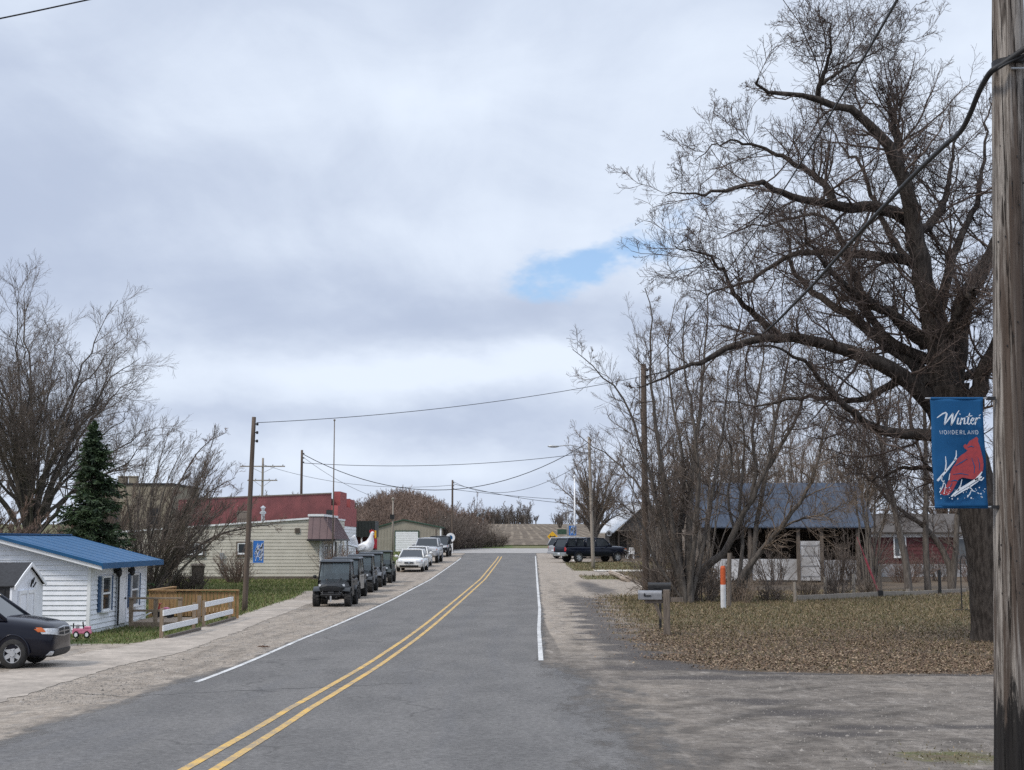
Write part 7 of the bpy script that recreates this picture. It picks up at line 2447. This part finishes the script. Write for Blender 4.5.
shrub('bare_shrub', at(236, 583), 1.9, 1.3, 'bare twiggy shrub against the cream wall by the banner pole', 60, B_RED, 1)
shrub('bare_shrub', base_y(341, 79.0), 1.95, 1.5, 'bare brown shrub under the plum awning beside the utility vehicles', 70, B_RED, 2)
for k, (px, py, H, Wd) in enumerate([(140, 590, 2.1, 1.6), (170, 592, 1.7, 1.7), (118, 586, 2.6, 1.5), (190, 590, 1.2, 1.2)]):
    pos = base_y(px, 61 + (k % 2) * 2.5)
    shrub('brush_clump', pos, H, Wd, ['tall bare brush clump left of the windswept tree', 'dense bare brush at the foot of the windswept tree', 'bare brush clump tight behind the cottage corner', 'low bare brush clump left of the trash bin'][k], 52, B_TWIG, 10 + k, 'brush under the windswept tree')
for k, (px, py, H, Wd) in enumerate([(668, 602, 2.6, 1.3), (684, 600, 2.3, 1.5), (703, 602, 2.0, 1.3), (742, 603, 1.2, 1.0), (770, 601, .8, 1.2), (806, 598, .9, 1.0), (838, 597, 1.0, 1.0), (868, 596, .9, .8), (655, 596, 1.6, .8), (716, 598, 1.9, .8)]):
    shrub('brush_clump', at(px, py), H, Wd, ['bare brush clump just right of the dark pole', 'bare brush clump at the foot of the broad thicket tree', 'bare brush under the leaning trunk', 'low bare brush right of the orange and white marker', 'low bare brush before the white barn panel', 'low bare brush before the barn door', 'bare upright brush before the grey barn panel', 'low bare brush by the red leaning pole', 'thin bare brush behind the silver grey mailbox', 'thin bare brush left of the orange and white marker'][k], 34, B_TAN if k % 2 else B_TWIG, 30 + k, 'brush along the yard edge')
for k, (px, Y, H) in enumerate([(452, 143, 3.6), (463, 145, 3.2), (474, 147, 3.0), (485, 150, 2.3), (444, 148, 4.2), (497, 152, 1.6)]):
    shrub('field_brush', base_y(px, Y), H, 2.2, ['reddish brush beneath the corner utility pole', 'reddish brush right of the round white corner sign', 'reddish brush in the middle of the field edge row', 'low reddish brush near the right of the field edge row', 'tall reddish brush behind the warehouse corner', 'lowest reddish brush at the right end of the field edge row'][k], 80, B_TWIG, 50 + k, 'brush along the left edge of the field', tip=.012)
for k, (px, Y, H) in enumerate([(772, 73, 2.4), (836, 73, 2.7), (862, 72.5, 2.9)]):
    shrub('barn_brush', base_y(px, Y), H, 1.9, ['thin bare brush before the left dark barn bay', 'thin bare brush before the right dark barn bay', 'thin bare brush at the right barn corner'][k], 34, B_TWIG, 130 + k, 'brush in front of the barn')
for k, (px, Y, H) in enumerate([(905, 76, 1.8), (938, 78, 2.0), (975, 77, 2.0)]):
    shrub('house_brush', base_y(px, Y), H, 1.7, ['low bare brush under the left red house window', 'bare brush between the red house trees', 'low bare brush behind the oak trunk'][k], 44, B_TWIG if k % 2 else B_RED, 115 + k, 'brush in front of the red house')
for k, (px, Y, H) in enumerate([(880, 92, 3.2), (1000, 95, 3.5), (690, 86, 3.0), (655, 112, 3.4)]):
    shrub('back_brush', base_y(px, Y), H, 2.4, ['bare brush behind the gap between barn and red house', 'bare brush behind the red house roof', 'bare brush at the left end of the barn', 'bare brush behind the grey house gable'][k], 80, B_TAN, 70 + k, tip=.008)


# ---- evergreen
def evergreen():
    global rng
    keep = rng; rng = np.random.default_rng(77)
    Y = 54.0
    top = at_y(90, 419, Y)
    base = Vector((at_y(95, 560, Y).x, Y, g(Y)))
    H = top.z - base.z
    r = empty('evergreen_tree', base, 0, 'dark green evergreen with a ragged cone shape behind the blue roof', 'tree')
    MB().tube([(0, 0, -.2), (0, 0, H * .5), (-.2, 0, H)], [.16, .10, .015], 10).build('trunk', B_OAK, r)
    n = 560
    u = rng.random(n) ** .80                                 # height fraction
    z = .25 + (H - .35) * u
    az = rng.uniform(0, 2 * np.pi, n)
    L = (2.0 * (1 - u) ** .80 + .04) * rng.uniform(.6, 1.15, n) * (1 + .16 * np.sin(az * 3 + z * 1.3))
    m = 7
    t = np.linspace(0, 1, m)
    rx = -.2 * u
    P = np.stack([rx[:, None] + np.cos(az)[:, None] * L[:, None] * t, np.sin(az)[:, None] * L[:, None] * t, z[:, None] - L[:, None] * (.30 * t + .22 * t ** 2 - .34 * t ** 3)], -1)
    P += rng.normal(0, .02, P.shape)
    bv, bf = tubes(P, np.ones((n, 1)) * tap(m, .016, .004)[None], 3)
    link('branches', mesh_np('branches', bv, bf, B_OAK), r)
    # needle sprays: flat narrow leaves hanging off each branch
    K = 46
    ii = np.repeat(np.arange(n), K); tt = .12 + .88 * rng.random(n * K)
    fi = np.clip(tt * (m - 1), 0, m - 1.001); i0 = fi.astype(int); fr = (fi - i0)[:, None]
    S = P[ii, i0] * (1 - fr) + P[ii, i0 + 1] * fr
    tan = norm(P[ii, i0 + 1] - P[ii, i0])
    side = norm(np.cross(tan, np.array([0, 0, 1.0])) + 1e-6) * rng.choice([-1, 1], len(ii))[:, None]
    d = norm(tan * .7 + side * rng.uniform(.2, 1.0, (len(ii), 1)) + np.array([0, 0, -.35]) + rng.normal(0, .28, (len(ii), 3)))
    ln = rng.uniform(.10, .24, (len(ii), 1)) * np.clip(.35 + L[ii] * .9, .35, 1.1)[:, None]; wd = rng.uniform(.014, .03, (len(ii), 1))
    wv = norm(np.cross(d, rng.normal(size=d.shape)))
    V = np.stack([S - wv * wd * .6, S + wv * wd * .6, S + d * ln + wv * wd, S + d * ln - wv * wd], 1).reshape(-1, 3)
    F = np.arange(len(V)).reshape(-1, 4)
    mt = mat('evergreen_needles', (0.046, 0.076, 0.028), (0.018, 0.033, 0.015), 2.2, .75, island=.9)
    link('foliage', mesh_np('foliage', V, F, mt), r)
    rng = keep


evergreen()


# ---- the wooded rise behind the warehouse
def wooded_rise():
    cx, cy = at_y(398, 540, 212).x, 222.0
    nx, ny = 70, 40
    RISE = lambda X, Yv: 4.6 * np.exp(-(X / 8.2) ** 2 - (Yv / 26) ** 2) + 1.2 * np.exp(-((X + 20) / 14) ** 2 - (Yv / 30) ** 2)
    xs_ = np.linspace(-55, 34, nx); ys_ = np.linspace(-42, 60, ny)
    X, Yv = np.meshgrid(xs_, ys_)
    Zh = RISE(X, Yv)
    gz = np.interp(Yv + cy, _fy, _fz)
    V = np.stack([X + cx, Yv + cy, gz + Zh - .25], -1).reshape(-1, 3)
    i = np.arange(ny - 1)[:, None] * nx + np.arange(nx - 1)[None]
    F = np.stack([i, i + 1, i + 1 + nx, i + nx], -1).reshape(-1, 4)
    hm = mesh_np('hill', V, F, mat('leaf_covered_hill', (0.19, 0.135, 0.10), (0.12, 0.085, 0.065), .35, .95), smooth=True)
    tag(link('hill', hm), kind='structure')
    # the wood on it reads as one brown mass of stems and twigs
    n = 1500
    x = np.concatenate([rng.normal(0, 6.5, n), rng.uniform(-45, 8, n // 2)]); x = np.where(x > 12, 12 - x * .5, x); y = rng.uniform(-40, 20, len(x))
    z = np.interp(y + cy, _fy, _fz) + RISE(x, y)
    N = len(x)
    H = rng.uniform(1.2, 2.9, N)
    b = np.stack([x + cx, y + cy, z - .2], 1)
    m = 6
    d = norm(rng.normal(0, .18, (N, 3)) + np.array([0, 0, 1.0]))
    pts = [b]
    for k in range(m - 1):
        d = norm(d + rng.normal(0, .10, (N, 3)) + np.array([0, 0, .05])); pts.append(pts[-1] + d * (H / (m - 1))[:, None])
    P = np.stack(pts, 1); Rd = np.ones((N, 1)) * tap(m, .07, .02)[None]
    q1, r1 = grow(P, Rd, 9, .15, 1, .35, .6, 25, 60, 4, .15, .08, .6, .02)
    q2, r2 = grow(q1, r1, 3, .2, 1, .35, .7, 20, 55, 3, .15, .08, .7, .016)
    v, f = join([tubes(P, Rd, 3), tubes(q1, r1, 3), tubes(q2, r2, 3)])
    me = mesh_np('woodland', v, f, mat('brown_woodland_twigs', (0.25, 0.185, 0.15), (0.145, 0.11, 0.092), .35, .95, spec=.1))
    tag(link('woodland', me), 'brown leafless woodland covering the rise beyond the warehouse', 'woodland', None, 'stuff')


wooded_rise()


def horizon_wood():
    N = 260
    x = np.concatenate([rng.uniform(-12, 6, N), rng.uniform(12, 60, N)]); y = 396 + rng.uniform(0, 14, len(x))
    b = np.stack([x, y, np.interp(y, _fy, _fz)], 1)
    H = np.concatenate([rng.uniform(1.5, 5.0, N), rng.uniform(1.5, 4.0, N)])
    m = 5; d = norm(rng.normal(0, .2, (len(x), 3)) + np.array([0, 0, 1.]))
    pts = [b]
    for k in range(m - 1):
        d = norm(d + rng.normal(0, .1, d.shape)); pts.append(pts[-1] + d * (H / (m - 1))[:, None])
    P = np.stack(pts, 1); Rd = np.ones((len(x), 1)) * tap(m, .10, .04)[None]
    q1, r1 = grow(P, Rd, 8, .1, 1, .35, .6, 25, 60, 4, .15, .08, .6, .03)
    v, f = join([tubes(P, Rd, 3), tubes(q1, r1, 3)])
    tag(link('treeline', mesh_np('treeline', v, f, B_GREY)), 'dark bare treeline along the crest beyond the stubble field', 'treeline', None, 'stuff')


horizon_wood()


# ---- litter, grass, stubble, gravel
def scatter(n, x0, x1, y0, y1, which, power=1.0):
    X = rng.uniform(x0, x1, n); Yv = y0 * (y1 / y0) ** rng.random(n)      # denser near the camera
    w_ = zone(X, Yv)[which]
    k = rng.random(n) < w_ ** power
    return X[k], Yv[k]


def leaves():
    X, Yv = scatter(380000, 1.5, 26, 24.5, 64, 1, 1.1)
    drift = .5 + .25 * np.sin(X * 1.3 + Yv * .6 + 1.7 * np.sin(Yv * .8)) + .25 * np.sin(X * .55 - Yv * 1.1 + 2 * np.sin(X * .9)) + .2 * np.sin(X * 3.1 + Yv * 2.3)
    kp = rng.random(len(X)) < np.clip(.35 + .75 * drift, .12, 1)
    X, Yv = X[kp], Yv[kp]
    X2, Y2 = scatter(9000, -16, -5, 32, 66, 0, 1.4)
    keep = rng.random(len(X2)) < .25
    X, Yv = np.concatenate([X, X2[keep]]), np.concatenate([Yv, Y2[keep]])
    n = len(X)
    Z = np.interp(Yv, _fy, _fz) + rng.uniform(.008, .05, n)
    c = np.stack([X, Yv, Z], 1)
    az = rng.uniform(0, 2 * np.pi, n); tilt = rng.normal(0, .55, n)
    u = np.stack([np.cos(az), np.sin(az), np.sin(tilt) * .6], 1)
    v = np.stack([-np.sin(az), np.cos(az), rng.normal(0, .35, n)], 1)
    s = rng.uniform(.011, .028, (n, 1))
    V = np.stack([c - u * s * 1.2, c - v * s * .7 + u * s * .2, c + u * s * 1.2, c + v * s * .7 + u * s * .1], 1).reshape(-1, 3)
    F = np.arange(len(V)).reshape(-1, 4)
    m = bpy.data.materials.new('dry_leaves'); m.use_nodes = True
    t = NT(m.node_tree)
    ri = t.n('ShaderNodeNewGeometry').outputs['Random Per Island']
    cr = t.n('ShaderNodeValToRGB'); t.set(cr, 0, ri)
    e = cr.color_ramp.elements
    e[0].position, e[0].color = 0, (0.085, 0.057, 0.040, 1)
    e[1].position, e[1].color = 1, (0.33, 0.26, 0.18, 1)
    for p, c_ in ((.35, (0.125, 0.082, 0.054, 1)), (.65, (0.190, 0.132, 0.086, 1)), (.88, (0.27, 0.20, 0.138, 1))):
        q = e.new(p); q.color = c_
    b = t.n('ShaderNodeBsdfPrincipled', ins={'Base Color': cr.outputs[0], 'Roughness': .85, 'Specular IOR Level': .2})
    t.n('ShaderNodeOutputMaterial', ins={0: b.outputs[0]})
    o = link('leaf_litter', mesh_np('leaf_litter', V, F, m))
    tag(o, 'dry brown oak leaves strewn thickly over the yard', 'leaf litter', None, 'stuff')


leaves()


def sward(A, ramp, name, label):
    X = np.concatenate([a[0] for a in A]); Yv = np.concatenate([a[1] for a in A])
    n = len(X)
    Z = np.interp(Yv, _fy, _fz)
    c = np.stack([X, Yv, Z - .005], 1)
    az = rng.uniform(0, 2 * np.pi, n)
    h_ = (rng.uniform(.03, .085, n) * np.clip(.4 + (Yv - 12) / 30, .4, 1.7))[:, None]
    s = np.stack([np.cos(az), np.sin(az), np.zeros(n)], 1) * (.006 + .00022 * Yv)[:, None]
    ln = np.concatenate([rng.normal(0, .5, (n, 2)), np.ones((n, 1))], 1) * h_
    V = np.stack([c - s, c + s, c + ln], 1).reshape(-1, 3)
    F = np.arange(len(V)).reshape(-1, 3)
    m = bpy.data.materials.new(name + '_blades'); m.use_nodes = True
    t = NT(m.node_tree)
    ri = t.n('ShaderNodeNewGeometry').outputs['Random Per Island']
    cr = t.n('ShaderNodeValToRGB'); t.set(cr, 0, ri)
    el_ = cr.color_ramp.elements
    el_[0].position, el_[0].color = 0, (*ramp[0], 1)
    el_[1].position, el_[1].color = 1, (*ramp[-1], 1)
    for k in range(1, len(ramp) - 1):
        q = el_.new(k / (len(ramp) - 1)); q.color = (*ramp[k], 1)
    b = t.n('ShaderNodeBsdfPrincipled', ins={'Base Color': cr.outputs[0], 'Roughness': .8, 'Specular IOR Level': .2})
    t.n('ShaderNodeOutputMaterial', ins={0: b.outputs[0]})
    tag(link(name, mesh_np(name, V, F, m)), label, 'grass', None, 'stuff')


sward([scatter(120000, 1.5, 26, 26, 66, 0, 1.0), scatter(9000, 4, 12, 80, 115, 0, 1.0), scatter(9000, 2.5, 8, 9, 16, 0, 1.3)],
      ((0.062, 0.066, 0.028), (0.112, 0.100, 0.048), (0.155, 0.124, 0.068), (0.190, 0.148, 0.090), (0.265, 0.205, 0.125)), 'yard_grass', 'thin straw and olive grass of the leafy yard on the right')
sward([scatter(110000, -24, -4.5, 31, 82, 0, 1.0), scatter(9000, -14, -8, 66, 138, 0, 1.0)],
      ((0.058, 0.085, 0.022), (0.088, 0.122, 0.032), (0.120, 0.138, 0.046), (0.170, 0.162, 0.074), (0.26, 0.22, 0.125)), 'lawn_grass', 'short greener grass of the lawn and verge on the left')


def pebbles():
    n = 46000
    Yv = 9 * (60 / 9) ** rng.random(n)
    left = rng.random(n) < .45
    X = np.where(left, E_SW(Yv) + rng.random(n) * (f_la(Yv) - E_SW(Yv) + .2), f_ra(Yv) + rng.random(n) ** .8 * 9)
    k = (~left & ((Yv < 25.5) | (X < E_YD(Yv)))) | (left & (Yv > 20))
    X, Yv = X[k], Yv[k]; n = len(X)
    s = rng.uniform(.004, .013, (n, 1)) * (1 + (rng.random((n, 1)) > .97) * 1.6)
    c = np.stack([X, Yv, np.interp(Yv, _fy, _fz)], 1)
    off = np.array([[1, 0, 0], [-.5, .87, 0], [-.5, -.87, 0], [0, 0, .8]])
    V = c[:, None, :] + off[None] * s[:, :, None] * rng.uniform(.7, 1.3, (n, 4, 1))
    F = (np.arange(n) * 4)[:, None, None] + np.array([[0, 1, 3], [1, 2, 3], [2, 0, 3]])[None]
    tag(link('gravel', mesh_np('gravel', V.reshape(-1, 3), F.reshape(-1, 3), mat('loose_gravel', (0.225, 0.203, 0.180), (0.13, 0.117, 0.104), 3, .9, island=1.0))), 'loose gravel scattered over the drive and shoulders', 'gravel', None, 'stuff')


pebbles()
